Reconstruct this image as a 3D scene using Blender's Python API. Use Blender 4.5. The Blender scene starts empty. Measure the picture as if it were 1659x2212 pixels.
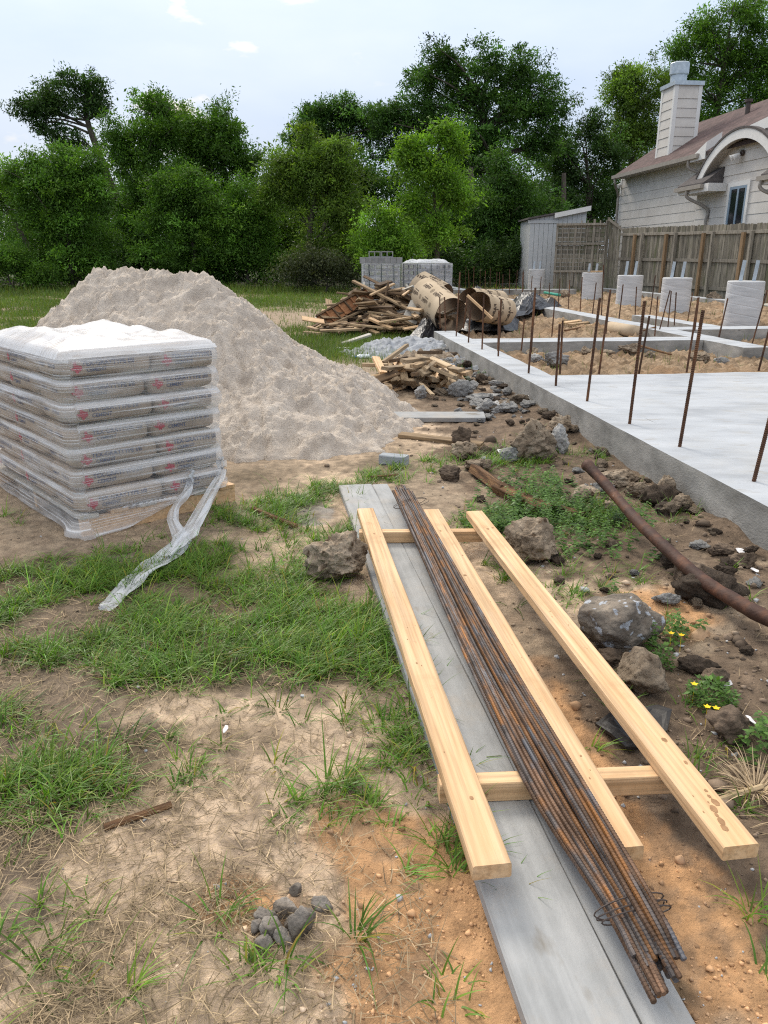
import bpy, bmesh, math, random
import numpy as np
from mathutils import Vector, Matrix

SC = bpy.context.scene
COL = SC.collection
random.seed(7)
RNG = np.random.default_rng(11)
R = math.radians

# ------------------------------------------------------------------ camera, light, sky
EYE, TILT, FPX = 1.42, R(18.2), 1662.0
CX, CY = 829.5, 1106.0
SI, CO = math.sin(TILT), math.cos(TILT)
cam = bpy.data.cameras.new("camera")
cam.sensor_fit = 'VERTICAL'
cam.sensor_height = 36.0
cam.lens = 36.0 * FPX / 2212.0
cam.clip_start = 0.05
cam.clip_end = 3000
camo = bpy.data.objects.new("camera", cam)
COL.objects.link(camo)
camo.location = (0, 0, EYE)
camo.rotation_euler = (R(90) - TILT, 0, 0)
SC.camera = camo
SC.view_settings.view_transform = 'Standard'
SC.view_settings.look = 'None'
SC.view_settings.gamma = 1
SC.render.engine = 'CYCLES'
SC.cycles.use_denoising = False
SC.cycles.filter_width = 1.15
SC.view_settings.exposure = 0.3

SUN_EL, SUN_AZ = R(38), R(-24)
sdir = Vector((math.sin(SUN_AZ) * math.cos(SUN_EL), math.cos(SUN_AZ) * math.cos(SUN_EL), math.sin(SUN_EL)))
sl = bpy.data.lights.new("sun", 'SUN')
sl.energy = 2.2
sl.angle = R(18)
sl.color = (1.0, 0.92, 0.80)
so = bpy.data.objects.new("sun", sl)
COL.objects.link(so)
so.rotation_euler = (-sdir).to_track_quat('-Z', 'Y').to_euler()
so.location = (0, 0, 30)

W = bpy.data.worlds.new("World")
SC.world = W
W.use_nodes = True
nt = W.node_tree
nt.nodes.clear()
N = nt.nodes.new
L = nt.links.new
wo = N('ShaderNodeOutputWorld')
sky = N('ShaderNodeTexSky')
sky.sky_type = 'NISHITA'
sky.sun_disc = False
sky.sun_elevation = SUN_EL
sky.sun_rotation = SUN_AZ
sky.air_density = 1.0
sky.dust_density = 1.5
b1 = N('ShaderNodeBackground')
b1.inputs[1].default_value = 0.11
L(sky.outputs[0], b1.inputs[0])
tc = N('ShaderNodeTexCoord')
sep = N('ShaderNodeSeparateXYZ')
L(tc.outputs['Generated'], sep.inputs[0])
# overcast deck: soft layered cloud, brighter overhead as real overcast is
mp = N('ShaderNodeMapping')
mp.inputs['Scale'].default_value = (1.0, 1.0, 3.2)
L(tc.outputs['Generated'], mp.inputs[0])
n1 = N('ShaderNodeTexNoise')
n1.inputs['Scale'].default_value = 2.3
n1.inputs['Detail'].default_value = 7
n1.inputs['Roughness'].default_value = 0.52
L(mp.outputs[0], n1.inputs['Vector'])
cr = N('ShaderNodeValToRGB')
cr.color_ramp.elements[0].position = 0.3
cr.color_ramp.elements[0].color = (0.52, 0.645, 0.87, 1)
cr.color_ramp.elements[1].position = 0.72
cr.color_ramp.elements[1].color = (0.73, 0.81, 0.94, 1)
L(n1.outputs[0], cr.inputs[0])
zr = N('ShaderNodeMapRange')
zr.inputs['From Min'].default_value = 0.0
zr.inputs['From Max'].default_value = 1.0
zr.inputs['From Min'].default_value = 0.12
zr.inputs['From Max'].default_value = 0.95
zr.inputs['To Min'].default_value = 0.80
zr.inputs['To Max'].default_value = 2.0
L(sep.outputs['Z'], zr.inputs['Value'])
# breaks in the deck towards the sun where lit cloud edges show
mp2 = N('ShaderNodeMapping')
mp2.inputs['Scale'].default_value = (1.0, 1.0, 2.6)
mp2.inputs['Location'].default_value = (1.3, 0.6, 0.22)
L(tc.outputs['Generated'], mp2.inputs[0])
n2 = N('ShaderNodeTexNoise')
n2.inputs['Scale'].default_value = 9.0
n2.inputs['Detail'].default_value = 5
n2.inputs['Roughness'].default_value = 0.5
L(mp2.outputs[0], n2.inputs['Vector'])
gr = N('ShaderNodeMapRange')
gr.inputs['From Min'].default_value = 0.59
gr.inputs['From Max'].default_value = 0.68
gr.clamp = True
L(n2.outputs[0], gr.inputs['Value'])
dotn = N('ShaderNodeVectorMath')
dotn.operation = 'DOT_PRODUCT'
gd = Vector((-0.30, 1.133, 0.255)).normalized()
dotn.inputs[1].default_value = gd
L(tc.outputs['Generated'], dotn.inputs[0])
ga = N('ShaderNodeMapRange')
ga.inputs['From Min'].default_value = 0.955
ga.inputs['From Max'].default_value = 0.998
ga.clamp = True
L(dotn.outputs['Value'], ga.inputs['Value'])
mg = N('ShaderNodeMath')
mg.operation = 'MULTIPLY'
L(gr.outputs[0], mg.inputs[0])
L(ga.outputs[0], mg.inputs[1])
mixc = N('ShaderNodeMix')
mixc.data_type = 'RGBA'
mixc.inputs[7].default_value = (1.15, 1.02, 0.86, 1)
L(mg.outputs[0], mixc.inputs[0])
L(cr.outputs[0], mixc.inputs[6])
b2 = N('ShaderNodeBackground')
zc = N('ShaderNodeMapRange')           # overhead the cloud is plain grey-white
zc.inputs['From Min'].default_value = 0.42
zc.inputs['From Max'].default_value = 0.8
zc.clamp = True
L(sep.outputs['Z'], zc.inputs['Value'])
mixz = N('ShaderNodeMix')
mixz.data_type = 'RGBA'
mixz.inputs[7].default_value = (0.86, 0.83, 0.78, 1)
L(zc.outputs[0], mixz.inputs[0])
L(mixc.outputs[2], mixz.inputs[6])
L(mixz.outputs[2], b2.inputs[0])
L(zr.outputs[0], b2.inputs[1])
mx = N('ShaderNodeMixShader')
mx.inputs[0].default_value = 0.86
L(b1.outputs[0], mx.inputs[1])
L(b2.outputs[0], mx.inputs[2])
L(mx.outputs[0], wo.inputs[0])

# ------------------------------------------------------------------ helpers: survey of the site
def at(px, py, z=0.0):
    """ground position of a sighted point at height z"""
    u = (px - CX) / FPX
    v = (py - CY) / FPX
    d = (EYE - z) / (SI + v * CO)
    return np.array((u * d, d * (CO - v * SI), z))

def atY(px, py, Y):
    u = (px - CX) / FPX
    v = (py - CY) / FPX
    d = Y / (CO - v * SI)
    return np.array((u * d, Y, EYE - d * (SI + v * CO)))

FA = math.atan2(1.056, 9.86)          # the lot is turned by this against the view
FU = np.array((-math.sin(FA), math.cos(FA), 0))
FV = np.array((math.cos(FA), math.sin(FA), 0))
FO = np.array((1.906, 3.64, 0))
def lot(u, v, z=0.0):
    p = FO + FU * u + FV * v
    return np.array((p[0], p[1], z))

def onV(px, py, v):
    """(u, z) where the sight line meets the vertical lot plane v"""
    a = (px - CX) / FPX
    b = (py - CY) / FPX
    d = np.array((a, CO - b * SI, -(SI + b * CO)))
    o = np.array((0, 0, EYE)) - FO
    t = (v - o.dot(FV)) / d.dot(FV)
    p = o + d * t
    return p.dot(FU), p[2]

def uv_of(x, y):
    dx, dy = x - FO[0], y - FO[1]
    return dx * FU[0] + dy * FU[1], dx * FV[0] + dy * FV[1]

# ------------------------------------------------------------------ helpers: noise
def _hash(ix, iy, iz, s):
    n = (ix.astype(np.uint32) * np.uint32(374761393) + iy.astype(np.uint32) * np.uint32(668265263)
         + iz.astype(np.uint32) * np.uint32(2246822519) + np.uint32((s * 3266489917) & 0xffffffff))
    n = (n ^ (n >> np.uint32(13))) * np.uint32(1274126177)
    n = n ^ (n >> np.uint32(16))
    return (n & np.uint32(0xffff)).astype(np.float64) / 65535.0

def vn(x, y, s=0):
    x = np.asarray(x, float); y = np.asarray(y, float)
    fx, fy = np.floor(x), np.floor(y)
    tx, ty = x - fx, y - fy
    tx = tx * tx * (3 - 2 * tx); ty = ty * ty * (3 - 2 * ty)
    ix, iy = fx.astype(np.int64), fy.astype(np.int64)
    z = np.zeros_like(ix)
    a = _hash(ix, iy, z, s); b = _hash(ix + 1, iy, z, s)
    c = _hash(ix, iy + 1, z, s); d = _hash(ix + 1, iy + 1, z, s)
    return (a * (1 - tx) + b * tx) * (1 - ty) + (c * (1 - tx) + d * tx) * ty - 0.5

def fbm(x, y, octv=4, s=0, gain=0.5):
    r = 0; a = 1.0
    for k in range(octv):
        r = r + a * vn(x * 2 ** k + 13.7 * k, y * 2 ** k - 7.1 * k, s + k)
        a *= gain
    return r

def vn3(x, y, z, s=0):
    fx, fy, fz = np.floor(x), np.floor(y), np.floor(z)
    t = [q - f for q, f in ((x, fx), (y, fy), (z, fz))]
    t = [q * q * (3 - 2 * q) for q in t]
    i = [f.astype(np.int64) for f in (fx, fy, fz)]
    r = 0
    for a in (0, 1):
        for b in (0, 1):
            for c in (0, 1):
                w = (t[0] if a else 1 - t[0]) * (t[1] if b else 1 - t[1]) * (t[2] if c else 1 - t[2])
                r = r + w * _hash(i[0] + a, i[1] + b, i[2] + c, s)
    return r - 0.5

def fbm3(P, f, octv=3, s=0, gain=0.5):
    r = 0; a = 1.0
    for k in range(octv):
        Q = P * (f * 2 ** k) + 5.3 * k
        r = r + a * vn3(Q[:, 0], Q[:, 1], Q[:, 2], s + k)
        a *= gain
    return r

def sstep(a, b, x):
    t = np.clip((x - a) / (b - a), 0, 1)
    return t * t * (3 - 2 * t)

def cells(x, y, s=0):
    """distance to the nearest feature point: lumps of earth"""
    fx, fy = np.floor(x), np.floor(y)
    best = np.full(np.shape(x), 9.0)
    for a in (-1, 0, 1):
        for b in (-1, 0, 1):
            ix, iy = (fx + a).astype(np.int64), (fy + b).astype(np.int64)
            z = np.zeros_like(ix)
            px = fx + a + _hash(ix, iy, z, s); py = fy + b + _hash(ix, iy, z, s + 77)
            sz = 0.6 + 0.8 * _hash(ix, iy, z, s + 33)
            best = np.minimum(best, np.hypot(x - px, y - py) / sz)
    return best

# ------------------------------------------------------------------ helpers: meshes and objects
ORG = {}
def tag(o, label=None, cat=None, group=None, kind=None):
    if label: o['label'] = label
    if cat: o['category'] = cat
    if group: o['group'] = group
    if kind: o['kind'] = kind
    return o

def make_mesh(name, V, F, mats=None, smooth=False):
    me = bpy.data.meshes.new(name)
    V = np.asarray(V, dtype=np.float32)
    if isinstance(F, np.ndarray):
        k = F.shape[1]
        me.vertices.add(len(V)); me.vertices.foreach_set('co', V.ravel())
        me.loops.add(F.size); me.loops.foreach_set('vertex_index', F.astype(np.int32).ravel())
        me.polygons.add(len(F))
        me.polygons.foreach_set('loop_start', np.arange(0, F.size, k, dtype=np.int32))
        me.polygons.foreach_set('loop_total', np.full(len(F), k, dtype=np.int32))
        me.update(calc_edges=True)
    else:
        me.from_pydata(V.tolist(), [], F)
        me.update()
    if smooth:
        me.polygons.foreach_set('use_smooth', np.ones(len(me.polygons), dtype=bool))
    if mats:
        for m in (mats if isinstance(mats, (list, tuple)) else [mats]):
            me.materials.append(m)
    return me

def empty(name, loc=(0, 0, 0), mat4=None):
    o = bpy.data.objects.new(name, None)
    o.empty_display_size = 0.1
    COL.objects.link(o)
    o.location = Vector(loc)
    if mat4 is not None: o.matrix_world = mat4
    ORG[o.name] = np.array(loc, float)
    return o

def obj(name, V, F, m, parent=None, smooth=False, local=False):
    """links ONE mesh object. Vertices in world space; origin at its base (top level) or at the parent's origin."""
    V = np.asarray(V, float)
    if local:
        org = np.zeros(3)
    elif parent is not None:
        org = ORG[parent.name]
    else:
        lo, hi = V.min(0), V.max(0)
        org = np.array(((lo[0] + hi[0]) / 2, (lo[1] + hi[1]) / 2, lo[2]))
    o = bpy.data.objects.new(name, make_mesh(name, V - org, F, m, smooth))
    COL.objects.link(o)
    if parent is not None: o.parent = parent
    else: o.location = Vector(org)
    ORG[o.name] = org if not local else np.zeros(3)
    return o

def attr(o, name, vals):
    me = o.data
    a = me.attributes.new(name, 'FLOAT_COLOR', 'POINT')
    v = np.ones((len(me.vertices), 4), dtype=np.float32)
    v[:, :vals.shape[1]] = vals
    a.data.foreach_set('color', v.ravel())

class MB:
    def __init__(s): s.V = []; s.F = []; s.n = 0
    def add(s, V, F):
        V = np.asarray(V, float)
        s.V.append(V)
        s.F += [[i + s.n for i in f] for f in (F.tolist() if isinstance(F, np.ndarray) else F)]
        s.n += len(V); return s
    def box(s, lo, hi):
        (a, b, c), (d, e, f) = lo, hi
        V = [(a, b, c), (d, b, c), (d, e, c), (a, e, c), (a, b, f), (d, b, f), (d, e, f), (a, e, f)]
        return s.add(V, BOXF)
    def obox(s, p, ex, ey, ez, size):
        V = [np.asarray(p) + np.asarray(ex) * size[0] * a + np.asarray(ey) * size[1] * b + np.asarray(ez) * size[2] * c
             for c in (0, 1) for a, b in ((0, 0), (1, 0), (1, 1), (0, 1))]
        return s.add(V, BOXF)
    def tube(s, P, rad, n=8, cap=True):
        V, F = tube(P, rad, n, cap)
        return s.add(V, F)
    def arr(s): return np.concatenate(s.V), s.F
    def build(s, name, m, parent=None, smooth=False, local=False):
        V, F = s.arr()
        return obj(name, V, F, m, parent, smooth, local)
BOXF = [[0, 3, 2, 1], [4, 5, 6, 7], [0, 1, 5, 4], [1, 2, 6, 5], [2, 3, 7, 6], [3, 0, 4, 7]]

def tube(P, rad, n=8, cap=True):
    P = np.asarray(P, float); k = len(P)
    rad = np.broadcast_to(np.asarray(rad, float), (k,))
    T = np.gradient(P, axis=0); T /= np.linalg.norm(T, axis=1)[:, None] + 1e-12
    ref = np.array((0, 0, 1.)) if abs(T[0][2]) < 0.9 else np.array((1., 0, 0))
    V = []
    a = np.cross(T[0], ref); a /= np.linalg.norm(a)
    for i in range(k):
        a = a - T[i] * a.dot(T[i]); a /= np.linalg.norm(a)
        b = np.cross(T[i], a)
        th = np.arange(n) * 2 * math.pi / n
        V.append(P[i] + rad[i] * (np.cos(th)[:, None] * a + np.sin(th)[:, None] * b))
    V = np.concatenate(V)
    F = []
    for i in range(k - 1):
        for j in range(n):
            F.append([i * n + j, i * n + (j + 1) % n, (i + 1) * n + (j + 1) % n, (i + 1) * n + j])
    if cap:
        F.append(list(range(n))[::-1]); F.append([(k - 1) * n + j for j in range(n)])
    return V, F

def frame(p, ex, up=(0, 0, 1)):
    ex = Vector(ex).normalized(); up = Vector(up)
    ey = up.cross(ex)
    if ey.length < 1e-4: ey = Vector((0, 1, 0)).cross(ex)
    ey.normalize(); ez = ex.cross(ey)
    m = Matrix((ex, ey, ez)).transposed().to_4x4()
    m.translation = Vector(p)
    return m

def board_mesh(Ln, Wd, Th, nseg=1, bev=0.003, wob=0.0, seed=0, chip=0.0):
    """sawn board along X, from 0 to Ln, Y centred, Z from 0 to Th, eased edges, a little warp and wane"""
    b = bev
    w, h = Wd / 2, Th
    sec = np.array([(-w + b, 0), (w - b, 0), (w, b), (w, h - b), (w - b, h), (-w + b, h), (-w, h - b), (-w, b)])
    k = len(sec); V = []
    for i in range(nseg + 1):
        x = Ln * i / nseg
        dy = wob * vn(np.array([x * 1.3]), np.array([seed + .5]), 3)[0]
        dz = wob * 0.6 * vn(np.array([x * 1.1]), np.array([seed + 9.5]), 4)[0]
        S = sec.copy()
        if chip:
            S[:, 0] += chip * np.array([vn(np.array([x * 9]), np.array([seed + j * 3.3]), 5)[0] for j in range(k)])
        V.append(np.column_stack((np.full(k, x), S[:, 0] + dy, S[:, 1] + dz)))
    V = np.concatenate(V)
    F = []
    for i in range(nseg):
        for j in range(k):
            F.append([i * k + j, (i + 1) * k + j, (i + 1) * k + (j + 1) % k, i * k + (j + 1) % k])
    F.append(list(range(k))); F.append([nseg * k + j for j in range(k)][::-1])
    F = [f[::-1] for f in F]
    return V, F

def placed(name, V, F, m, mat4, smooth=False, me=None):
    """a mesh built in its own axes and set down with a matrix"""
    me = me or make_mesh(name, V, F, m, smooth)
    o = bpy.data.objects.new(name, me)
    COL.objects.link(o)
    o.matrix_world = mat4
    ORG[o.name] = np.array(mat4.translation)
    return o

def copy_tree(o, parent=None):
    c = o.copy(); COL.objects.link(c)
    if parent is not None: c.parent = parent
    for ch in [q for q in bpy.data.objects if q.parent == o]:
        copy_tree(ch, c)
    return c

_ico = {}
def ico(level):
    if level not in _ico:
        bm = bmesh.new()
        bmesh.ops.create_icosphere(bm, subdivisions=level, radius=1)
        V = np.array([v.co[:] for v in bm.verts]); F = np.array([[v.index for v in f.verts] for f in bm.faces])
        bm.free(); _ico[level] = (V, F)
    return _ico[level]

def rock_mesh(size, seed, level=4, planes=14, rough=0.10, nf=2.2, dmin=0.62):
    rg = np.random.default_rng(seed)
    D, F = ico(level)
    n = rg.normal(size=(planes, 3)); n /= np.linalg.norm(n, axis=1)[:, None]
    d = rg.uniform(dmin, 1.0, planes)
    dots = D @ n.T
    r = np.min(np.where(dots > 0.05, d / np.maximum(dots, 0.05), 9), axis=1)
    r = np.minimum(r, 1.25)
    r = r * (1 + rough * 2 * fbm3(D, nf, 5, seed % 97, 0.55))
    return D * r[:, None] * np.asarray(size), F

_txt = {}
def text_geo(s, size):
    """flat letters as (V, F), centred, in the XY plane"""
    if (s, size) not in _txt:
        cu = bpy.data.curves.new("letters", 'FONT')
        cu.body = s; cu.size = size; cu.align_x = 'CENTER'; cu.align_y = 'CENTER'; cu.resolution_u = 2
        cu.offset = size * 0.018
        o = bpy.data.objects.new("letters", cu); COL.objects.link(o)
        dg = bpy.context.evaluated_depsgraph_get(); dg.update()
        me = bpy.data.meshes.new_from_object(o.evaluated_get(dg))
        bm = bmesh.new(); bm.from_mesh(me)
        bmesh.ops.triangulate(bm, faces=bm.faces[:])
        V = np.array([v.co[:] for v in bm.verts]); F = [[v.index for v in f.verts] for f in bm.faces]
        bm.free(); bpy.data.meshes.remove(me); bpy.data.objects.remove(o); bpy.data.curves.remove(cu)
        _txt[(s, size)] = (V, F)
    return _txt[(s, size)]

# ------------------------------------------------------------------ materials
MATS = {}
def mat(name, c1, c2=None, scale=6.0, rough=0.8, bump=0.0, bscale=40.0, stretch=(1, 1, 1), detail=5, c3=None, pos=(0.3, 0.7),
        metal=0.0, spec=0.3, obj_var=0.0, vcol=None, bdist=0.01, coord='Object', spots=None, sscale=25.0, spos=(0.6, 0.66)):
    m = bpy.data.materials.new(name); m.use_nodes = True
    t = m.node_tree; nd = t.nodes; lk = t.links.new
    bs = nd['Principled BSDF']
    bs.inputs['Roughness'].default_value = rough
    bs.inputs['Metallic'].default_value = metal
    bs.inputs['Specular IOR Level'].default_value = spec
    co = nd.new('ShaderNodeTexCoord'); mp = nd.new('ShaderNodeMapping')
    mp.inputs['Scale'].default_value = stretch
    lk(co.outputs[coord], mp.inputs[0])
    vec = mp.outputs[0]
    if obj_var:
        oi = nd.new('ShaderNodeObjectInfo')
        ad = nd.new('ShaderNodeVectorMath'); ad.operation = 'ADD'
        ml = nd.new('ShaderNodeMath'); ml.operation = 'MULTIPLY'; ml.inputs[1].default_value = 57.0
        lk(oi.outputs['Random'], ml.inputs[0]); lk(mp.outputs[0], ad.inputs[0]); lk(ml.outputs[0], ad.inputs[1])
        vec = ad.outputs[0]
    no = nd.new('ShaderNodeTexNoise'); no.inputs['Scale'].default_value = scale
    no.inputs['Detail'].default_value = detail; no.inputs['Roughness'].default_value = 0.6
    lk(vec, no.inputs['Vector'])
    c2 = c2 or c1
    rp = nd.new('ShaderNodeValToRGB'); e = rp.color_ramp.elements
    e[0].position = pos[0]; e[0].color = (*c1, 1); e[1].position = pos[1]; e[1].color = (*c2, 1)
    if c3:
        x = e.new((pos[0] + pos[1]) / 2); x.color = (*c3, 1)
    lk(no.outputs[0], rp.inputs[0])
    colr = rp.outputs[0]
    if vcol:
        at_ = nd.new('ShaderNodeAttribute'); at_.attribute_name = vcol
        mu = nd.new('ShaderNodeMix'); mu.data_type = 'RGBA'; mu.blend_type = 'MULTIPLY'; mu.inputs[0].default_value = 1
        lk(colr, mu.inputs[6]); lk(at_.outputs['Color'], mu.inputs[7]); colr = mu.outputs[2]
    if spots:
        n3 = nd.new('ShaderNodeTexNoise'); n3.inputs['Scale'].default_value = sscale; n3.inputs['Detail'].default_value = 3
        lk(vec, n3.inputs['Vector'])
        mr = nd.new('ShaderNodeMapRange'); mr.inputs['From Min'].default_value = spos[0]; mr.inputs['From Max'].default_value = spos[1]
        lk(n3.outputs[0], mr.inputs['Value'])
        mu = nd.new('ShaderNodeMix'); mu.data_type = 'RGBA'; mu.inputs[7].default_value = (*spots, 1)
        lk(mr.outputs[0], mu.inputs[0]); lk(colr, mu.inputs[6]); colr = mu.outputs[2]
    if obj_var:
        hs = nd.new('ShaderNodeHueSaturation')
        mr = nd.new('ShaderNodeMapRange'); mr.inputs['To Min'].default_value = 1 - obj_var; mr.inputs['To Max'].default_value = 1 + obj_var
        lk(oi.outputs['Random'], mr.inputs['Value']); lk(mr.outputs[0], hs.inputs['Value']); lk(colr, hs.inputs['Color']); colr = hs.outputs[0]
    lk(colr, bs.inputs['Base Color'])
    if bump:
        nb = nd.new('ShaderNodeTexNoise'); nb.inputs['Scale'].default_value = bscale; nb.inputs['Detail'].default_value = 6
        nb.inputs['Roughness'].default_value = 0.65
        lk(vec, nb.inputs['Vector'])
        bp = nd.new('ShaderNodeBump'); bp.inputs['Strength'].default_value = bump; bp.inputs['Distance'].default_value = bdist
        lk(nb.outputs[0], bp.inputs['Height']); lk(bp.outputs[0], bs.inputs['Normal'])
    MATS[name] = m
    return m

def leaf_mat(name, c, trans=0.35, rough=0.6, c2=None, dark=0.72, light=1.3):
    """leaf: attribute 'tint' multiplies the colour (leaf-to-leaf and branch-to-branch variation)"""
    m = bpy.data.materials.new(name); m.use_nodes = True
    t = m.node_tree; nd = t.nodes; lk = t.links.new
    bs = nd['Principled BSDF']; out = nd['Material Output']
    a = nd.new('ShaderNodeAttribute'); a.attribute_name = 'tint'
    mu = nd.new('ShaderNodeMix'); mu.data_type = 'RGBA'; mu.blend_type = 'MULTIPLY'; mu.inputs[0].default_value = 1
    mu.inputs[6].default_value = (*c, 1); lk(a.outputs['Color'], mu.inputs[7])
    bs.inputs['Roughness'].default_value = rough; bs.inputs['Specular IOR Level'].default_value = 0.22
    lk(mu.outputs[2], bs.inputs['Base Color'])
    tr = nd.new('ShaderNodeBsdfTranslucent')
    m2 = nd.new('ShaderNodeMix'); m2.data_type = 'RGBA'; m2.blend_type = 'MULTIPLY'; m2.inputs[0].default_value = 1
    m2.inputs[7].default_value = (1.25, 1.45, 0.55, 1); lk(mu.outputs[2], m2.inputs[6]); lk(m2.outputs[2], tr.inputs[0])
    ms = nd.new('ShaderNodeMixShader'); ms.inputs[0].default_value = trans
    lk(bs.outputs[0], ms.inputs[1]); lk(tr.outputs[0], ms.inputs[2]); lk(ms.outputs[0], out.inputs[0])
    return m

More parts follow.
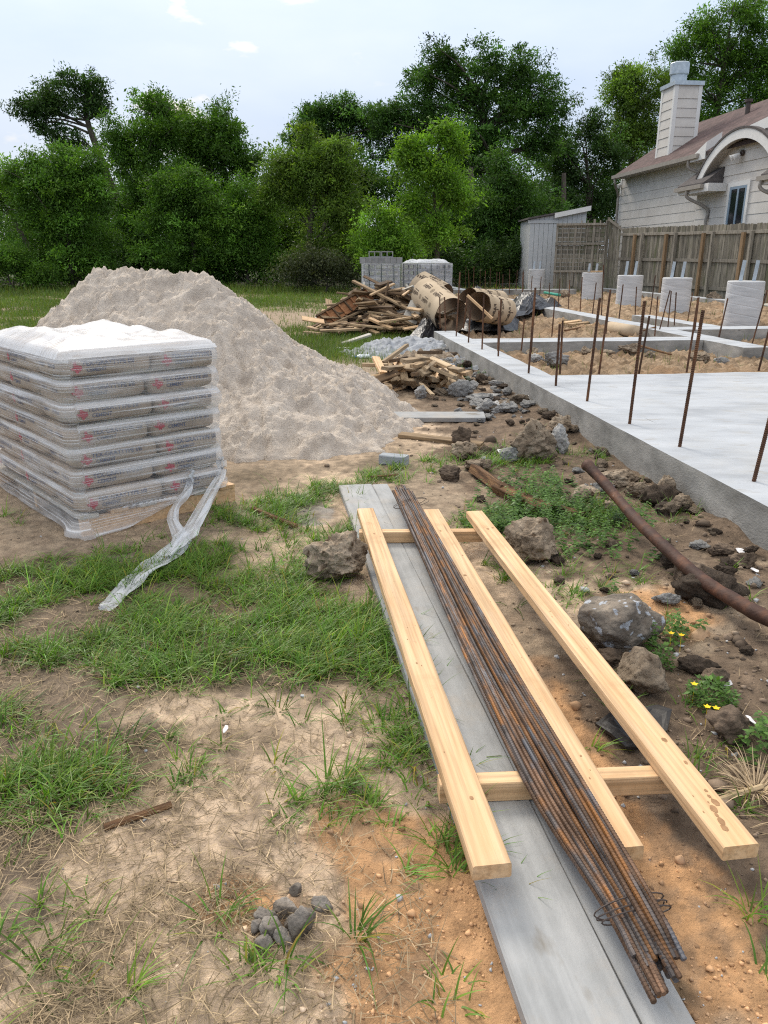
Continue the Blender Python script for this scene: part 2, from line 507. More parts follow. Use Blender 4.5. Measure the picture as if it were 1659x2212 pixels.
M = dict(
    newwood=mat('new_pine', (0.52, 0.315, 0.158), (0.69, 0.48, 0.29), 2.4, 0.66, 0.12, 34, (0.9, 14, 14), c3=(0.62, 0.41, 0.225), obj_var=0.06, spots=(0.22, 0.12, 0.06), sscale=1.3, spos=(0.69, 0.74), detail=8),
    greywood=mat('weathered_plank', (0.25, 0.255, 0.255), (0.38, 0.38, 0.375), 2.6, 0.8, 0.2, 30, (2.2, 5, 5), c3=(0.32, 0.325, 0.325), obj_var=0.04, pos=(0.25, 0.75), detail=9, spots=(0.20, 0.18, 0.15), sscale=3.0, spos=(0.66, 0.8)),
    oldwood=mat('old_lumber', (0.15, 0.10, 0.058), (0.45, 0.32, 0.185), 2.5, 0.85, 0.25, 22, (1.5, 14, 14), c3=(0.29, 0.20, 0.115), obj_var=0.42),
    darkwood=mat('dirty_lumber', (0.045, 0.03, 0.02), (0.19, 0.12, 0.065), 2.5, 0.9, 0.3, 22, (1.5, 14, 14), obj_var=0.35),
    stud=mat('cut_stud', (0.24, 0.17, 0.10), (0.52, 0.40, 0.26), 2.5, 0.85, 0.2, 22, (1.5, 14, 14), c3=(0.38, 0.28, 0.175), obj_var=0.35),
    palewood=mat('pale_plywood', (0.36, 0.34, 0.30), (0.52, 0.48, 0.41), 3, 0.85, 0.15, 30, (1, 6, 6), obj_var=0.15),
    rustwood=mat('red_brown_form', (0.14, 0.055, 0.022), (0.34, 0.16, 0.07), 3, 0.85, 0.25, 22, (2, 10, 10)),
    rot=mat('rotten_wood', (0.05, 0.028, 0.015), (0.33, 0.19, 0.09), 3.5, 0.95, 0.8, 20, (1.2, 12, 12), c3=(0.15, 0.08, 0.04), bdist=0.02),
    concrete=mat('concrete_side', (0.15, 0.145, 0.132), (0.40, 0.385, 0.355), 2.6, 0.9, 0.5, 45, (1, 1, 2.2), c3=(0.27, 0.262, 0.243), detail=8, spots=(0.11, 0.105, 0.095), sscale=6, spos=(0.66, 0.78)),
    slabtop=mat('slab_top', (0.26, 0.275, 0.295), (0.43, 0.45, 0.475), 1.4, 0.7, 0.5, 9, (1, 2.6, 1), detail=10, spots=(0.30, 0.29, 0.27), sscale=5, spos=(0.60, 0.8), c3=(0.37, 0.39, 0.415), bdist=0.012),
    pier=mat('pier_concrete', (0.40, 0.405, 0.41), (0.60, 0.60, 0.60), 2.0, 0.88, 0.2, 40, (1, 1, 6), detail=7),
    galv=mat('galvanised', (0.36, 0.41, 0.45), (0.52, 0.57, 0.61), 8, 0.45, metal=0.6),
    rebar=mat('rusty_bar', (0.048, 0.024, 0.014), (0.17, 0.074, 0.032), 5, 0.75, 0.3, 60, c3=(0.095, 0.045, 0.024), obj_var=0.3),
    block=mat('grey_block', (0.20, 0.20, 0.205), (0.31, 0.31, 0.31), 8, 0.95, 0.4, 90, obj_var=0.14),
    heapstone=mat('heap_stone', (0.13, 0.108, 0.086), (0.36, 0.325, 0.285), 11, 0.95, 0.9, 45, obj_var=0.22, c3=(0.235, 0.205, 0.175), detail=9, bdist=0.015),
    knot=mat('knot', (0.24, 0.13, 0.06), (0.38, 0.22, 0.11), 40, 0.7),
    brick=mat('paver_block', (0.22, 0.24, 0.26), (0.36, 0.38, 0.40), 9, 0.95, 0.4, 90),
    rubble=mat('pale_rubble', (0.17, 0.158, 0.142), (0.43, 0.42, 0.40), 9, 0.95, 0.9, 45, obj_var=0.25, c3=(0.30, 0.295, 0.285), detail=9, bdist=0.02),
    clod=mat('clay_clod', (0.13, 0.095, 0.065), (0.44, 0.36, 0.27), 13, 1.0, 1.0, 38, obj_var=0.25, c3=(0.29, 0.225, 0.16), bdist=0.03, detail=9, spots=(0.085, 0.055, 0.032), sscale=20, spos=(0.58, 0.68)),
    darkclod=mat('dark_clod', (0.05, 0.036, 0.026), (0.19, 0.14, 0.10), 14, 1.0, 1.0, 38, obj_var=0.25, bdist=0.02),
    boulder=mat('boulder', (0.11, 0.086, 0.066), (0.36, 0.295, 0.23), 9, 0.95, 1.0, 34, c3=(0.20, 0.17, 0.138), bdist=0.02, spots=(0.42, 0.44, 0.47), sscale=24, spos=(0.585, 0.62), detail=9),
    tarp=mat('black_plastic', (0.006, 0.006, 0.008), (0.016, 0.016, 0.020), 5, 0.40, 0.5, 9, spec=0.3, bdist=0.03),
    rubber=mat('dirty_black_rubber', (0.012, 0.012, 0.014), (0.05, 0.045, 0.04), 12, 0.5, 0.4, 20, spots=(0.22, 0.18, 0.13), sscale=14, spos=(0.62, 0.72)),
    pole=mat('rusty_pole', (0.028, 0.013, 0.009), (0.15, 0.062, 0.030), 9, 0.7, 0.5, 30, c3=(0.062, 0.028, 0.018), spots=(0.40, 0.36, 0.33), sscale=9, spos=(0.69, 0.73)),
    card=mat('cardboard_tube', (0.35, 0.27, 0.18), (0.48, 0.38, 0.265), 3, 0.85, 0.08, 30, obj_var=0.1),
    cardin=mat('cardboard_inside', (0.19, 0.13, 0.085), (0.28, 0.20, 0.135), 3, 0.9),
    ink=mat('dark_ink', (0.06, 0.04, 0.03), rough=0.9),
    blueink=mat('blue_ink', (0.025, 0.045, 0.13), rough=0.8),
    redink=mat('red_ink', (0.45, 0.035, 0.06), rough=0.8),
    paper=mat('bag_paper', (0.31, 0.235, 0.17), (0.48, 0.38, 0.285), 5, 0.85, 0.25, 16, obj_var=0.08),
    bottle=mat('clear_bottle', (0.65, 0.70, 0.75), (0.8, 0.85, 0.9), 5, 0.15, spec=0.6),
    cap=mat('blue_cap', (0.02, 0.12, 0.5), rough=0.5),
    litter=mat('white_litter', (0.62, 0.60, 0.60), (0.8, 0.78, 0.78), 12, 0.7),
    fence=mat('fence_board', (0.085, 0.075, 0.060), (0.28, 0.25, 0.205), 2.4, 0.9, 0.25, 14, (6, 6, 0.8), c3=(0.19, 0.17, 0.14), detail=7, spots=(0.10, 0.105, 0.055), sscale=1.1, spos=(0.54, 0.72), vcol='tone'),
    fencepost=mat('fence_post', (0.14, 0.125, 0.10), (0.31, 0.275, 0.225), 3, 0.9, 0.2, 14, (6, 6, 1), obj_var=0.15),
    newpost=mat('brown_post', (0.17, 0.11, 0.06), (0.28, 0.185, 0.105), 3, 0.85, 0.2, 14, (6, 6, 1), obj_var=0.12),
    siding=mat('painted_siding', (0.53, 0.495, 0.455), (0.62, 0.59, 0.55), 2, 0.75, 0.05, 30),
    trim=mat('painted_trim', (0.62, 0.61, 0.59), (0.70, 0.69, 0.67), 3, 0.7),
    soffit=mat('soffit', (0.36, 0.33, 0.29), (0.42, 0.385, 0.34), 3, 0.8),
    gutter=mat('brown_gutter', (0.26, 0.235, 0.205), (0.33, 0.30, 0.265), 4, 0.5),
    winglass=mat('dark_glass', (0.012, 0.014, 0.018), rough=0.08, spec=0.6),
    winframe=mat('blue_grey_frame', (0.20, 0.27, 0.34), (0.26, 0.33, 0.40), 5, 0.5),
    shed=mat('shed_panel', (0.38, 0.40, 0.41), (0.47, 0.48, 0.49), 3, 0.75, 0.1, 20, (1, 1, 3)),
    darkmetal=mat('dark_metal', (0.05, 0.035, 0.03), (0.09, 0.07, 0.06), 6, 0.5),
    bark=mat('bark', (0.045, 0.036, 0.028), (0.12, 0.10, 0.08), 6, 0.95, 0.8, 12, (3, 3, 0.6), bdist=0.03),
    straw=mat('straw', (0.33, 0.24, 0.135), (0.55, 0.43, 0.27), 5, 0.9, coord='Object'),
    yellow=mat('yellow_petal', (0.75, 0.52, 0.01), rough=0.6),
    green=mat('pipe_green', (0.05, 0.35, 0.25), rough=0.5),
)

def grime(m, scale, lo, hi, col, amount):
    """dirt with a shape of its own: smears and handprints of clay"""
    t = m.node_tree; nd = t.nodes; lk = t.links.new; bs = nd['Principled BSDF']
    src = bs.inputs['Base Color'].links[0].from_socket
    co = nd.new('ShaderNodeTexCoord'); n = nd.new('ShaderNodeTexNoise'); n.inputs['Scale'].default_value = scale; n.inputs['Detail'].default_value = 9; n.inputs['Roughness'].default_value = .72
    lk(co.outputs['Object'], n.inputs['Vector'])
    r = nd.new('ShaderNodeMapRange'); r.inputs['From Min'].default_value = lo; r.inputs['From Max'].default_value = hi; r.inputs['To Max'].default_value = amount; lk(n.outputs[0], r.inputs['Value'])
    x = nd.new('ShaderNodeMix'); x.data_type = 'RGBA'; x.inputs[7].default_value = (*col, 1); lk(r.outputs[0], x.inputs[0]); lk(src, x.inputs[6]); lk(x.outputs[2], bs.inputs['Base Color'])
def grain(m, sc=(0.7, 42, 42), lo=.74, hi=1.06):
    t = m.node_tree; nd = t.nodes; lk = t.links.new; bs = nd['Principled BSDF']
    src = bs.inputs['Base Color'].links[0].from_socket
    co = nd.new('ShaderNodeTexCoord'); mp = nd.new('ShaderNodeMapping'); mp.inputs['Scale'].default_value = sc
    n = nd.new('ShaderNodeTexNoise'); n.inputs['Scale'].default_value = 2.0; n.inputs['Detail'].default_value = 4; n.inputs['Distortion'].default_value = .35
    lk(co.outputs['Object'], mp.inputs[0]); lk(mp.outputs[0], n.inputs['Vector'])
    r = nd.new('ShaderNodeMapRange'); r.inputs['From Min'].default_value = .36; r.inputs['From Max'].default_value = .58; r.inputs['To Min'].default_value = lo; r.inputs['To Max'].default_value = hi; lk(n.outputs[0], r.inputs['Value'])
    x = nd.new('ShaderNodeMix'); x.data_type = 'RGBA'; x.blend_type = 'MULTIPLY'; x.inputs[0].default_value = 1
    lk(src, x.inputs[6]); lk(r.outputs[0], x.inputs[7]); lk(x.outputs[2], bs.inputs['Base Color'])
grain(M['newwood'])
grain(M['greywood'], (0.8, 26, 26), .92, 1.03)
grime(M['newwood'], 3.2, .53, .72, (.36, .22, .11), .6)
grime(M['newwood'], 12, .655, .70, (.16, .08, .035), .85)
grime(M['newwood'], 1.1, .55, .75, (.55, .40, .27), .6)
grime(M['greywood'], 2.2, .50, .70, (.40, .33, .25), .45)
grime(M['slabtop'], 0.9, .52, .75, (.40, .38, .34), .5)
grime(M['siding'], 0.8, .50, .80, (.42, .38, .33), .35)
grime(M['concrete'], 1.4, .52, .7, (.25, .235, .20), .6)

# ------------------------------------------------------------------ the ground
PLK0 = np.array((-0.14, 4.75)); PLK1 = np.array((0.46, 0.7))     # grey plank, far and near end
def seg_dist(x, y, a, b):
    ab = b - a
    t = np.clip(((x - a[0]) * ab[0] + (y - a[1]) * ab[1]) / ab.dot(ab), 0, 1)
    return np.hypot(x - a[0] - ab[0] * t, y - a[1] - ab[1] * t)

def flat_mask(x, y):
    d = seg_dist(x, y, PLK0 + (0.18, 0), PLK1 + (0.22, 0))
    return sstep(0.25, 0.7, d)

def dark_zone(x, y):
    """churned dark earth along the foundation and on the far side of the boards"""
    u, v = uv_of(x, y)
    near = sstep(-1.75, -0.75, v) * (1 - sstep(0.1, 0.3, v)) * (1 - sstep(7.5, 9.5, u))
    e = np.exp(-(((x - 1.35) / 0.75) ** 2 + ((y - 1.9) / 0.9) ** 2))
    return np.clip(near * 0.9 + e, 0, 1)

def gz(x, y):
    x = np.asarray(x, float); y = np.asarray(y, float)
    u, v = uv_of(x, y)
    h = 0.020 * fbm(x * 0.9, y * 0.9, 3, 1) * flat_mask(x, y)
    dz = dark_zone(x, y)
    lump = np.clip(0.55 - cells(x * 9, y * 9, 5), 0, 1) * 0.030 + np.clip(0.5 - cells(x * 22, y * 22, 6), 0, 1) * 0.013
    lump += np.clip(0.5 - cells(x * 4.2, y * 4.2, 8), 0, 1) * 0.055 * sstep(-1.1, -0.4, v)
    h = h + lump * dz * (0.25 + 0.75 * flat_mask(x, y)) * (0.35 + 0.65 * sstep(-0.2, 0.15, fbm(x * 1.7, y * 1.7, 3, 41) + 0.1))
    h = h + 0.06 * sstep(-0.7, -0.1, v) * (1 - sstep(0, 0.2, v)) * (0.6 + fbm(x * 2, y * 2, 3, 4)) * sstep(-3, 0, u) * (1 - sstep(9, 11, u))
    h = h + (0.010 * fbm(x * 7, y * 7, 3, 2) + 0.0075 * fbm(x * 28, y * 28, 3, 3, .6)) * (1 - sstep(9, 14, y))
    # crumbs of orange clay at the front
    oz = np.exp(-(((x - 0.15) / 0.5) ** 2 + ((y - 1.0) / 0.45) ** 2)) + np.exp(-(((x - 0.72) / 0.35) ** 2 + ((y - 1.1) / 0.7) ** 2))
    h = h + np.clip(0.5 - cells(x * 40, y * 40, 9), 0, 1) * 0.011 * np.clip(oz, 0, 1) * sstep(-0.1, 0.15, fbm(x * 5, y * 5, 3, 12))
    return h

def blob(x, y, px, py, rx, ry):
    c = at(px, py)
    return np.exp(-(((x - c[0]) / rx) ** 2 + ((y - c[1]) / ry) ** 2))

# grass density on the site: (sighted point, radii in metres, weight)
GRASS_BLOBS = [(-260, 1400, .4, .3, .8), (-320, 1700, .35, .2, .8), (-520, 1250, .6, .4, .8), (640, 1400, .42, .28, 1.0), (520, 1330, .36, .30, .7), (450, 1230, .45, .35, .55), (800, 1400, .25, .28, .9), (700, 1290, .22, .2, .5),
               (420, 1460, .3, .14, .7), (170, 1680, .24, .10, 1.0), (60, 1740, .22, .11, 1.0), (250, 1620, .2, .12, .8), (300, 1480, .2, .12, .6),
               (550, 1130, .5, .4, .62), (640, 1080, .4, .3, .5), (60, 1250, .4, .3, .85), (230, 1230, .4, .25, .75), (330, 1330, .3, .2, .6), (90, 1390, .35, .2, .6), (40, 1560, .2, .12, .6), (800, 1010, .7, .5, .55), (530, 1030, .3, .3, .6),
               (1180, 1110, .35, .3, .75), (1040, 1120, .25, .3, .5), (1090, 1220, .1, .25, .6), (1080, 1370, .06, .25, .55), (1290, 980, .2, .4, .7),
               (1120, 990, .4, .4, .35), (1180, 880, .5, .6, .3), (760, 1150, .12, .25, .8), (690, 1230, .1, .15, .7), (870, 1600, .07, .2, .5),
               (1560, 1600, .12, .15, .25), (980, 1850, .06, .12, .5), (470, 1985, .06, .04, .6), (560, 2090, .05, .03, .8), (40, 2080, .10, .05, .35), (250, 2020, .12, .07, .25),
               (330, 2130, .12, .04, .3), (1470, 2140, .05, .05, .7), (120, 1880, .2, .10, .35), (1480, 1290, .3, .3, .3), (1400, 1130, .3, .4, .25), (1240, 1300, .12, .2, .35),
               (780, 1750, .15, .12, .35), (650, 1660, .25, .2, .3), (860, 960, .5, .5, .5), (500, 1590, .25, .1, .5)]
def grass_density(x, y):
    g = 0.0
    for px, py, rx, ry, w in GRASS_BLOBS:
        g = g + w * blob(x, y, px, py, rx, ry)
    return g

def meadow(x, y):
    """open grass beyond the sand and round the lumber heap"""
    m = sstep(11.0, 14, y) * (1 - sstep(-4.2, -3.0, x) * (1 - sstep(12, 13, y)))
    bare = np.exp(-(((x + 3.2) / 3.2) ** 2 + ((y - 20.5) / 3.6) ** 2))
    k = np.clip(m - 1.2 * bare, 0, 1)
    near = np.exp(-(((x + 0.75) / 0.9) ** 2 + ((y - 12.6) / 1.7) ** 2))
    return np.clip(k + near, 0, 1)

def ground_colour(x, y):
    mud = np.array((0.225, 0.175, 0.130)); pale = np.array((0.56, 0.43, 0.31)); orange = np.array((0.50, 0.295, 0.155))
    grey = np.array((0.37, 0.34, 0.31)); dark = np.array((0.165, 0.122, 0.088)); green = np.array((0.085, 0.105, 0.035)); brown = np.array((0.32, 0.25, 0.182))
    c = np.tile(brown, (x.size, 1)).reshape(x.shape + (3,))
    w = 0.50 * fbm(x * 2.6, y * 2.6, 5, 21) + 0.45 * fbm(x * 9, y * 9, 4, 22)
    def lay(c, col, m, lo=0.35, hi=0.6):
        k = sstep(lo, hi, m + w)[..., None]
        return c * (1 - k) + col * k
    c = lay(c, mud, blob(x, y, 150, 1600, 1.0, 0.9) + blob(x, y, 60, 2080, .45, .5) + blob(x, y, 300, 1300, .9, .7) + blob(x, y, 330, 2000, .22, .3))
    pl = (1.15 * blob(x, y, 640, 1650, .45, .5) + 1.1 * blob(x, y, 620, 2100, .42, .35) + blob(x, y, 640, 1120, .4, .9) + blob(x, y, 830, 930, .9, 1.3)
          + blob(x, y, 1320, 1280, .45, .5) + blob(x, y, 700, 1290, .3, .3) + blob(x, y, 470, 1900, .25, .25) + blob(x, y, 850, 1200, .5, .5))
    c = lay(c, pale, pl)
    c = lay(c, grey, blob(x, y, 640, 1100, .22, .4) + blob(x, y, 230, 1215, .3, .12) + .8 * blob(x, y, 1010, 900, .8, .8), 0.5, 0.75)
    og = (blob(x, y, 870, 1900, .24, .35) + blob(x, y, 960, 2150, .22, .3) + blob(x, y, 1480, 1950, .3, .45) + blob(x, y, 1420, 1760, .18, .4) + blob(x, y, 1420, 1300, .3, .2)
          + blob(x, y, 1220, 1560, .1, .5) + .8 * blob(x, y, 480, 1960, .12, .1) + .7 * blob(x, y, 740, 1780, .12, .1) + blob(x, y, 1470, 1360, .2, .2))
    c = lay(c, orange, og, 0.42, 0.85)
    c = lay(c, dark, dark_zone(x, y) * (1 - 0.75 * np.clip(blob(x, y, 1430, 1320, .35, .3) + blob(x, y, 1500, 2050, .16, .3), 0, 1)), 0.42, 0.75)
    # fine dark grit and damp spots
    k = (sstep(0.12, 0.3, fbm(x * 11, y * 11, 4, 31)) * 0.45)[..., None]
    c = c * (1 - k) + dark * 1.4 * k
    gd = (sstep(0.25, 0.9, grass_density(x, y)) * 0.75)[..., None]
    c = c * (1 - gd) + np.array((0.10, 0.078, 0.048)) * gd
    m = (meadow(x, y) * sstep(-0.45, 0.1, fbm(x * 0.9, y * 0.9, 4, 51)))[..., None]
    c = c * (1 - m) + green * m
    u, v = uv_of(x, y)
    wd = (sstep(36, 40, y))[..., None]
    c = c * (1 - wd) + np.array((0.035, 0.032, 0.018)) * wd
    return c

def build_ground():
    ny, nx = 640, 620
    ys = [0.25]
    while ys[-1] < 62: ys.append(ys[-1] + max(0.006, ys[-1] * 0.0088))
    ys = np.array(ys); s = np.linspace(-1, 1, nx)
    s = np.sign(s) * np.abs(s) ** 1.25
    X = s[None, :] * (1.6 + 0.85 * ys)[:, None]; Y = np.repeat(ys[:, None], nx, 1)
    Z = gz(X, Y)
    u, v = uv_of(X, Y)
    Z = Z - 0.12 * (sstep(0.02, 0.15, v) * (1 - sstep(10.3, 10.6, v)) * sstep(-6, -5.5, u) * (1 - sstep(36, 37, u)))
    V = np.column_stack((X.ravel(), Y.ravel(), Z.ravel()))
    n = len(ys); idx = np.arange(n * nx).reshape(n, nx)
    F = np.stack((idx[:-1, :-1], idx[:-1, 1:], idx[1:, 1:], idx[1:, :-1]), -1).reshape(-1, 4)
    m = mat('earth', (0.58, 0.58, 0.58), (1.32, 1.30, 1.26), 16, 0.97, 1.0, 90, vcol='soil', bdist=0.012, spec=0.12, detail=10)
    o = obj('ground', V, F, m, smooth=True, local=True)
    attr(o, 'soil', ground_colour(X, Y).reshape(-1, 3))
    tag(o, kind='structure')
    mf = mat('meadow_far', (0.04, 0.055, 0.018), (0.09, 0.10, 0.035), 0.3, 1.0)
    b = MB(); b.add([(-900, -300, -0.25), (900, -300, -0.25), (900, 1500, -0.25), (-900, 1500, -0.25)], [[0, 1, 2, 3]])
    tag(b.build('terrain', mf), kind='structure')
build_ground()

# ------------------------------------------------------------------ sand pile
SA, SB = np.array((-2.95, 8.25)), np.array((-1.75, 7.85))
def sand_h(x, y):
    ab = SB - SA
    t = np.clip(((x - SA[0]) * ab[0] + (y - SA[1]) * ab[1]) / ab.dot(ab), 0, 1)
    dx, dy = x - SA[0] - ab[0] * t, y - SA[1] - ab[1] * t
    d = np.hypot(dx, dy); th = np.arctan2(dy, dx)
    k = np.array((-math.pi, -2.4, -1.75, -1.25, -0.85, -0.5, -0.15, 0.2, 0.8, 1.57, 2.4, math.pi))
    r = np.array((1.35, 1.6, 2.15, 2.55, 2.6, 2.3, 2.02, 1.88, 1.9, 1.9, 1.5, 1.35))
    Rr = np.interp(th, k, r) * (1 + 0.15 * fbm(x * 0.9, y * 0.9, 4, 61) + 0.09 * fbm(x * 4, y * 4, 3, 58))
    q = d / Rr
    top = 1.30 + 0.05 * (1 - t) - 0.03 * t
    h = top * np.clip(1 - q, 0, 1) ** 1.12
    h = top - (top - h) * sstep(-0.05, 0.35, q) ** 0.55 * 1.0 if False else h
    h = np.minimum(h, top * (0.985 - 0.10 * q))
    h = h + 0.07 * np.exp(-np.clip(q - 0.75, 0, 9) ** 2 * 22) * sstep(0.55, 0.9, q) * (q < 1.6)
    env = np.clip(h / 0.12, 0, 1)
    # runnels down the flanks, shovel scars and footprints, clods
    ang = th * 9 + d * 0.5
    run = np.abs(fbm(ang * 0.9, d * 1.3, 4, 62))
    h = h - env * 0.055 * sstep(0.12, 0.5, q) * sstep(0.25, 0.0, run) * 0.8
    h = h + env * (0.08 * fbm(x * 1.3, y * 1.3, 3, 63) - 0.05 * np.abs(fbm(x * 4.5, y * 4.5, 4, 64, .6)) + .010)
    for fx, fy, rr, dp in FOOT:
        e = np.exp(-(((x - fx) / rr) ** 2 + ((y - fy) / (rr * 0.7)) ** 2) ** 1.7)
        h = h - dp * e + dp * 0.45 * np.exp(-((np.hypot((x - fx) / rr, (y - fy) / (rr * .7)) - 1.25) / 0.25) ** 2)
    c1 = np.clip(0.52 - cells(x * 6, y * 6, 65), 0, 1) * 0.085 * sstep(-0.05, 0.25, fbm(x * 1.3, y * 1.3, 3, 66))
    c2 = np.clip(0.55 - cells(x * 17, y * 17, 67), 0, 1) * 0.060 * sstep(-0.25, 0.15, fbm(x * 2.1, y * 2.1, 3, 68))
    h = h + env * (c1 + c2 + np.clip(0.55 - cells(x * 27, y * 27, 60), 0, 1) * 0.040 * sstep(-.2, .2, fbm(x * 3, y * 3, 2, 59)) + 0.030 * fbm(x * 13, y * 13, 4, 69, .6))
    return h - 0.012
FOOT = [(-2.1, 7.75, .15, .06), (-1.75, 7.5, .13, .07), (-1.5, 7.7, .14, .07), (-1.2, 7.4, .14, .07), (-2.5, 7.6, .16, .05), (-1.35, 7.2, .13, .06), (-0.95, 7.0, .14, .06),
        (-1.6, 6.95, .14, .06), (-2.1, 7.1, .17, .06), (-1.0, 7.75, .13, .07), (-0.6, 7.3, .12, .05), (-2.9, 7.7, .16, .05), (-1.25, 6.5, .15, .06), (-0.75, 6.45, .14, .05), (-0.3, 6.9, .12, .04)]
def build_sand():
    xs = np.arange(-5.9, 1.3, 0.0155); ys = np.arange(5.0, 10.9, 0.018)
    X, Y = np.meshgrid(xs, ys)
    H = sand_h(X, Y)
    G = gz(X, Y)
    Z = np.maximum(G - 0.03, H + 0.0)
    Z = np.where(H < 0.012, np.minimum(Z, G - 0.02), Z)
    # close the sheet down to the earth so it is a body
    m = mat('pale_sand', (0.42, 0.36, 0.303), (0.66, 0.585, 0.505), 7, 1.0, 1.0, 70, c3=(0.55, 0.48, 0.41), bdist=0.025, spec=0.1, detail=9)
    n0, n1 = X.shape; idx = np.arange(n0 * n1).reshape(n0, n1)
    F = np.stack((idx[:-1, :-1], idx[:-1, 1:], idx[1:, 1:], idx[1:, :-1]), -1).reshape(-1, 4)
    keep = (H > -0.03).ravel()
    F = F[keep[F].all(1)]
    used = np.unique(F); mp_ = -np.ones(n0 * n1, int); mp_[used] = np.arange(len(used))
    V = np.column_stack((X.ravel(), Y.ravel(), Z.ravel()))[used]
    rj = np.random.default_rng(2).normal(size=len(V))
    V[:, 2] += rj * 0.0042 * np.clip((V[:, 2] - 0.02) * 12, 0, 1)
    o = obj('sand_pile', V, mp_[F], m, smooth=False)
    tag(o, "tall mound of pale builders' sand with footprints behind the wrapped pallet", 'sand pile')
build_sand()

# ------------------------------------------------------------------ concrete foundation
def bevbox(mb, u0, u1, v0, v1, z0, z1):
    mb.obox(lot(u0, v0, z0), FU, FV, (0, 0, 1), (u1 - u0, v1 - v0, z1 - z0))

def conc_body(name, u0, u1, v0, v1, z0, z1, parent, top=True, rough=0.006, seed=0, du=0.06):
    """a cast block: slightly uneven faces, worn top arris; sides and top are separate materials"""
    nu = max(2, int((u1 - u0) / du)); nv = max(2, int((v1 - v0) / du)); nz = max(3, int((z1 - z0) / 0.04))
    def jitter(P, nrm, amp):
        return P + nrm * (amp * 2 * fbm3(P, 3.0, 4, seed))[:, None]
    V = []; F = []; mi = []; n = 0
    def sheet(a, b, c, na, nb, nrm, m):
        nonlocal n
        s, t = np.meshgrid(np.linspace(0, 1, na + 1), np.linspace(0, 1, nb + 1))
        P = a + s.ravel()[:, None] * (b - a) + t.ravel()[:, None] * (c - a)
        edge = (s.ravel() > 1e-6) & (s.ravel() < 1 - 1e-6) & (t.ravel() > 1e-6) & (t.ravel() < 1 - 1e-6)
        P = P + nrm * (rough * fbm3(P, 4.0, 4, seed) * edge)[:, None]
        # the arris is chipped and wavy
        ids = np.arange(P.shape[0]).reshape(nb + 1, na + 1) + n
        V.append(P)
        q = np.stack((ids[:-1, :-1], ids[:-1, 1:], ids[1:, 1:], ids[1:, :-1]), -1).reshape(-1, 4)
        F.append(q); mi.append(np.full(len(q), m)); n += P.shape[0]
    A = lambda u, v, z: lot(u, v, z)
    up = np.array((0, 0, 1.))
    sheet(A(u0, v0, z0), A(u0, v1, z0), A(u0, v0, z1), nv, nz, -FU, 0)
    sheet(A(u1, v1, z0), A(u1, v0, z0), A(u1, v1, z1), nv, nz, FU, 0)
    sheet(A(u1, v0, z0), A(u0, v0, z0), A(u1, v0, z1), nu, nz, -FV, 0)
    sheet(A(u0, v1, z0), A(u1, v1, z0), A(u0, v1, z1), nu, nz, FV, 0)
    sheet(A(u0, v0, z1), A(u0, v1, z1), A(u1, v0, z1), nv, nu, up, 1)
    V = np.concatenate(V); F = np.concatenate(F); mi = np.concatenate(mi)
    # shared wobble keeps the seams closed
    k = sstep(z1 - 0.03, z1, V[:, 2])
    wob = fbm3(V, 2.3, 5, seed + 9)
    uu = (V - FO) @ FU; vv = (V - FO) @ FV
    V = V + np.outer(wob * 0.010 * k * np.where(vv < (v0 + v1) / 2, -1, 1), FV) * 0.8
    V[:, 2] += 0.010 * wob * k
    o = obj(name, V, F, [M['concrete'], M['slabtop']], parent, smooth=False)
    o.data.polygons.foreach_set('material_index', mi.astype(np.int32)); o.data.update()
    return o

ZT = 0.25
fd = empty('concrete_foundation', lot(0, 0, 0))
tag(fd, 'new grey concrete house foundation with footing walls and rusty steel dowels sticking up', 'foundation')
conc_body('edge_beam', -3.2, 9.89, 0.0, 0.36, -0.15, ZT, fd, seed=1, du=0.045)
conc_body('floor_slab', -3.2, 4.56, 0.362, 7.5, -0.10, ZT - 0.003, fd, seed=2, du=0.07)
conc_body('cross_wall', 7.95, 8.5, 0.362, 3.83, -0.15, ZT - 0.002, fd, seed=3)
conc_body('inner_beam', 6.85, 22.0, 3.84, 4.27, -0.15, ZT, fd, seed=4, du=0.08)
conc_body('cross_wall', 9.75, 10.3, 4.272, 9.5, -0.15, ZT - 0.002, fd, seed=5, du=0.08)
conc_body('short_beam', 10.302, 13.34, 5.0, 5.4, -0.15, ZT + 0.002, fd, seed=6, du=0.08)
conc_body('far_beam', 18.0, 36.0, 10.3, 10.75, -0.15, ZT, fd, seed=7, du=0.15)
conc_body('cross_wall', 35.4, 35.9, 4.8, 10.28, -0.15, ZT - 0.002, fd, seed=8, du=0.15)
conc_body('cross_wall', 28.2, 28.7, 3.9, 9.0, -0.15, ZT - 0.002, fd, seed=9, du=0.15)
conc_body('far_beam', 22.3, 35.38, 4.2, 4.6, -0.15, ZT, fd, seed=10, du=0.15)

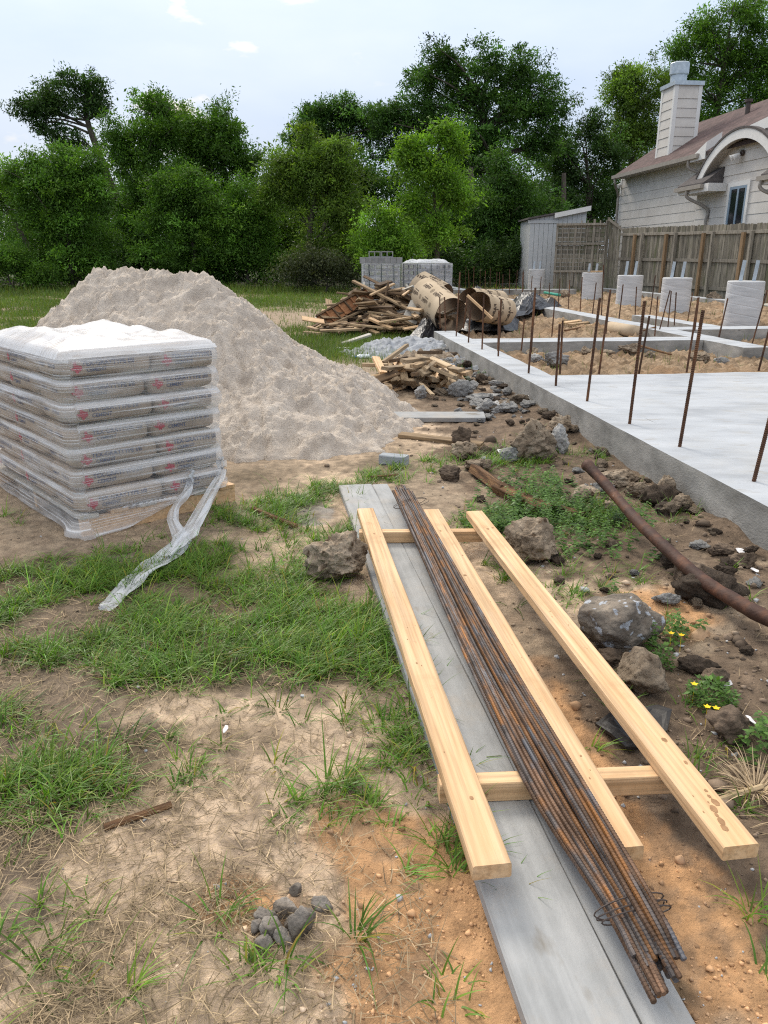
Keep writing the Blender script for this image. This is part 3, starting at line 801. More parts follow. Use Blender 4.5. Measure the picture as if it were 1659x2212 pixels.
def r5(x, y): return ((1040 + x / 1.885) * .864, (680 + y / 1.885) * .864)
def r5b(x, y): return ((1300 + x / 2.676) * .864, (640 + y / 2.676) * .864)
def r8(x, y): return ((1000 + x / 4.879) * .864, (680 + y / 4.879) * .864)
def r4(x, y): return ((700 + x / 2.676) * .864, (600 + y / 2.676) * .864)
DOWELS = [(r8, b, t) for b, t in [((490, 690), (485, 305)), ((555, 740), (545, 305)), ((685, 800), (732, 0)), ((775, 690), (822, 295)), ((835, 880), (855, 415)), ((1000, 965), (1025, 280)), ((1195, 985), (1207, 470)), ((1220, 800), (1231, 330)), ((1480, 960), (1518, 572)), ((1600, 985), (1655, 190))]]
DOWELS += [(r5, b, t) for b, t in [((530, 485), (563, 75)), ((658, 547), (678, 245)), ((678, 482), (692, 228)), ((805, 620), (867, 122)), ((862, 482), (917, 82)), ((1005, 727), (1078, 135)), ((1050, 480), (1100, 207)), ((1240, 837), (1353, 180)), ((1275, 474), (1331, 120)), ((1587, 1005), (1700, 560)), ((1614, 467), (1672, 240)), ((1125, 302), (1140, 115)), ((1187, 264), (1203, 90)), ((1217, 252), (1227, 98)), ((1425, 312), (1470, 125)), ((1583, 342), (1655, 85)), ((640, 305), (655, 125)), ((387, 405), (402, 130)), ((247, 332), (258, 175))]]
DOWELS += [(r5b, b, t) for b, t in [((15, 297), (20, 105)), ((70, 292), (82, 132)), ((128, 312), (142, 140)), ((190, 327), (200, 182)), ((255, 342), (268, 150)), ((323, 353), (333, 162)), ((402, 372), (417, 140)), ((485, 388), (510, 178)), ((662, 424), (690, 190)), ((770, 398), (780, 205)), ((868, 400), (906, 130)), ((932, 500), (1004, 230)), ((1032, 465), (1045, 243)), ((1120, 442), (1155, 245)), ((1330, 553), (1390, 283)), ((575, 520), (606, 225)), ((1170, 500), (1198, 275)), ((545, 400), (560, 60))]]
DOWELS += [(r4, b, t) for b, t in [((1240, 305), (1245, 165)), ((1295, 330), (1298, 178)), ((1338, 315), (1340, 190)), ((1372, 340), (1374, 205)), ((1405, 330), (1407, 190)), ((1448, 335), (1452, 215)), ((1490, 350), (1492, 230)), ((1535, 360), (1537, 198)), ((1580, 340), (1588, 200)), ((1628, 335), (1630, 200)), ((1265, 320), (1262, 200)), ((1468, 318), (1470, 215))]]
def rib_mat():
    m = M['rebar']
    t = m.node_tree; nd = t.nodes; lk = t.links.new
    bs = nd['Principled BSDF']
    tcn = nd.new('ShaderNodeTexCoord'); wv = nd.new('ShaderNodeTexWave')
    wv.wave_type = 'BANDS'; wv.bands_direction = 'X'; wv.inputs['Scale'].default_value = 26; wv.inputs['Distortion'].default_value = 0.3
    lk(tcn.outputs['Object'], wv.inputs['Vector'])
    bp = nd.new('ShaderNodeBump'); bp.inputs['Strength'].default_value = 1.0; bp.inputs['Distance'].default_value = 0.004
    lk(wv.outputs[0], bp.inputs['Height']); lk(bp.outputs[0], bs.inputs['Normal'])
rib_mat()

def bar_local(Ln, r, n=8, seg=1, rib=0.0):
    """a steel bar along X with rolled ribs as real rings when rib > 0"""
    if rib:
        xs = []; rs = []
        p = 0.011
        for i in range(int(Ln / p)):
            x = i * p
            xs += [x, x + p * .45, x + p * .6, x + p * .85]; rs += [r, r, r + rib, r + rib]
        xs.append(Ln); rs.append(r)
    else:
        xs = np.linspace(0, Ln, seg + 1); rs = [r] * (seg + 1)
    P = np.column_stack((xs, np.zeros(len(xs)), np.zeros(len(xs))))
    return tube(P, rs, n)

for fn, b, t in DOWELS:
    pb = at(*fn(*b), ZT - 0.02); tp = atY(*fn(*t), pb[1] * 1.004)
    d = tp - pb; ln = np.linalg.norm(d)
    V, F = bar_local(ln, 0.011 if pb[1] < 16 else 0.013, 7, 1, 0.0016 if pb[1] < 9 else 0)
    o = placed('dowel_bar', V, F, M['rebar'], Matrix.Identity(4))
    o.parent = fd
    o.matrix_local = Matrix.Translation(-Vector(ORG[fd.name])) @ frame(pb, d, (0, 1, 0))

# soil between the footing walls
def soil_h(u, v):
    h = 0.02 + 0.06 * fbm(u * 0.5, v * 0.5, 3, 71) + 0.05 * fbm(u * 1.6, v * 1.6, 3, 72)
    h += 0.15 * sstep(5.5, 8, v) * (1 - sstep(14, 24, u)) + 0.10 * np.exp(-(((u - 5.9) / 0.9) ** 2 + ((v - 2.6) / 1.4) ** 2))
    h += np.clip(0.55 - cells(u * 2.3, v * 2.3, 73), 0, 1) * 0.20 * sstep(-0.1, 0.3, fbm(u * .8, v * .8, 2, 75)) + np.clip(0.5 - cells(u * 5, v * 5, 74), 0, 1) * 0.14 + np.clip(0.5 - cells(u * 11, v * 11, 76), 0, 1) * 0.08
    return h
def build_soil():
    us = np.concatenate((np.arange(4.55, 14, 0.035), np.arange(14, 36, 0.09))); vs = np.arange(0.3, 10.4, 0.04)
    U, Vv = np.meshgrid(us, vs)
    Z = soil_h(U, Vv)
    P = FO + U.ravel()[:, None] * FU + Vv.ravel()[:, None] * FV
    P[:, 2] = Z.ravel()
    n0, n1 = U.shape; idx = np.arange(n0 * n1).reshape(n0, n1)
    F = np.stack((idx[:-1, :-1], idx[1:, :-1], idx[1:, 1:], idx[:-1, 1:]), -1).reshape(-1, 4)
    m = mat('clay_soil', (0.13, 0.088, 0.052), (0.42, 0.31, 0.205), 5.5, 1.0, 1.0, 26, c3=(0.28, 0.20, 0.13), bdist=0.03, detail=8, spec=0.1, spots=(0.30, 0.19, 0.11), sscale=0.8, spos=(0.55, 0.7))
    tag(obj('soil', P, F, m, smooth=False, local=True), kind='structure')
build_soil()

# round concrete piers with a pair of steel straps cast into each
PIERS = [((55, 165), 88, 265), ((415, 555), 112, 315), ((655, 825), 130, 362), ((960, 1155), 147, 382), ((1405, 1645), 170, 430)]
PL = ['pale round concrete pier nearest the grey shed', 'round concrete pier with a loose scrap of wood on top', 'middle round concrete pier with two steel straps before the fence',
      'round concrete pier beside the large right-hand one' , 'largest round concrete pier, close to the footing wall']
PL[3] = 'round concrete pier between the middle pier and the largest one'
PIER_POS = []
for i, ((xl, xr), yt, yb) in enumerate(PIERS):
    wpx = (xr - xl) / 2.676 * .864
    d = FPX * 0.72 / wpx
    px, py = r5b((xl + xr) / 2 + 3, yb)
    a = (px - CX) / FPX; b = (py - CY) / FPX
    c = np.array((a * d, d * (CO - b * SI), EYE - d * (SI + b * CO)))
    tx, ty = r5b((xl + xr) / 2, yt)
    zt = atY(tx, ty, c[1])[2]
    c = c + np.array((0, .33, 0)); PIER_POS.append((c, zt))
    p = empty('concrete_pier', (c[0], c[1], min(c[2], 0.1)))
    tag(p, PL[i], 'pier', 'round concrete piers along the fence')
    n = 48; zs = []; rs = []
    z = min(c[2], 0.0) - 0.25
    ph = 0.0
    V = []; F = []; nz = 60
    th = np.arange(n) * 2 * math.pi / n
    for k in range(nz + 1):
        z = (c[2] - 0.3) + (zt - c[2] + 0.3) * k / nz
        # the tube's spiral seam leaves a fine ridge
        s = ((z * 5.5 + 2 * th / (2 * math.pi) + i * .3) % 1.0)
        r = 0.352 - 0.0045 * np.exp(-((s - 0.5) / 0.05) ** 2) + 0.003 * vn(th * 3, np.full(n, z * 4), i)
        if k == nz: r = r - 0.012
        V.append(np.column_stack((c[0] + r * np.cos(th), c[1] + r * np.sin(th), np.full(n, z))))
    V = np.concatenate(V)
    for k in range(nz):
        for j in range(n):
            F.append([k * n + j, k * n + (j + 1) % n, (k + 1) * n + (j + 1) % n, (k + 1) * n + j])
    F.append([nz * n + j for j in range(n)])
    obj('column', V, F, M['pier'], p)
    hs = [.34, .30, .38, .38, .40][i]
    for s in ((-.16, .10) if i != 4 else (-.13, .14)):
        mb = MB(); V, F = board_mesh(hs + .2, 0.075, 0.006, 1, 0.001)
        mt = frame((c[0] + s, c[1] + .02, zt - .2), (0.08, 0, 1), (0, -1, 0))
        V = np.array([mt @ Vector(q) for q in V])
        obj('steel_strap', V, F, M['galv'], p)
c, zt = PIER_POS[1]
V, F = board_mesh(0.5, 0.07, 0.03, 3, 0.004)
tag(placed('wood_scrap', V, F, M['oldwood'], frame((c[0] - .22, c[1] - .18, zt + .002), (1, .25, 0))), 'short scrap of pale wood lying on top of a round pier', 'board')
V, F = board_mesh(0.42, 0.05, 0.025, 3, 0.004)
tag(placed('wood_scrap', V, F, M['newwood'], frame((c[0] - .1, c[1] - .1, zt + .034), (1, -.15, 0))), 'thin yellow stick lying across the scrap on the round pier', 'board')

# ------------------------------------------------------------------ grey plank, new boards, steel bundle in front
def plank_between(name, pf, pn, Wd, Th, m, z, label, cat='board', group=None, nseg=24, seed=0, wob=0.01, chip=0.003, bev=0.005):
    a = np.array((pf[0], pf[1], z)); b = np.array((pn[0], pn[1], z))
    d = b - a
    V, F = board_mesh(np.linalg.norm(d), Wd, Th, nseg, bev, wob, seed, chip)
    return tag(placed(name, V, F, m, frame(a, d)), label, cat, group)
ZP = 0.045
fl, fm, fr = at(733, 1048, ZP), at(806, 1048, ZP), at(833, 1050, ZP)
nl, nm, nr = at(1135, 2230, ZP), at(1345, 2300, ZP), at(1462, 2196, ZP)
ext = lambda a, b, t: a + (b - a) * t
a1, b1 = (fl + fm) / 2, None
wide = 0.212
# wide plank: its near end lies below the picture's lower edge
dirp = (at(1050, 1945, ZP) - fl); dirp /= np.linalg.norm(dirp)
prp = np.array((dirp[1], -dirp[0], 0)) * -1
prp = prp if prp[0] > 0 else -prp
pw = fl + prp * wide / 2
plank_between('grey_plank', pw, pw + dirp * 4.05, wide, 0.043, M['greywood'], 0.002, 'long wide weathered grey plank on the ground under the steel bars', seed=3)
pn_ = fl + prp * (wide + 0.0015 + 0.05)
plank_between('grey_plank', pn_ + dirp * 0.012, pn_ + dirp * 3.78, 0.100, 0.042, M['greywood'], 0.002, 'narrow weathered grey plank lying against the wide grey plank', seed=5)

ZB = 0.105; TB = 0.039
def new_board(fa, na, label, seed, wd=0.089):
    pf, pn = at(*fa, ZB + TB), at(*na, ZB + TB)
    o = plank_between('lumber_board', pf, pn, wd, TB, [M['newwood'], M['knot']], ZB, label, 'board', None, 30, seed, 0.004, 0.0025, 0.004)
    # knots, nail scars and a bark stain let into the face
    rg = np.random.default_rng(seed); me = o.data; ln = max(v.co.x for v in me.vertices)
    bm = bmesh.new(); bm.from_mesh(me)
    ks = [(rg.uniform(.1, ln - .1), rg.uniform(-.028, .028), rg.uniform(.003, .009), rg.uniform(1.2, 2.0)) for _ in range(4)]
    ks += [(rg.uniform(.1, ln - .1), rg.uniform(-.03, .03), rg.uniform(.0012, .002), 2.5) for _ in range(6)]
    if seed == 13: ks += [(ln - .19 + k * .022, .022 - .004 * k + rg.normal() * .006, rg.uniform(.004, .011), 1.6) for k in range(7)]
    for x, y, r_, el in ks:
        zt = .6 * .004 * vn(np.array([x * 1.1]), np.array([seed + 9.5]), 4)[0] + TB + .0007
        yo = .004 * vn(np.array([x * 1.3]), np.array([seed + .5]), 3)[0]
        vs = [bm.verts.new((x + r_ * el * math.cos(t) * rg.uniform(.75, 1.15), y + yo + r_ * math.sin(t) * rg.uniform(.75, 1.15), zt)) for t in np.arange(11) * 2 * math.pi / 11]
        bm.faces.new(vs).material_index = 1
    bm.to_mesh(me); bm.free()
    return o
new_board((789, 1098), (1064, 1868), 'new yellow two-by-four nearest the white-wrapped pallet, resting across the grey plank', 11)
new_board((931, 1100), (1352, 1830), 'new yellow two-by-four beneath the edge of the steel bar bundle', 12)
new_board((1024, 1104), (1602, 1826), 'new yellow two-by-four with bark stains at its near end, beside the boulder', 13)
def cross(fa, na, label, seed):
    pf, pn = at(*fa, ZB), at(*na, ZB)
    return plank_between('cross_bearer', pf, pn, 0.052, 0.058, M['newwood'], ZB - 0.0595, label, 'bearer', None, 10, seed, 0.0, 0.001, 0.003)
cross((776, 1146), (1042, 1144), 'short yellow wood bearer under the far ends of the new boards', 15)
cross((948, 1683), (1462, 1662), 'yellow wood bearer under the near ends of the new boards', 16)

def spline(P, n):
    P = np.asarray(P, float); t = np.arange(len(P)); tt = np.linspace(0, len(P) - 1, n)
    Q = np.vstack((2 * P[0] - P[1], P, 2 * P[-1] - P[-2])); out = []
    for s in tt:
        i = min(int(s), len(P) - 2); f = s - i
        p0, p1, p2, p3 = Q[i], Q[i + 1], Q[i + 2], Q[i + 3]
        out.append(0.5 * (2 * p1 + (p2 - p0) * f + (2 * p0 - 5 * p1 + 4 * p2 - p3) * f * f + (3 * p1 - p0 - 3 * p2 + p3) * f ** 3))
    return np.array(out)

def ribbed_path(P, r, n=7, rib=0.0008, pitch=0.0092):
    P = np.asarray(P); seg = np.linalg.norm(np.diff(P, axis=0), axis=1); s = np.concatenate(([0], np.cumsum(seg)))
    ss = []; rr = []
    for i in range(int(s[-1] / pitch)):
        x = i * pitch
        ss += [x, x + pitch * .42, x + pitch * .58, x + pitch * .86]; rr += [r, r, r + rib, r + rib]
    ss.append(s[-1]); rr.append(r)
    Q = np.column_stack([np.interp(ss, s, P[:, k]) for k in range(3)])
    return tube(Q, rr, n)

def bundle():
    zc = ZB + 0.0015
    r = 0.0058
    st = [((850, 1064), (889, 1060)), ((893, 1160), (945, 1160)), ((1003, 1420), (1092, 1415)), ((1140, 1700), (1262, 1690)), ((1300, 1960), (1415, 1950)), ((1385, 2120), (1476, 2070))]
    nb = 32
    rg = np.random.default_rng(5)
    mats_ = []
    for k, (c, rn) in enumerate([((0.165, 0.078, 0.030), 'orange_rust_bar'), ((0.085, 0.072, 0.068), 'grey_steel_bar'), ((0.105, 0.060, 0.036), 'brown_rust_bar')]):
        m = mat(rn, tuple(np.array(c) * 0.45), tuple(np.array(c) * 1.65), 4.5, 0.55, 0.25, 90, (1, 3, 3), c3=c, metal=0.25, obj_var=0.35, spots=(0.23, 0.10, 0.03) if k < 2 else (0.10, 0.10, 0.11), sscale=1.6, spos=(0.56, 0.64))
        mats_.append(m)
    rows = [[], []]
    for i in range(nb):
        layer = 0 if i < 16 else 1
        n_l = 20 if layer == 0 else nb - 16
        j = i if layer == 0 else i - 16
        t0 = (j + 0.5) / n_l * .86 if layer == 0 else 0.10 + 0.92 * (j + 0.5) / n_l
        P = []
        for q, (l, rgt) in enumerate(st):
            zz = zc + r + (0.0 if layer == 0 else 0.012 + 0.030 * float(sstep(.25, .75, t0)) * (0.35 if q in (0, 5) else 1)) - 0.010 * (q == 5) - 0.003 * (q == 4)
            a, b = at(*l, zz), at(*rgt, zz)
            t = t0 + rg.normal() * 0.030
            p = a + (b - a) * np.clip(t, 0.0, 1.0)
            p[2] = zz + abs(rg.normal()) * 0.0012
            P.append(p)
        d0 = P[1] - P[0]; P[0] = P[0] - d0 * rg.uniform(-0.05, 0.16)
        d1 = P[-1] - P[-2]; P[-1] = P[-1] + d1 * rg.uniform(-0.30, 0.28)
        V, F = ribbed_path(spline(P, 40), r)
        m = mats_[[2, 1, 2, 0, 1, 2, 1, 2, 2, 1, 0, 1][i % 12]]
        o = obj('steel_bar', V, F, m, smooth=False)
        tag(o, 'rusty ribbed steel bar in the tied bundle on the yellow boards', 'steel bar', 'steel bars of the tied bundle')
    def tie(l, rgt, label, loops, seed):
        a, b = at(*l, zc + .016), at(*rgt, zc + .016)
        w = (b - a); c = (a + b) / 2; L2 = np.linalg.norm(w) / 2; w /= np.linalg.norm(w)
        along = np.array((w[1], -w[0], 0))
        P = []
        rg = np.random.default_rng(seed)
        for k in range(loops * 20 + 1):
            th = k / 20 * 2 * math.pi
            P.append(c + w * (L2 + .012 + .004 * math.sin(k * 0.7)) * math.cos(th) + np.array((0, 0, 1)) * (0.021 * math.sin(th) + 0.003) + along * (0.014 * math.sin(th * .5 + 1) + .02 * k / (loops * 20)))
        P = np.array(P)
        V, F = tube(P, 0.0017, 5)
        tag(obj('tie_wire', V, F, M['darkmetal']), label, 'wire')
    tie((1296, 1975), (1422, 1945), 'loop of thin dark wire round the near end of the steel bars', 3, 1)
    tie((853, 1095), (915, 1080), 'loop of thin dark wire round the far end of the steel bars', 2, 2)
bundle()

# ------------------------------------------------------------------ pallet of bagged cement under stretch film
PF = np.array((-1.625, 3.90, 0.0)); E1 = np.array((0.743, 0.669, 0)); E2 = np.array((-0.669, 0.743, 0)); EZ = np.array((0, 0, 1.))
E1 /= np.linalg.norm(E1); E2 = np.array((-E1[1], E1[0], 0))
L1, L2, NL, LH, PZ = 0.875, 1.42, 7, 0.119, 0.118
def pw3(a, b, z): return PF + E1 * a + E2 * b + EZ * z

pal = empty('wooden_pallet', pw3(L1 / 2, L2 / 2, 0.0))
tag(pal, 'pale wooden pallet under the film-wrapped stack of cement bags', 'pallet')
for k, b in enumerate((-0.01, L2 / 2 - .02, L2 - .03)):
    mb = MB(); mb.obox(pw3(-0.0, b, -0.005), E1, E2, EZ, (L1 + 0.07, 0.042, 0.098)); mb.build('stringer', M['newwood'], pal)
for k in range(6):
    a = -0.004 + k * (L1 - 0.03) / 5
    mb = MB(); mb.obox(pw3(a, -0.014, 0.094), E1, E2, EZ, (0.1, L2 + .03, 0.019)); mb.build('deck_board', M['newwood'] if k % 2 else M['palewood'], pal)
mb = MB(); mb.obox(pw3(L1 - 0.03, -0.016, 0.0935), E1, E2, EZ, (0.10, L2 * .9, 0.020)); mb.build('deck_board', M['newwood'], pal)

BE = 8.0
def bag_surface(s, t):
    """outward coordinate of the bag's front at (s, t) in -1..1"""
    return np.power(np.clip(1 - np.abs(s) ** BE - np.abs(t) ** 3.6, 0.02, 1), 1 / BE)
def bag_mesh(hx, hy, hz, seed):
    D, F = ico(5)
    r = np.power(np.abs(D[:, 0]) ** BE + np.abs(D[:, 1]) ** BE + np.abs(D[:, 2]) ** 3.6 + 1e-9, -1 / BE)
    # solve the mixed-power surface by a few fixed-point steps
    for _ in range(25):
        f = (np.abs(D[:, 0]) * r) ** BE + (np.abs(D[:, 1]) * r) ** BE + (np.abs(D[:, 2]) * r) ** 3.6
        r = r * f ** (-0.19)
    P = D * r[:, None] * np.array((hx, hy, hz))
    w = 1 + 0.022 * fbm3(P, 8, 3, seed)
    P = P * w[:, None]
    return P, F

def state_outline():
    # plain outline of the state printed on the bags
    pts = [(-.18, .5), (.06, .5), (.06, .22), (.3, .14), (.46, .12), (.48, -.12), (.5, -.2), (.22, -.36), (.14, -.58), (-.02, -.5), (-.1, -.3), (-.2, -.2), (-.3, -.28), (-.5, -.02), (-.18, -.02)]
    return pts
def print_on(org, ax, out, hx, hz, items, parent, seed, hy):
    """lettering that follows the bag's bulging side: ax along the side, out away from the stack"""
    rg = np.random.default_rng(seed)
    for kind, txt, x, z, size, m in items:
        if kind == 'text':
            V, F = text_geo(txt, size)
            V = V.copy()
        else:
            pts = state_outline()
            V = np.array([(p[0] * size, p[1] * size, 0) for p in pts] + [(0, 0, 0)])
            n = len(pts); F = [[i, (i + 1) % n, n] for i in range(n)]
        X = V[:, 0] + x; Z = V[:, 1] + z
        o = bag_surface(X / hx, Z / hz) * hy + 0.0035
        P = org + ax * X[:, None] + out * o[:, None] + EZ * Z[:, None]
        obj('printed_marking', P, F, m, parent)

def side_items(hx, flip, rg):
    x0 = -hx * rg.uniform(.50, .68)
    it = [('state', '', x0 - .02, 0.0, 0.062, M['redink']), ('text', 'TEX-GRAY', x0 + 0.092, 0.016, 0.034, M['blueink']), ('text', 'CEMENT', x0 + 0.085, -0.017, 0.028, M['blueink']),
          ('text', 'TYPE I/II', x0 + 0.232, 0.014, 0.034, M['blueink'])]
    if hx > 0.21:
        it += []
    return it

ORD = ['bottom', 'second', 'third', 'fourth', 'fifth', 'sixth', 'top']
def bags():
    rg = np.random.default_rng(3)
    for k in range(NL):
        z = PZ + LH * (k + 0.5) - 0.002
        rk = np.random.default_rng(90 + k)
        sp = 0.46 if k % 2 else 0.50
        ins = rg.uniform(-0.004, 0.012); tw = rg.normal() * 0.006
        for nm, a0, a1_, b0, b1_ in (('at the near corner', 0, sp, 0, .40), ('beside the wood end of the pallet', sp, L1, 0, .40), ('facing away from the planks', 0, .42, .40, .92), ('facing away from the planks, at the back', 0, .42, .92, L2)):
            c = pw3((a0 + a1_) / 2, (b0 + b1_) / 2 + ins + tw + rk.uniform(0, .012), z + rk.normal() * .004)
            hx, hy, hz = (a1_ - a0) / 2 - 0.002, (b1_ - b0) / 2 - 0.002, LH / 2 * 1.03
            P, F = bag_mesh(hx, hy, hz, k * 7 + int(a0 * 10))
            tl_ = rk.normal() * .022; P[:, 2] += P[:, 0] * tl_ + P[:, 1] * rk.normal() * .02 - .010 * (P[:, 0] / hx) ** 2 * rk.uniform(0, 1) + .012 * fbm3(P * np.array((1, 1, .2)), 5, 2, int(rk.integers(99)))
            Wv = c + E1 * P[:, 0:1] + E2 * P[:, 1:2] + EZ * P[:, 2:3]
            o = obj('cement_bag', Wv, F, M['paper'], smooth=True)
            tag(o, f'paper cement bag in the {ORD[k]} layer, {nm}', 'cement bag', 'cement bags wrapped on the pallet')
            ORG[o.name] = np.array(o.location)
            if nm.startswith('facing'):
                it = side_items(hy, False, rg)
                # printed on the face that looks along -E1
                print_on(c, E2 * -1, -E1, hy, hz, it, o, k, hx)
            else:
                print_on(c, E1, -E2, hx, hz, side_items(hx, False, rg), o, k, hy)
                if nm.startswith('at the near'):
                    it = [('text', 'TYPE I/II', 0.06, 0.0, 0.028, M['blueink']), ('text', 'CEMENT', -0.08, 0.0, 0.026, M['blueink'])]
                    print_on(c, -E2, -E1, hy, hz, it, o, k, hx)
bags()

def film_mat(name, base, streak, tint=(0.72, 0.74, 0.77), vs=95.0, us=1.1, slope=0.0):
    m = bpy.data.materials.new(name); m.use_nodes = True
    t = m.node_tree; nd = t.nodes; lk = t.links.new
    out = nd['Material Output']; bs = nd['Principled BSDF']
    bs.inputs['Base Color'].default_value = (*tint, 1); bs.inputs['Roughness'].default_value = 0.28
    bs.inputs['Specular IOR Level'].default_value = 0.5
    a = nd.new('ShaderNodeAttribute'); a.attribute_name = 'film'
    def noise(sc, det, stretch, rot=0.0):
        mp = nd.new('ShaderNodeMapping'); mp.inputs['Scale'].default_value = stretch; mp.inputs['Rotation'].default_value = (0, 0, rot)
        lk(a.outputs['Vector'], mp.inputs[0])
        n = nd.new('ShaderNodeTexNoise'); n.inputs['Scale'].default_value = sc; n.inputs['Detail'].default_value = det
        lk(mp.outputs[0], n.inputs['Vector']); return n.outputs[0]
    def rng(v, a0, a1, b0, b1):
        r = nd.new('ShaderNodeMapRange'); r.inputs['From Min'].default_value = a0; r.inputs['From Max'].default_value = a1
        r.inputs['To Min'].default_value = b0; r.inputs['To Max'].default_value = b1; lk(v, r.inputs['Value']); return r.outputs[0]
    def add(x, y):
        q = nd.new('ShaderNodeMath'); q.operation = 'ADD'; q.use_clamp = True; lk(x, q.inputs[0]); lk(y, q.inputs[1]); return q.outputs[0]
    s1 = rng(noise(1.0, 4, (us, vs, 1)), 0.5, 0.72, 0, streak)
    s2 = rng(noise(1.0, 3, (us * 1.6, vs * .5, 1), 0.22), 0.55, 0.75, 0, streak * .8)
    s3 = rng(noise(1.0, 3, (2.2, 9, 1), 0.1), 0.5, 0.75, 0, streak * 0.6)
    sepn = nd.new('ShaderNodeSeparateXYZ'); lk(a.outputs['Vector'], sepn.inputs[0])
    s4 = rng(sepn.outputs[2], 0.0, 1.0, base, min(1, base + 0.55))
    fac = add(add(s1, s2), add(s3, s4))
    tr = nd.new('ShaderNodeBsdfTransparent')
    bp = nd.new('ShaderNodeBump'); bp.inputs['Strength'].default_value = 0.5; bp.inputs['Distance'].default_value = 0.004
    lk(s1, bp.inputs['Height']); lk(bp.outputs[0], bs.inputs['Normal'])
    tl = nd.new('ShaderNodeBsdfTranslucent'); tl.inputs[0].default_value = (*tint, 1)
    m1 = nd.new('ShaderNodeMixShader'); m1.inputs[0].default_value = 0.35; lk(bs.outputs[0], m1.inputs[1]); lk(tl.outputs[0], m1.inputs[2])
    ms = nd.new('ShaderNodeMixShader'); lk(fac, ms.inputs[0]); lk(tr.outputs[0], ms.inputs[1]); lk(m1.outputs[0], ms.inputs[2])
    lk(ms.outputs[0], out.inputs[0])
    return m
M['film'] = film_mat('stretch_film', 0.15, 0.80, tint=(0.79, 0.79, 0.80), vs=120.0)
M['blockfilm'] = film_mat('block_film', 0.16, 0.5, vs=30, us=1.2)
M['filmtail'] = film_mat('film_tail', 0.42, 0.5, vs=40, us=6)

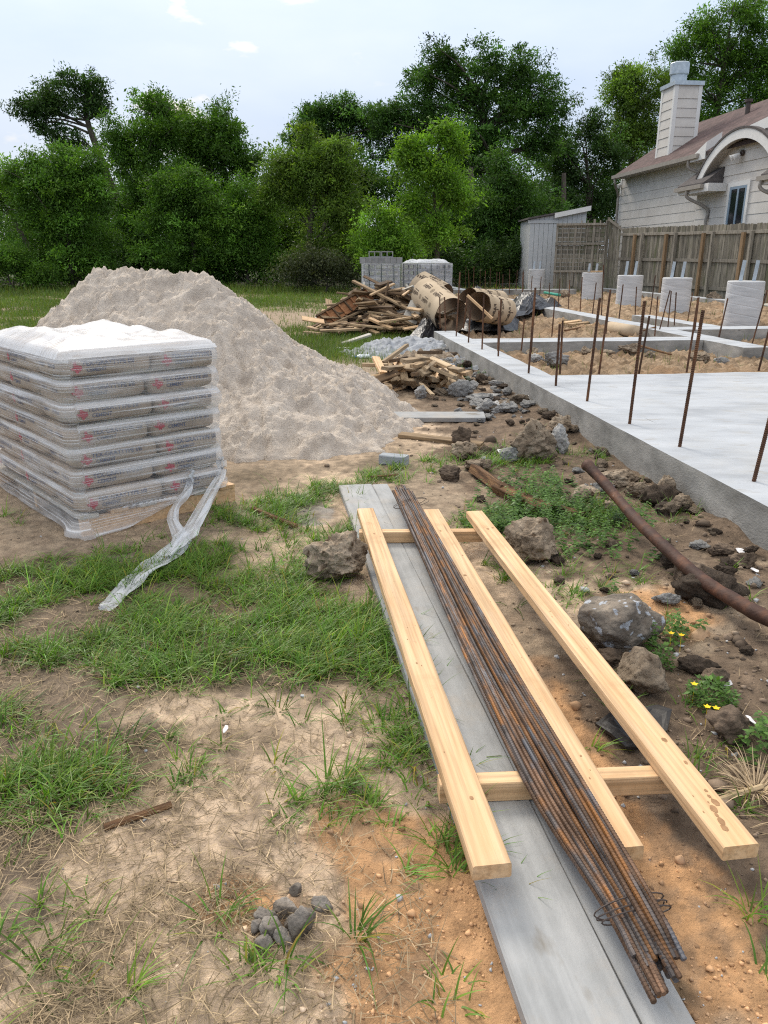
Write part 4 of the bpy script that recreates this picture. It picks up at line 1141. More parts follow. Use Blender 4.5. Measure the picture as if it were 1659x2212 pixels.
def film():
    off = 0.016; rc = 0.05
    a0, a1_, b0, b1_ = -off, L1 + off, -off, L2 + off
    pts = []                                    # outline from the near corner along E1, counter-clockwise
    def arc(ca, cb, t0, n=7):
        for i in range(n + 1):
            t = t0 + (math.pi / 2) * i / n
            pts.append((ca + rc * math.cos(t), cb + rc * math.sin(t)))
    def line(p, q, n):
        for i in range(1, n): pts.append((p[0] + (q[0] - p[0]) * i / n, p[1] + (q[1] - p[1]) * i / n))
    line((a0 + rc, b0), (a1_ - rc, b0), 60)
    arc(a1_ - rc, b0 + rc, -math.pi / 2); line((a1_, b0 + rc), (a1_, b1_ - rc), 30)
    arc(a1_ - rc, b1_ - rc, 0); line((a1_ - rc, b1_), (a0 + rc, b1_), 30)
    arc(a0 + rc, b1_ - rc, math.pi / 2); line((a0, b1_ - rc), (a0, b0 + rc), 60)
    arc(a0 + rc, b0 + rc, math.pi)
    pts = np.array(pts); n = len(pts)
    d = np.roll(pts, -1, 0) - np.roll(pts, 1, 0); nr = np.column_stack((d[:, 1], -d[:, 0])); nr /= np.linalg.norm(nr, axis=1)[:, None]
    s = np.concatenate(([0], np.cumsum(np.linalg.norm(np.diff(pts, axis=0), axis=1))))
    corner = np.exp(-(np.hypot(pts[:, 0] - a0, pts[:, 1] - b0) / 0.12) ** 2)
    on_r = (pts[:, 1] < b0 + 0.01)
    lower = np.where(on_r, 0.0 + 0.115 * sstep(0.2, 0.8, pts[:, 0] / L1), 0.01 + 0.02 * vn(s * 4, s * 0, 3))
    lower = np.where((pts[:, 0] > a1_ - .02), 0.12, lower)
    H = 110; top = PZ + NL * LH + 0.020
    V = []; A = []; lo_ = np.random.default_rng(6).uniform(-.008, .016, 9)
    for k in range(H + 1):
        h = k / H
        z = lower + (top - lower) * h
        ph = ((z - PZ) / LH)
        bul = np.where(z > PZ, lo_[np.clip(ph, 0, 7).astype(int)] * np.abs(np.sin(np.pi * np.clip(ph, 0, 9))) + 0.013 * np.abs(np.sin(np.pi * np.clip(ph, 0, 9))) ** 0.7 - 0.006, 0.004)
        flare = 0.05 * np.exp(-((z - lower) / 0.05) ** 2) * (0.35 + 0.9 * corner + .5 * vn(s * 7, s * 0, 9)) * (z < 0.16)
        wr = 0.006 * fbm(s * 4, z * 34 + s * 3, 3, 7) + 0.008 * fbm(s * 2.2, z * 6, 2, 17)
        shrink = -0.055 * np.clip((h - 0.93) / 0.07, 0, 1) ** 2 * (1 + .8 * vn(s * 3, s * 0, 31))
        o = bul + flare + wr + shrink
        V.append(np.column_stack((pts[:, 0] + nr[:, 0] * o, pts[:, 1] + nr[:, 1] * o, z + .0 * s)))
        dens = 0.95 * np.clip(np.cos((ph - 0.93) * 2 * math.pi), 0, 1) ** 3 * (0.4 + 1.2 * (vn(s * 1.3, z * 9, 4) + .5)) * (z > PZ) + 0.5 * np.exp(-((z - lower) / 0.03) ** 2) + 0.75 * np.clip((h - 0.93) / 0.07, 0, 1)  # sky sheen painted as white bands on the layer ledges; denser hem and rim
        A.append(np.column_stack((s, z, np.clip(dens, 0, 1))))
    V = np.concatenate(V); A = np.concatenate(A); F = []
    for k in range(H):
        for j in range(n):
            j2 = (j + 1) % n
            F.append([k * n + j, k * n + j2, (k + 1) * n + j2, (k + 1) * n + j])
    Wv = PF + E1 * V[:, 0:1] + E2 * V[:, 1:2] + EZ * V[:, 2:3]
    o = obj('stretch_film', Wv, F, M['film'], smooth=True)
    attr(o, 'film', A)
    tag(o, 'clear stretch film wound round the cement bags, with a torn tail', 'plastic film')
    # crumpled sheet over the top
    m_ = 70
    g, q = np.meshgrid(np.linspace(0, 1, m_), np.linspace(0, 1, m_))
    aa = a0 - 0.004 + (a1_ - a0 + 0.008) * g; bb = b0 - 0.004 + (b1_ - b0 + 0.008) * q
    edge = np.minimum(np.minimum(g, 1 - g), np.minimum(q, 1 - q))
    e = sstep(0, 0.24, edge)
    zz = top - 0.000 - 0.030 * (1 - sstep(0, .025, edge)) + .012 * sstep(0, .05, edge) + e * (0.034 + 0.085 * fbm(aa * 2.6, bb * 2.6, 3, 15) + 0.03 * np.abs(fbm(aa * 6, bb * 4, 3, 16, .5)) + 0.02 * np.exp(-((g - .25) / .25) ** 2 - ((q - .5) / .3) ** 2))
    P = PF + E1 * aa.ravel()[:, None] + E2 * bb.ravel()[:, None] + EZ * zz.ravel()[:, None]
    idx = np.arange(m_ * m_).reshape(m_, m_)
    F = np.stack((idx[:-1, :-1], idx[:-1, 1:], idx[1:, 1:], idx[1:, :-1]), -1).reshape(-1, 4)
    t = obj('top_sheet', P, F, M['film'], o, smooth=True)
    attr(t, 'film', np.column_stack((aa.ravel(), bb.ravel() * .4, np.clip(0.85 + .5 * fbm(aa * 4, bb * 4, 3, 2), .6, 1).ravel())))
    # torn tail trailing over the grass
    def strip(C, Wd, seed, nu=70, nv=14):
        C = spline(C, nu); T = np.gradient(C, axis=0); T /= np.linalg.norm(T, axis=1)[:, None]
        side = np.cross(T, EZ); side /= np.linalg.norm(side, axis=1)[:, None] + 1e-9
        up = np.cross(side, T)
        Wd = np.interp(np.linspace(0, 1, nu), np.linspace(0, 1, len(Wd)), Wd)
        V = []; A = []
        for i in range(nu):
            x = np.linspace(-1, 1, nv)
            fold = 0.030 * vn(x * 3.1 + seed, np.full(nv, i * .16), seed) + 0.014 * vn(x * 8, np.full(nv, i * .35), seed + 1)
            tw = 1.1 * vn(np.array([i * 0.13]), np.array([seed * 1.7]), 5)[0]
            V.append(C[i] + side[i] * ((x * Wd[i] + .012 * vn(x * 4, np.full(nv, i * .3), 8))[:, None] * math.cos(tw)) + up[i] * (fold + x * Wd[i] * math.sin(tw) * .5)[:, None])
            A.append(np.column_stack((np.full(nv, i * 0.01), x * .06, np.clip(.3 + vn(x * 5, np.full(nv, i * .2), 3), 0, 1))))
        V = np.concatenate(V); F = []
        V[:, 2] = np.maximum(V[:, 2], gz(V[:, 0], V[:, 1]) + 0.004)
        for i in range(nu - 1):
            for j in range(nv - 1):
                F.append([i * nv + j, i * nv + j + 1, (i + 1) * nv + j + 1, (i + 1) * nv + j])
        tl = obj('film_tail', V, F, M['filmtail'], o, smooth=True)
        attr(tl, 'film', np.concatenate(A))
    f = lambda a, b, z: pw3(a, b, z)
    g0 = at(392, 1160, 0.05); g1 = at(352, 1205, .04); g2 = at(290, 1250, .03); g3 = at(236, 1303, .02); g4 = at(215, 1318, .01)
    strip([f(.66, -.035, .26), f(.62, -.05, .17), at(372, 1110, .10), g0, g1, g2, g3, g4], [.02, .025, .03, .055, .06, .06, .045, .004], 3)
    strip([f(.86, -.02, .30), f(.83, -.045, .18), at(425, 1120, .09), g0 + (0.02, 0, .01), g1 + (.02, 0, .01)], [.03, .03, .04, .06, .03], 8, 46)
film()

# ------------------------------------------------------------------ stones, clods and oddments close to the camera
def stone(name, px, py, wpx, hpx, label, m, seed, cat='stone', group=None, level=5, planes=14, rough=.10, deep=1.0, sink=.12, nf=2.2, dmin=.62):
    base = at(px, py, 0.0)
    d = base[1] * CO + EYE * SI
    hw = wpx / 2 / FPX * d; hh = hpx / 2 / FPX * d * 1.15
    V, F = rock_mesh((hw * 1.03, hw * deep, hh), seed, level, planes, rough, nf, dmin)
    a = (seed * 1.7) % 6.28; 
    V = V - np.array((0, 0, V[:, 2].min() * (1 - sink)))
    g = float(gz(base[0], base[1] + hw * deep * .5))
    V = V + np.array((base[0], base[1] + hw * deep * .7, g - 0.005))
    o = obj(name, V, F, m, smooth=(name == 'boulder'))
    return tag(o, label, cat, group)
stone('boulder', 1342, 1418, 142, 108, 'large rounded grey boulder with pale lichen-like splashes', M['boulder'], 4, 'boulder', level=6, planes=16, rough=.13, deep=.8, nf=1.5, dmin=.95)
stone('clay_clod', 742, 1262, 125, 92, 'crumbly clay clod against the side of the grey plank', M['clod'], 21, 'clod', level=6, planes=16, rough=.2, deep=.9, nf=3.5)
stone('clay_clod', 1160, 1222, 112, 82, 'angular clay clod beside the longest yellow board', M['clod'], 32, 'clod', level=6, planes=9, rough=.14, deep=.8, nf=3)
stone('earth_clod', 1392, 1508, 105, 72, 'flat brown earth clod just below the boulder', M['clod'], 45, 'clod', level=5, planes=10, rough=.12, deep=1.0)
stone('earth_clod', 1320, 1445, 60, 34, 'small brown clod wedged between the boulder and the flat clod', M['darkclod'], 46, 'clod', rough=.15)
stone('earth_clod', 1545, 1492, 52, 48, 'round dark clod behind the yellow flowers', M['darkclod'], 47, 'clod', rough=.15)
stone('earth_clod', 1588, 1608, 95, 60, 'dark lump of earth near the frame edge below the yellow flowers', M['darkclod'], 48, 'clod', rough=.16)
stone('earth_clod', 1500, 1275, 80, 46, 'dark lump of earth below the rusty pole', M['darkclod'], 49, 'clod', rough=.18)
for i, (px, py, w, h, lb, m) in enumerate([(615, 1993, 46, 40, 'paler stone on top of the small heap of grey stones', 'rubble'), (652, 2043, 60, 66, 'largest brown-grey stone of the small heap', 'clod'), (574, 2015, 40, 36, 'stone at the grass side of the small heap', 'clod'),
        (590, 2040, 46, 40, 'middle stone at the front of the small stone heap', 'rubble'), (612, 2048, 40, 44, 'chipped stone beside the largest one in the small heap', 'rubble'), (628, 2016, 32, 36, 'small wedge stone between the others in the heap', 'rubble'),
        (572, 2062, 34, 26, 'lowest pale stone at the front of the small heap', 'rubble'), (555, 2030, 30, 30, 'outlying stone of the small heap next to a grass tuft', 'clod'), (697, 1972, 40, 32, 'single grey pebble a hand away from the small stone heap', 'rubble'), (640, 1946, 26, 22, 'tiny pale pebble behind the small stone heap', 'rubble')]):
    stone('small_stone', px, py, w, h, lb, M['heapstone'], 60 + i, 'stone', 'stones of the small heap on the sandy ground', 4, 8, .09, .9, .15, 4, .5)
# flat piece of black rubber under the board
def patch(name, P, m, label, cat, th=0.006, seed=0, amp=0.02, n=14):
    c = P.mean(0); V = []; F = []
    k = len(P)
    rings = 7
    top = []
    for r in range(rings + 1):
        f = r / rings
        for i in range(k):
            p = c + (P[i] - c) * f
            top.append(p)
    top = np.array(top)
    h = amp * (fbm(top[:, 0] * 14, top[:, 1] * 14, 3, seed) + .4)
    top[:, 2] = np.maximum(gz(top[:, 0], top[:, 1]) + 0.004 + h, gz(top[:, 0], top[:, 1]) + 0.004) + th
    bot = top.copy(); bot[:, 2] -= th
    V = np.vstack((top, bot)); o = len(top)
    for r in range(rings):
        for i in range(k):
            j = (i + 1) % k
            F.append([r * k + i, (r + 1) * k + i, (r + 1) * k + j, r * k + j])
            F.append([o + r * k + i, o + r * k + j, o + (r + 1) * k + j, o + (r + 1) * k + i])
    for i in range(k):
        j = (i + 1) % k
        F.append([rings * k + i, o + rings * k + i, o + rings * k + j, rings * k + j])
    return tag(obj(name, V, F, m, smooth=False), label, cat)
P = np.array([at(*q) for q in [(1285, 1575), (1318, 1560), (1365, 1552), (1420, 1540), (1448, 1558), (1440, 1588), (1400, 1612), (1382, 1632), (1350, 1626), (1318, 1600)]])
patch('rubber_scrap', P, M['rubber'], 'torn piece of black rubber lying under the longest yellow board', 'scrap', 0.01, 3, .03)

# dark rusty pole leaning in from the side
pp = [atY(1268, 1003, 4.35), atY(1320, 1060, 4.08), atY(1372, 1120, 3.75), atY(1425, 1172, 3.45), atY(1500, 1240, 3.12), atY(1580, 1293, 2.86), atY(1700, 1358, 2.58), atY(1900, 1450, 2.3)]
pp = spline(pp, 80)
rr = 0.028 + 0.004 * np.interp(np.linspace(0, 1, 80), [0, .05, .2, .5, 1], [1.6, .6, -.2, 0.3, 0.6])
V, F = tube(pp, rr, 20)
V = V * 1.0; nv = fbm3(V, 14, 3, 5)
c_ = np.repeat(pp, 20, 0); V = c_ + (V - c_) * (1 + .16 * nv)[:, None]
o = tag(obj('rusty_pole', V, F, M['pole'], smooth=True), 'bent dark rusty pole with one end raised near the footing wall', 'pole')

# ------------------------------------------------------------------ pallets of concrete blocks
def block_mesh():
    mb = MB(); w, d, h, t = .39, .19, .19, .032
    a, b = -w / 2, w / 2
    mb.box((a, 0, 0), (b, d, t)); mb.box((a, 0, h - t), (b, d, h))
    for x0 in (a, -t / 2, b - t): mb.box((x0, 0, t), (x0 + t, d, h - t))
    V, F = mb.arr(); return make_mesh('concrete_block', V, F, M['block'])
BLK = block_mesh()
def solid_mesh():
    V, F = board_mesh(.19, .39, .19, 1, .006)
    V = V - np.array((.095, 0, 0)); return make_mesh('solid_block', V, F, M['block'])
SBK = solid_mesh()
def wrapbox(o_name, lo, hi, label, film_m, seed, bulge=0.02):
    (x0, y0, z0), (x1, y1, z1) = lo, hi
    V = []; A = []; F = []
    nz = 26; per = []
    for k in range(40): per.append((x0 + (x1 - x0) * k / 40, y0))
    for k in range(30): per.append((x1, y0 + (y1 - y0) * k / 30))
    for k in range(20): per.append((x1 + (x0 - x1) * k / 20, y1))
    for k in range(30): per.append((x0, y1 + (y0 - y1) * k / 30))
    per = np.array(per); n = len(per); c = per.mean(0)
    s = np.arange(n) * 0.04
    for k in range(nz + 1):
        z = z0 + (z1 - z0) * k / nz
        o = 1 + (bulge * 0.6 * fbm(s * 3, np.full(n, z * 4), 3, seed)) + 0.05 * math.exp(-((z - z0) / .12) ** 2) * (0.5 + vn(s * 2, s * 0, seed))
        V.append(np.column_stack((c + (per - c) * o[:, None], np.full(n, z)))); A.append(np.column_stack((s, np.full(n, z), np.clip(.25 + .8 * fbm(s * 1.5, np.full(n, z * 2.2), 3, seed + 2), 0, 1))))
    for k in range(nz):
        for j in range(n):
            F.append([k * n + j, k * n + (j + 1) % n, (k + 1) * n + (j + 1) % n, (k + 1) * n + j])
    o = obj(o_name, np.concatenate(V), F, film_m, smooth=True)
    attr(o, 'film', np.concatenate(A))
    return tag(o, label, 'plastic film')
def strap_on(parent, x, y, z0, z1, lean):
    mb = MB(); V = [(x, y, z0), (x + .02, y, z0), (x + .02 + lean, y, z1), (x + lean, y, z1), (x, y + .003, z0), (x + .02, y + .003, z0), (x + .02 + lean, y + .003, z1), (x + lean, y + .003, z1)]
    mb.add(V, BOXF); mb.build('strap', M['strapping'], parent)
M['strapping'] = mat('dark_strapping', (0.03, 0.05, 0.05), rough=0.5)

def place_block(me, p, name, label, group, rz=0.0):
    o = bpy.data.objects.new(name, me); COL.objects.link(o)
    o.location = Vector(p); o.rotation_euler = (0, 0, rz); ORG[o.name] = np.array(p)
    return tag(o, label, 'block', group)
def block_stack():
    YB = 26.4
    xl = atY(783, 600, YB)[0]
    for nm, x0, nx_, nz_, y0, lab in (('a', xl + .01, 3, 6, YB, 'taller'), ('b', atY(868, 600, YB + .5)[0] + .05, 4, 6, YB + .5, 'lower')):
        b = empty('wooden_pallet', (x0 + nx_ * .2, y0 + .6, 0))
        tag(b, f'wooden pallet under the {lab} stack of grey concrete blocks', 'pallet')
        for dy in (0, .55, 1.1):
            mb = MB(); mb.box((x0 - .02, y0 + dy, -.02), (x0 + nx_ * .4 + .02, y0 + dy + .09, .10)); mb.build('stringer', M['oldwood'], b)
        for k in range(nz_):
            for i in range(nx_):
                for j in ((0, 1, 2, 3, 4, 5) if k == nz_ - 1 or i == 0 else (0,)):
                    if j > 0 and i > 0 and k < nz_ - 1: continue
                    place_block(BLK, (x0 + .2 + i * .4, y0 + j * .2, .104 + k * .194), 'concrete_block', f'grey hollow concrete block under film in the {lab} stack', f'wrapped blocks of the {lab} stack')
        zt = .104 + nz_ * .194
        w = wrapbox('stack_film', (x0 - .04, y0 - .03, .02), (x0 + nx_ * .4 + .04, y0 + 1.24, zt + .012), f'clear stretch film round the {lab} stack of concrete blocks', M['blockfilm'], 5 if nm == 'a' else 9)
        for q in range(3 if nm == 'a' else 4):
            strap_on(w, x0 + (.22 + q * .40 if nm == 'a' else .02 + q * .45), y0 - .075, .15, zt - .005, -.03 + .01 * q)
        if nm == 'a':
            xs = [x0 - .10, x0 + .1, x0 + .3, x0 + .5, x0 + .7, x0 + .9, x0 + 1.1]
            for q, x in enumerate(xs):
                place_block(SBK, (x + .1, y0 + .2, zt + .014), 'solid_block', 'bare grey block end-on in the unwrapped row on the taller stack', 'bare block row')
            for q, (x, lb) in enumerate(((x0 + .39, 'hollow block, nearer the sand, on top of the bare block row'), (x0 + .80, 'hollow block, farther from the sand, on top of the bare block row'))):
                place_block(BLK, (x, y0 + .08, zt + .206), 'concrete_block', lb, 'two topmost hollow blocks')
        else:
            g, q = np.meshgrid(np.linspace(0, 1, 40), np.linspace(0, 1, 30))
            X = x0 - .03 + g * (nx_ * .4 + .06); Y = y0 + q * 1.22
            Z = zt + .03 + .09 * sstep(0, .2, np.minimum(g, 1 - g)) * sstep(0, .3, q) + .08 * fbm(X * 4, Y * 4, 3, 8) * sstep(0, .1, np.minimum(np.minimum(g, 1 - g), np.minimum(q, 1 - q)))
            idx = np.arange(1200).reshape(30, 40)
            F = np.stack((idx[:-1, :-1], idx[:-1, 1:], idx[1:, 1:], idx[1:, :-1]), -1).reshape(-1, 4)
            t = obj('top_sheet', np.column_stack((X.ravel(), Y.ravel(), Z.ravel())), F, M['blockfilm'], w, smooth=True)
            attr(t, 'film', np.column_stack((X.ravel(), Y.ravel(), np.full(1200, 1.0))))
block_stack()

# ------------------------------------------------------------------ lumber heap with cardboard tubes and black sheeting
def stick(p, q, wd, th, m, label, group, name='lumber_offcut', roll=0.0, seed=0, cat='board'):
    p = np.array(p, float); q = np.array(q, float); d = q - p; L_ = np.linalg.norm(d)
    V, F = board_mesh(L_, wd, th, max(2, int(L_ / .25)), .004, .01, seed, .004)
    up = Vector((math.sin(roll), -math.cos(roll) * 0.15, math.cos(roll)))
    o = placed(name, V, F, m, frame(p, d, up))
    return tag(o, label, cat, group)
def heap():
    rg = np.random.default_rng(8)
    YH = 16.2
    X = lambda px: (px - CX) / FPX * YH * 0.985
    cx = X(868)
    ms = [M['oldwood'], M['oldwood'], M['darkwood'], M['oldwood'], M['palewood'], M['oldwood'], M['darkwood'], M['oldwood']]
    # mound of broken boards: long ones leaning up to the crown
    for i in range(95):
        r = rg.uniform(0, 1) ** .7
        th = rg.uniform(0, 2 * math.pi)
        bx, by = cx - .35 + 1.25 * r * math.cos(th), YH + .2 + 1.0 * r * math.sin(th)
        h = max(0.03, (1 - r ** 1.2) * .80 + rg.normal() * .05)
        dirn = np.array((math.cos(th + rg.normal() * .9), math.sin(th + rg.normal() * .9) * .7, -0.25 * r + rg.normal() * .16))
        dirn /= np.linalg.norm(dirn); ln = rg.uniform(.45, 1.5)
        c = np.array((bx, by, h))
        p, q = c - dirn * ln / 2, c + dirn * ln / 2
        lo = min(p[2], q[2])
        if lo < 0.02: p[2] += .02 - lo; q[2] += .02 - lo
        stick(p, q, rg.choice([.09, .09, .14, .04, .19]), rg.choice([.038, .02, .038]), ms[i % 8], 'broken weathered board in the tangled heap beside the cardboard tubes', 'boards of the tangled heap', roll=rg.normal() * .6, seed=i)
    # low spread of short studs facing the grass
    for i in range(75):
        px = rg.uniform(690, 868); t = (px - 690) / 178
        row = rg.integers(0, 7)
        y0 = 15.0 + t * .0 + row * .10 + rg.normal() * .08
        z0 = 0.03 + rg.uniform(0, .34) * (0.35 + .65 * t) + row * .012
        x = (px - CX) / FPX * y0
        a = rg.normal() * .55 + math.pi / 2 * (1 if rg.random() < .6 else .15)
        ln = rg.uniform(.35, 1.0)
        d = np.array((math.cos(a), math.sin(a), rg.normal() * .08))
        p = np.array((x, y0, z0)); q = p + d * ln
        if q[2] < .02: q[2] = .02
        stick(p, q, .089, .038, [M['oldwood'], M['darkwood'], M['oldwood'], M['darkwood']][i % 4], 'short stud in the low layered edge of the scrap heap', 'studs at the low edge of the heap', roll=rg.normal() * .25, seed=200 + i)
    S = lambda a, b, Ya, Yb, wd, th, m, lb, roll=0.0, nm='lumber_board': stick(atY(*a, Ya), atY(*b, Yb), wd, th, m, lb, None, nm, roll, int(a[0]))
    S((762, 609), (906, 682), 16.4, 15.6, .09, .04, M['oldwood'], 'long grey board slanting down across the scrap heap in front of the blocks')
    S((695, 712), (805, 663), 15.4, 16.2, .05, .035, M['oldwood'], 'long thin board along the foot of the red-brown form panel')
    S((720, 692), (788, 668), 15.9, 16.6, .10, .04, M['fencepost'], 'grey board lying on the grass behind the red-brown form panel')
    S((835, 676), (905, 712), 15.3, 15.0, .09, .04, M['oldwood'], 'pale board slanting down over the middle of the heap')
    S((798, 690), (846, 712), 15.0, 14.7, .10, .04, M['newwood'], 'pale yellow board on the heap pointing at the camera')
    S((872, 713), (948, 700), 14.6, 14.9, .12, .03, M['newwood'], 'orange-yellow board low at the front of the heap near the black sheet')
    S((752, 640), (772, 628), 16.3, 16.3, .16, .04, M['darkwood'], 'broad dark board end sticking up from the heap', .5)
    S((826, 663), (838, 609), 16.0, 16.1, .10, .03, M['darkwood'], 'dark pointed board standing upright out of the heap', 1.2)
    S((800, 640), (852, 615), 16.0, 16.3, .07, .035, M['oldwood'], 'brown board poking up beside the upright pointed board')
    S((870, 640), (905, 615), 15.8, 16.2, .05, .03, M['newwood'], 'thin yellow board poking up next to the leaning cardboard tube')
    S((652, 688), (700, 696), 15.2, 15.3, .20, .02, M['newwood'], 'tan plywood strip at the sand side of the heap', .9)
    S((740, 745), (800, 725), 13.6, 13.9, .09, .04, M['palewood'], 'pale plank on the grass in front of the heap')
    # white panel
    for i in range(14):
        a = atY(rg.uniform(885, 960), rg.uniform(668, 712), 14.7 + rg.uniform(0, .7)); th = rg.normal() * .8 + (math.pi if i % 2 else 0)
        b = a + np.array((math.cos(th), .5 * math.sin(th), rg.normal() * .22)) * rg.uniform(.5, 1.1)
        a[2] = max(a[2], .03); b[2] = max(b[2], .03)
        stick(a, b, rg.choice([.09, .05, .14]), .035, ms[i % 8], 'broken board lying against the leaning cardboard tube', 'boards against the leaning tube', roll=rg.normal() * .5, seed=500 + i)
    # the pale panel
    a, b, c = atY(868, 688, 15.2), atY(888, 646, 15.5), atY(918, 662, 15.4)
    V, F = board_mesh(np.linalg.norm(b - a), np.linalg.norm(c - b) * .95, .015, 2, .002)
    tag(placed('panel_board', V, F, M['palewood'], frame((a + (c - b) / 2), b - a, np.cross(b - a, c - b) * -1)), 'pale grey rectangular panel leaning on the middle of the heap', 'panel')
    # ribbed red-brown form
    a, b = atY(700, 706, 15.6), atY(806, 645, 16.3)
    d = b - a; L_ = np.linalg.norm(d); mt = frame(a, d, (0, -.9, .45))
    f = empty('form_panel', a); f.matrix_world = mt; ORG[f.name] = np.array((0, 0, 0.))
    def fp(name, lo, hi, m):
        mb = MB(); mb.box(lo, hi); V, F = mb.arr()
        o = bpy.data.objects.new(name, make_mesh(name, V, F, m)); COL.objects.link(o); o.parent = f
    fp('face_board', (0, -.02, 0), (L_, .24, .018), M['rustwood'])
    for k in range(8):
        x = L_ * (k + .4) / 8.2
        fp('rib', (x, -.015, .018), (x + .03, .23, .055), M['rustwood'] if k % 2 else M['darkwood'])
    fp('rail', (0, .24, .0), (L_, .275, .06), M['darkwood'])
    tag(f, 'red-brown ribbed form panel lying slanted at the grass side of the heap', 'form panel')
heap()

def card_tube(pa, pb, r, label, seed, rows, start=0.0, squash=1.0):
    pa = np.array(pa); pb = np.array(pb); d = pb - pa; L_ = np.linalg.norm(d); d /= L_
    mt = frame(pa, d)
    o = empty('cardboard_tube', pa); o.matrix_world = mt; ORG[o.name] = np.zeros(3)
    tag(o, label, 'cardboard tube', 'cardboard form tubes on the heap')
    n = 56; nx = 24; th = np.arange(n) * 2 * math.pi / n
    def shell(rad, rev):
        V = []; F = []
        for k in range(nx + 1):
            rr = rad * (1 + .035 * np.cos(2 * th + seed) * squash + .015 * vn(th * 2, np.full(n, k * .3), seed))
            ex = (0.05 * vn(th * 2.5, th * 0, seed + 3)) * (k in (0, nx))
            V.append(np.column_stack((np.full(n, L_ * k / nx) + ex, rr * np.cos(th), rr * np.sin(th))))
        for k in range(nx):
            for j in range(n):
                q = [k * n + j, (k + 1) * n + j, (k + 1) * n + (j + 1) % n, k * n + (j + 1) % n]
                F.append(q[::-1] if not rev else q)
        return np.concatenate(V), F
    for nm, rad, rev, m in (('outer_wall', r, False, M['card']), ('inner_lining', r - .012, True, M['cardin'])):
        V, F = shell(rad, rev); q = bpy.data.objects.new(nm, make_mesh(nm, V, F, m, True)); COL.objects.link(q); q.parent = o
    # rows of printing that follow the curve
    for (ang, x, txt, size, turn) in rows:
        if txt == 'ring':
            k = 22; t = np.arange(k) * 2 * math.pi / k
            V = np.concatenate([np.column_stack((size * f * np.cos(t), size * f * np.sin(t))) for f in (1, .86)])
            F = [[i, (i + 1) % k, k + (i + 1) % k, k + i] for i in range(k)]
            hx = [(size * .55 * math.cos(a), size * .55 * math.sin(a)) for a in np.arange(6) * math.pi / 3]
            b0 = len(V)
            V = np.vstack((V, hx, [(p[0] * .7, p[1] * .7) for p in hx])); F = F + [[b0 + i, b0 + (i + 1) % 6, b0 + 6 + (i + 1) % 6, b0 + 6 + i] for i in range(6)]
        elif txt == 'line':
            V = np.array([(-size, -.006), (size, -.006), (size, .006), (-size, .006), (0, -.006), (0, .006)]); F = [[0, 4, 5, 3], [4, 1, 2, 5]]
        else:
            V, F = text_geo(txt, size); V = V[:, :2]
        c, s = math.cos(turn), math.sin(turn)
        a = V[:, 0] * c - V[:, 1] * s; b = V[:, 0] * s + V[:, 1] * c
        aa = ang + b / r
        rr = r * (1 + .035 * np.cos(2 * aa + seed) * squash + .015 * vn(aa % (2 * math.pi) * 2, np.full(len(aa), 0.0) + (x + a) / L_ * nx * .3, seed)) + .007
        q = bpy.data.objects.new('printed_marking', make_mesh('printed_marking', np.column_stack((x + a, rr * np.cos(aa), rr * np.sin(aa))), F, M['ink'])); COL.objects.link(q); q.parent = o
    return o
def fab_rows(angs, L_, off=0.0, turn=0.0):
    out = []
    for k, a in enumerate(angs):
        for x in np.arange(.16 + off * (k % 2), L_ - .2, .52):
            out += [(a, x, 'FABco', .105, turn), (a, x + .27, 'ring', .045, 0), (a - .20, x + .03, 'line', .09, 0)]
    return out
# big tube leaning towards us, its open end facing down right
tb0, tb1 = atY(945, 634, 15.9), atY(955, 688, 14.6)
ctop = atY(922, 640, 15.6); cbot = atY(972, 684, 14.45)
axs = cbot - ctop
card_tube(ctop + (0, 0, .02), ctop + axs * 1.05 + (0, 0, .02), .33, 'brown cardboard form tube leaning on the heap, open mouth towards the foundation corner', 3, fab_rows(np.arange(0, 6.2, .70), 1.25, .26))
card_tube(atY(905, 618, 17.0), atY(955, 645, 16.6), .32, 'brown cardboard tube half hidden behind the leaning one', 5, fab_rows(np.arange(0, 6.2, .55), .8, .2))
card_tube(atY(1032, 662, 14.3), atY(1088, 674, 15.0), .265, 'brown cardboard tube lying by the black sheet with its mouth towards the heap', 7, fab_rows(np.arange(.2, 6.2, .8), .9, .25, 1.5))
card_tube(atY(1012, 655, 15.3), atY(1078, 660, 16.0), .28, 'cardboard tube lying behind the other by the black sheet', 9, fab_rows(np.arange(.2, 6.2, .7), .9, .25, 1.5))
stick(atY(1008, 640, 14.0), atY(1062, 690, 13.8), .05, .04, M['newwood'], 'pale board leaning over the mouth of the lying cardboard tube', None, 'lumber_board', .3, 5)

def sheeting(name, pts, label, seed, h=.16):
    P = np.array(pts); c = P.mean(0); k = 40
    # resample the outline
    Q = np.vstack((P, P[:1])); s = np.concatenate(([0], np.cumsum(np.linalg.norm(np.diff(Q, axis=0), axis=1))))
    t = np.linspace(0, s[-1], k, endpoint=False)
    O = np.column_stack([np.interp(t, s, Q[:, i]) for i in range(3)])
    V = []; F = []; rings = 16
    for r in range(rings + 1):
        f = r / rings
        p = c + (O - c) * f
        z = p[:, 2] + h * (1 - f ** 2) * .8 + h * (1.2 * np.abs(fbm(p[:, 0] * 2.2, p[:, 1] * 2.2, 2, seed)) + .9 * np.abs(vn(p[:, 0] * 5 + p[:, 1] * 3, p[:, 1] * 2, seed + 4))) * (0.35 + .65 * (1 - f))
        V.append(np.column_stack((p[:, 0], p[:, 1], np.maximum(z, .01))))
    V = np.concatenate(V)
    for r in range(rings):
        for i in range(k):
            j = (i + 1) % k
            F.append([r * k + i, (r + 1) * k + i, (r + 1) * k + j, r * k + j])
    return tag(obj(name, V, F, M['tarp']), label, 'plastic sheet')
G = lambda px, py, z=0.0: at(px, py, z)
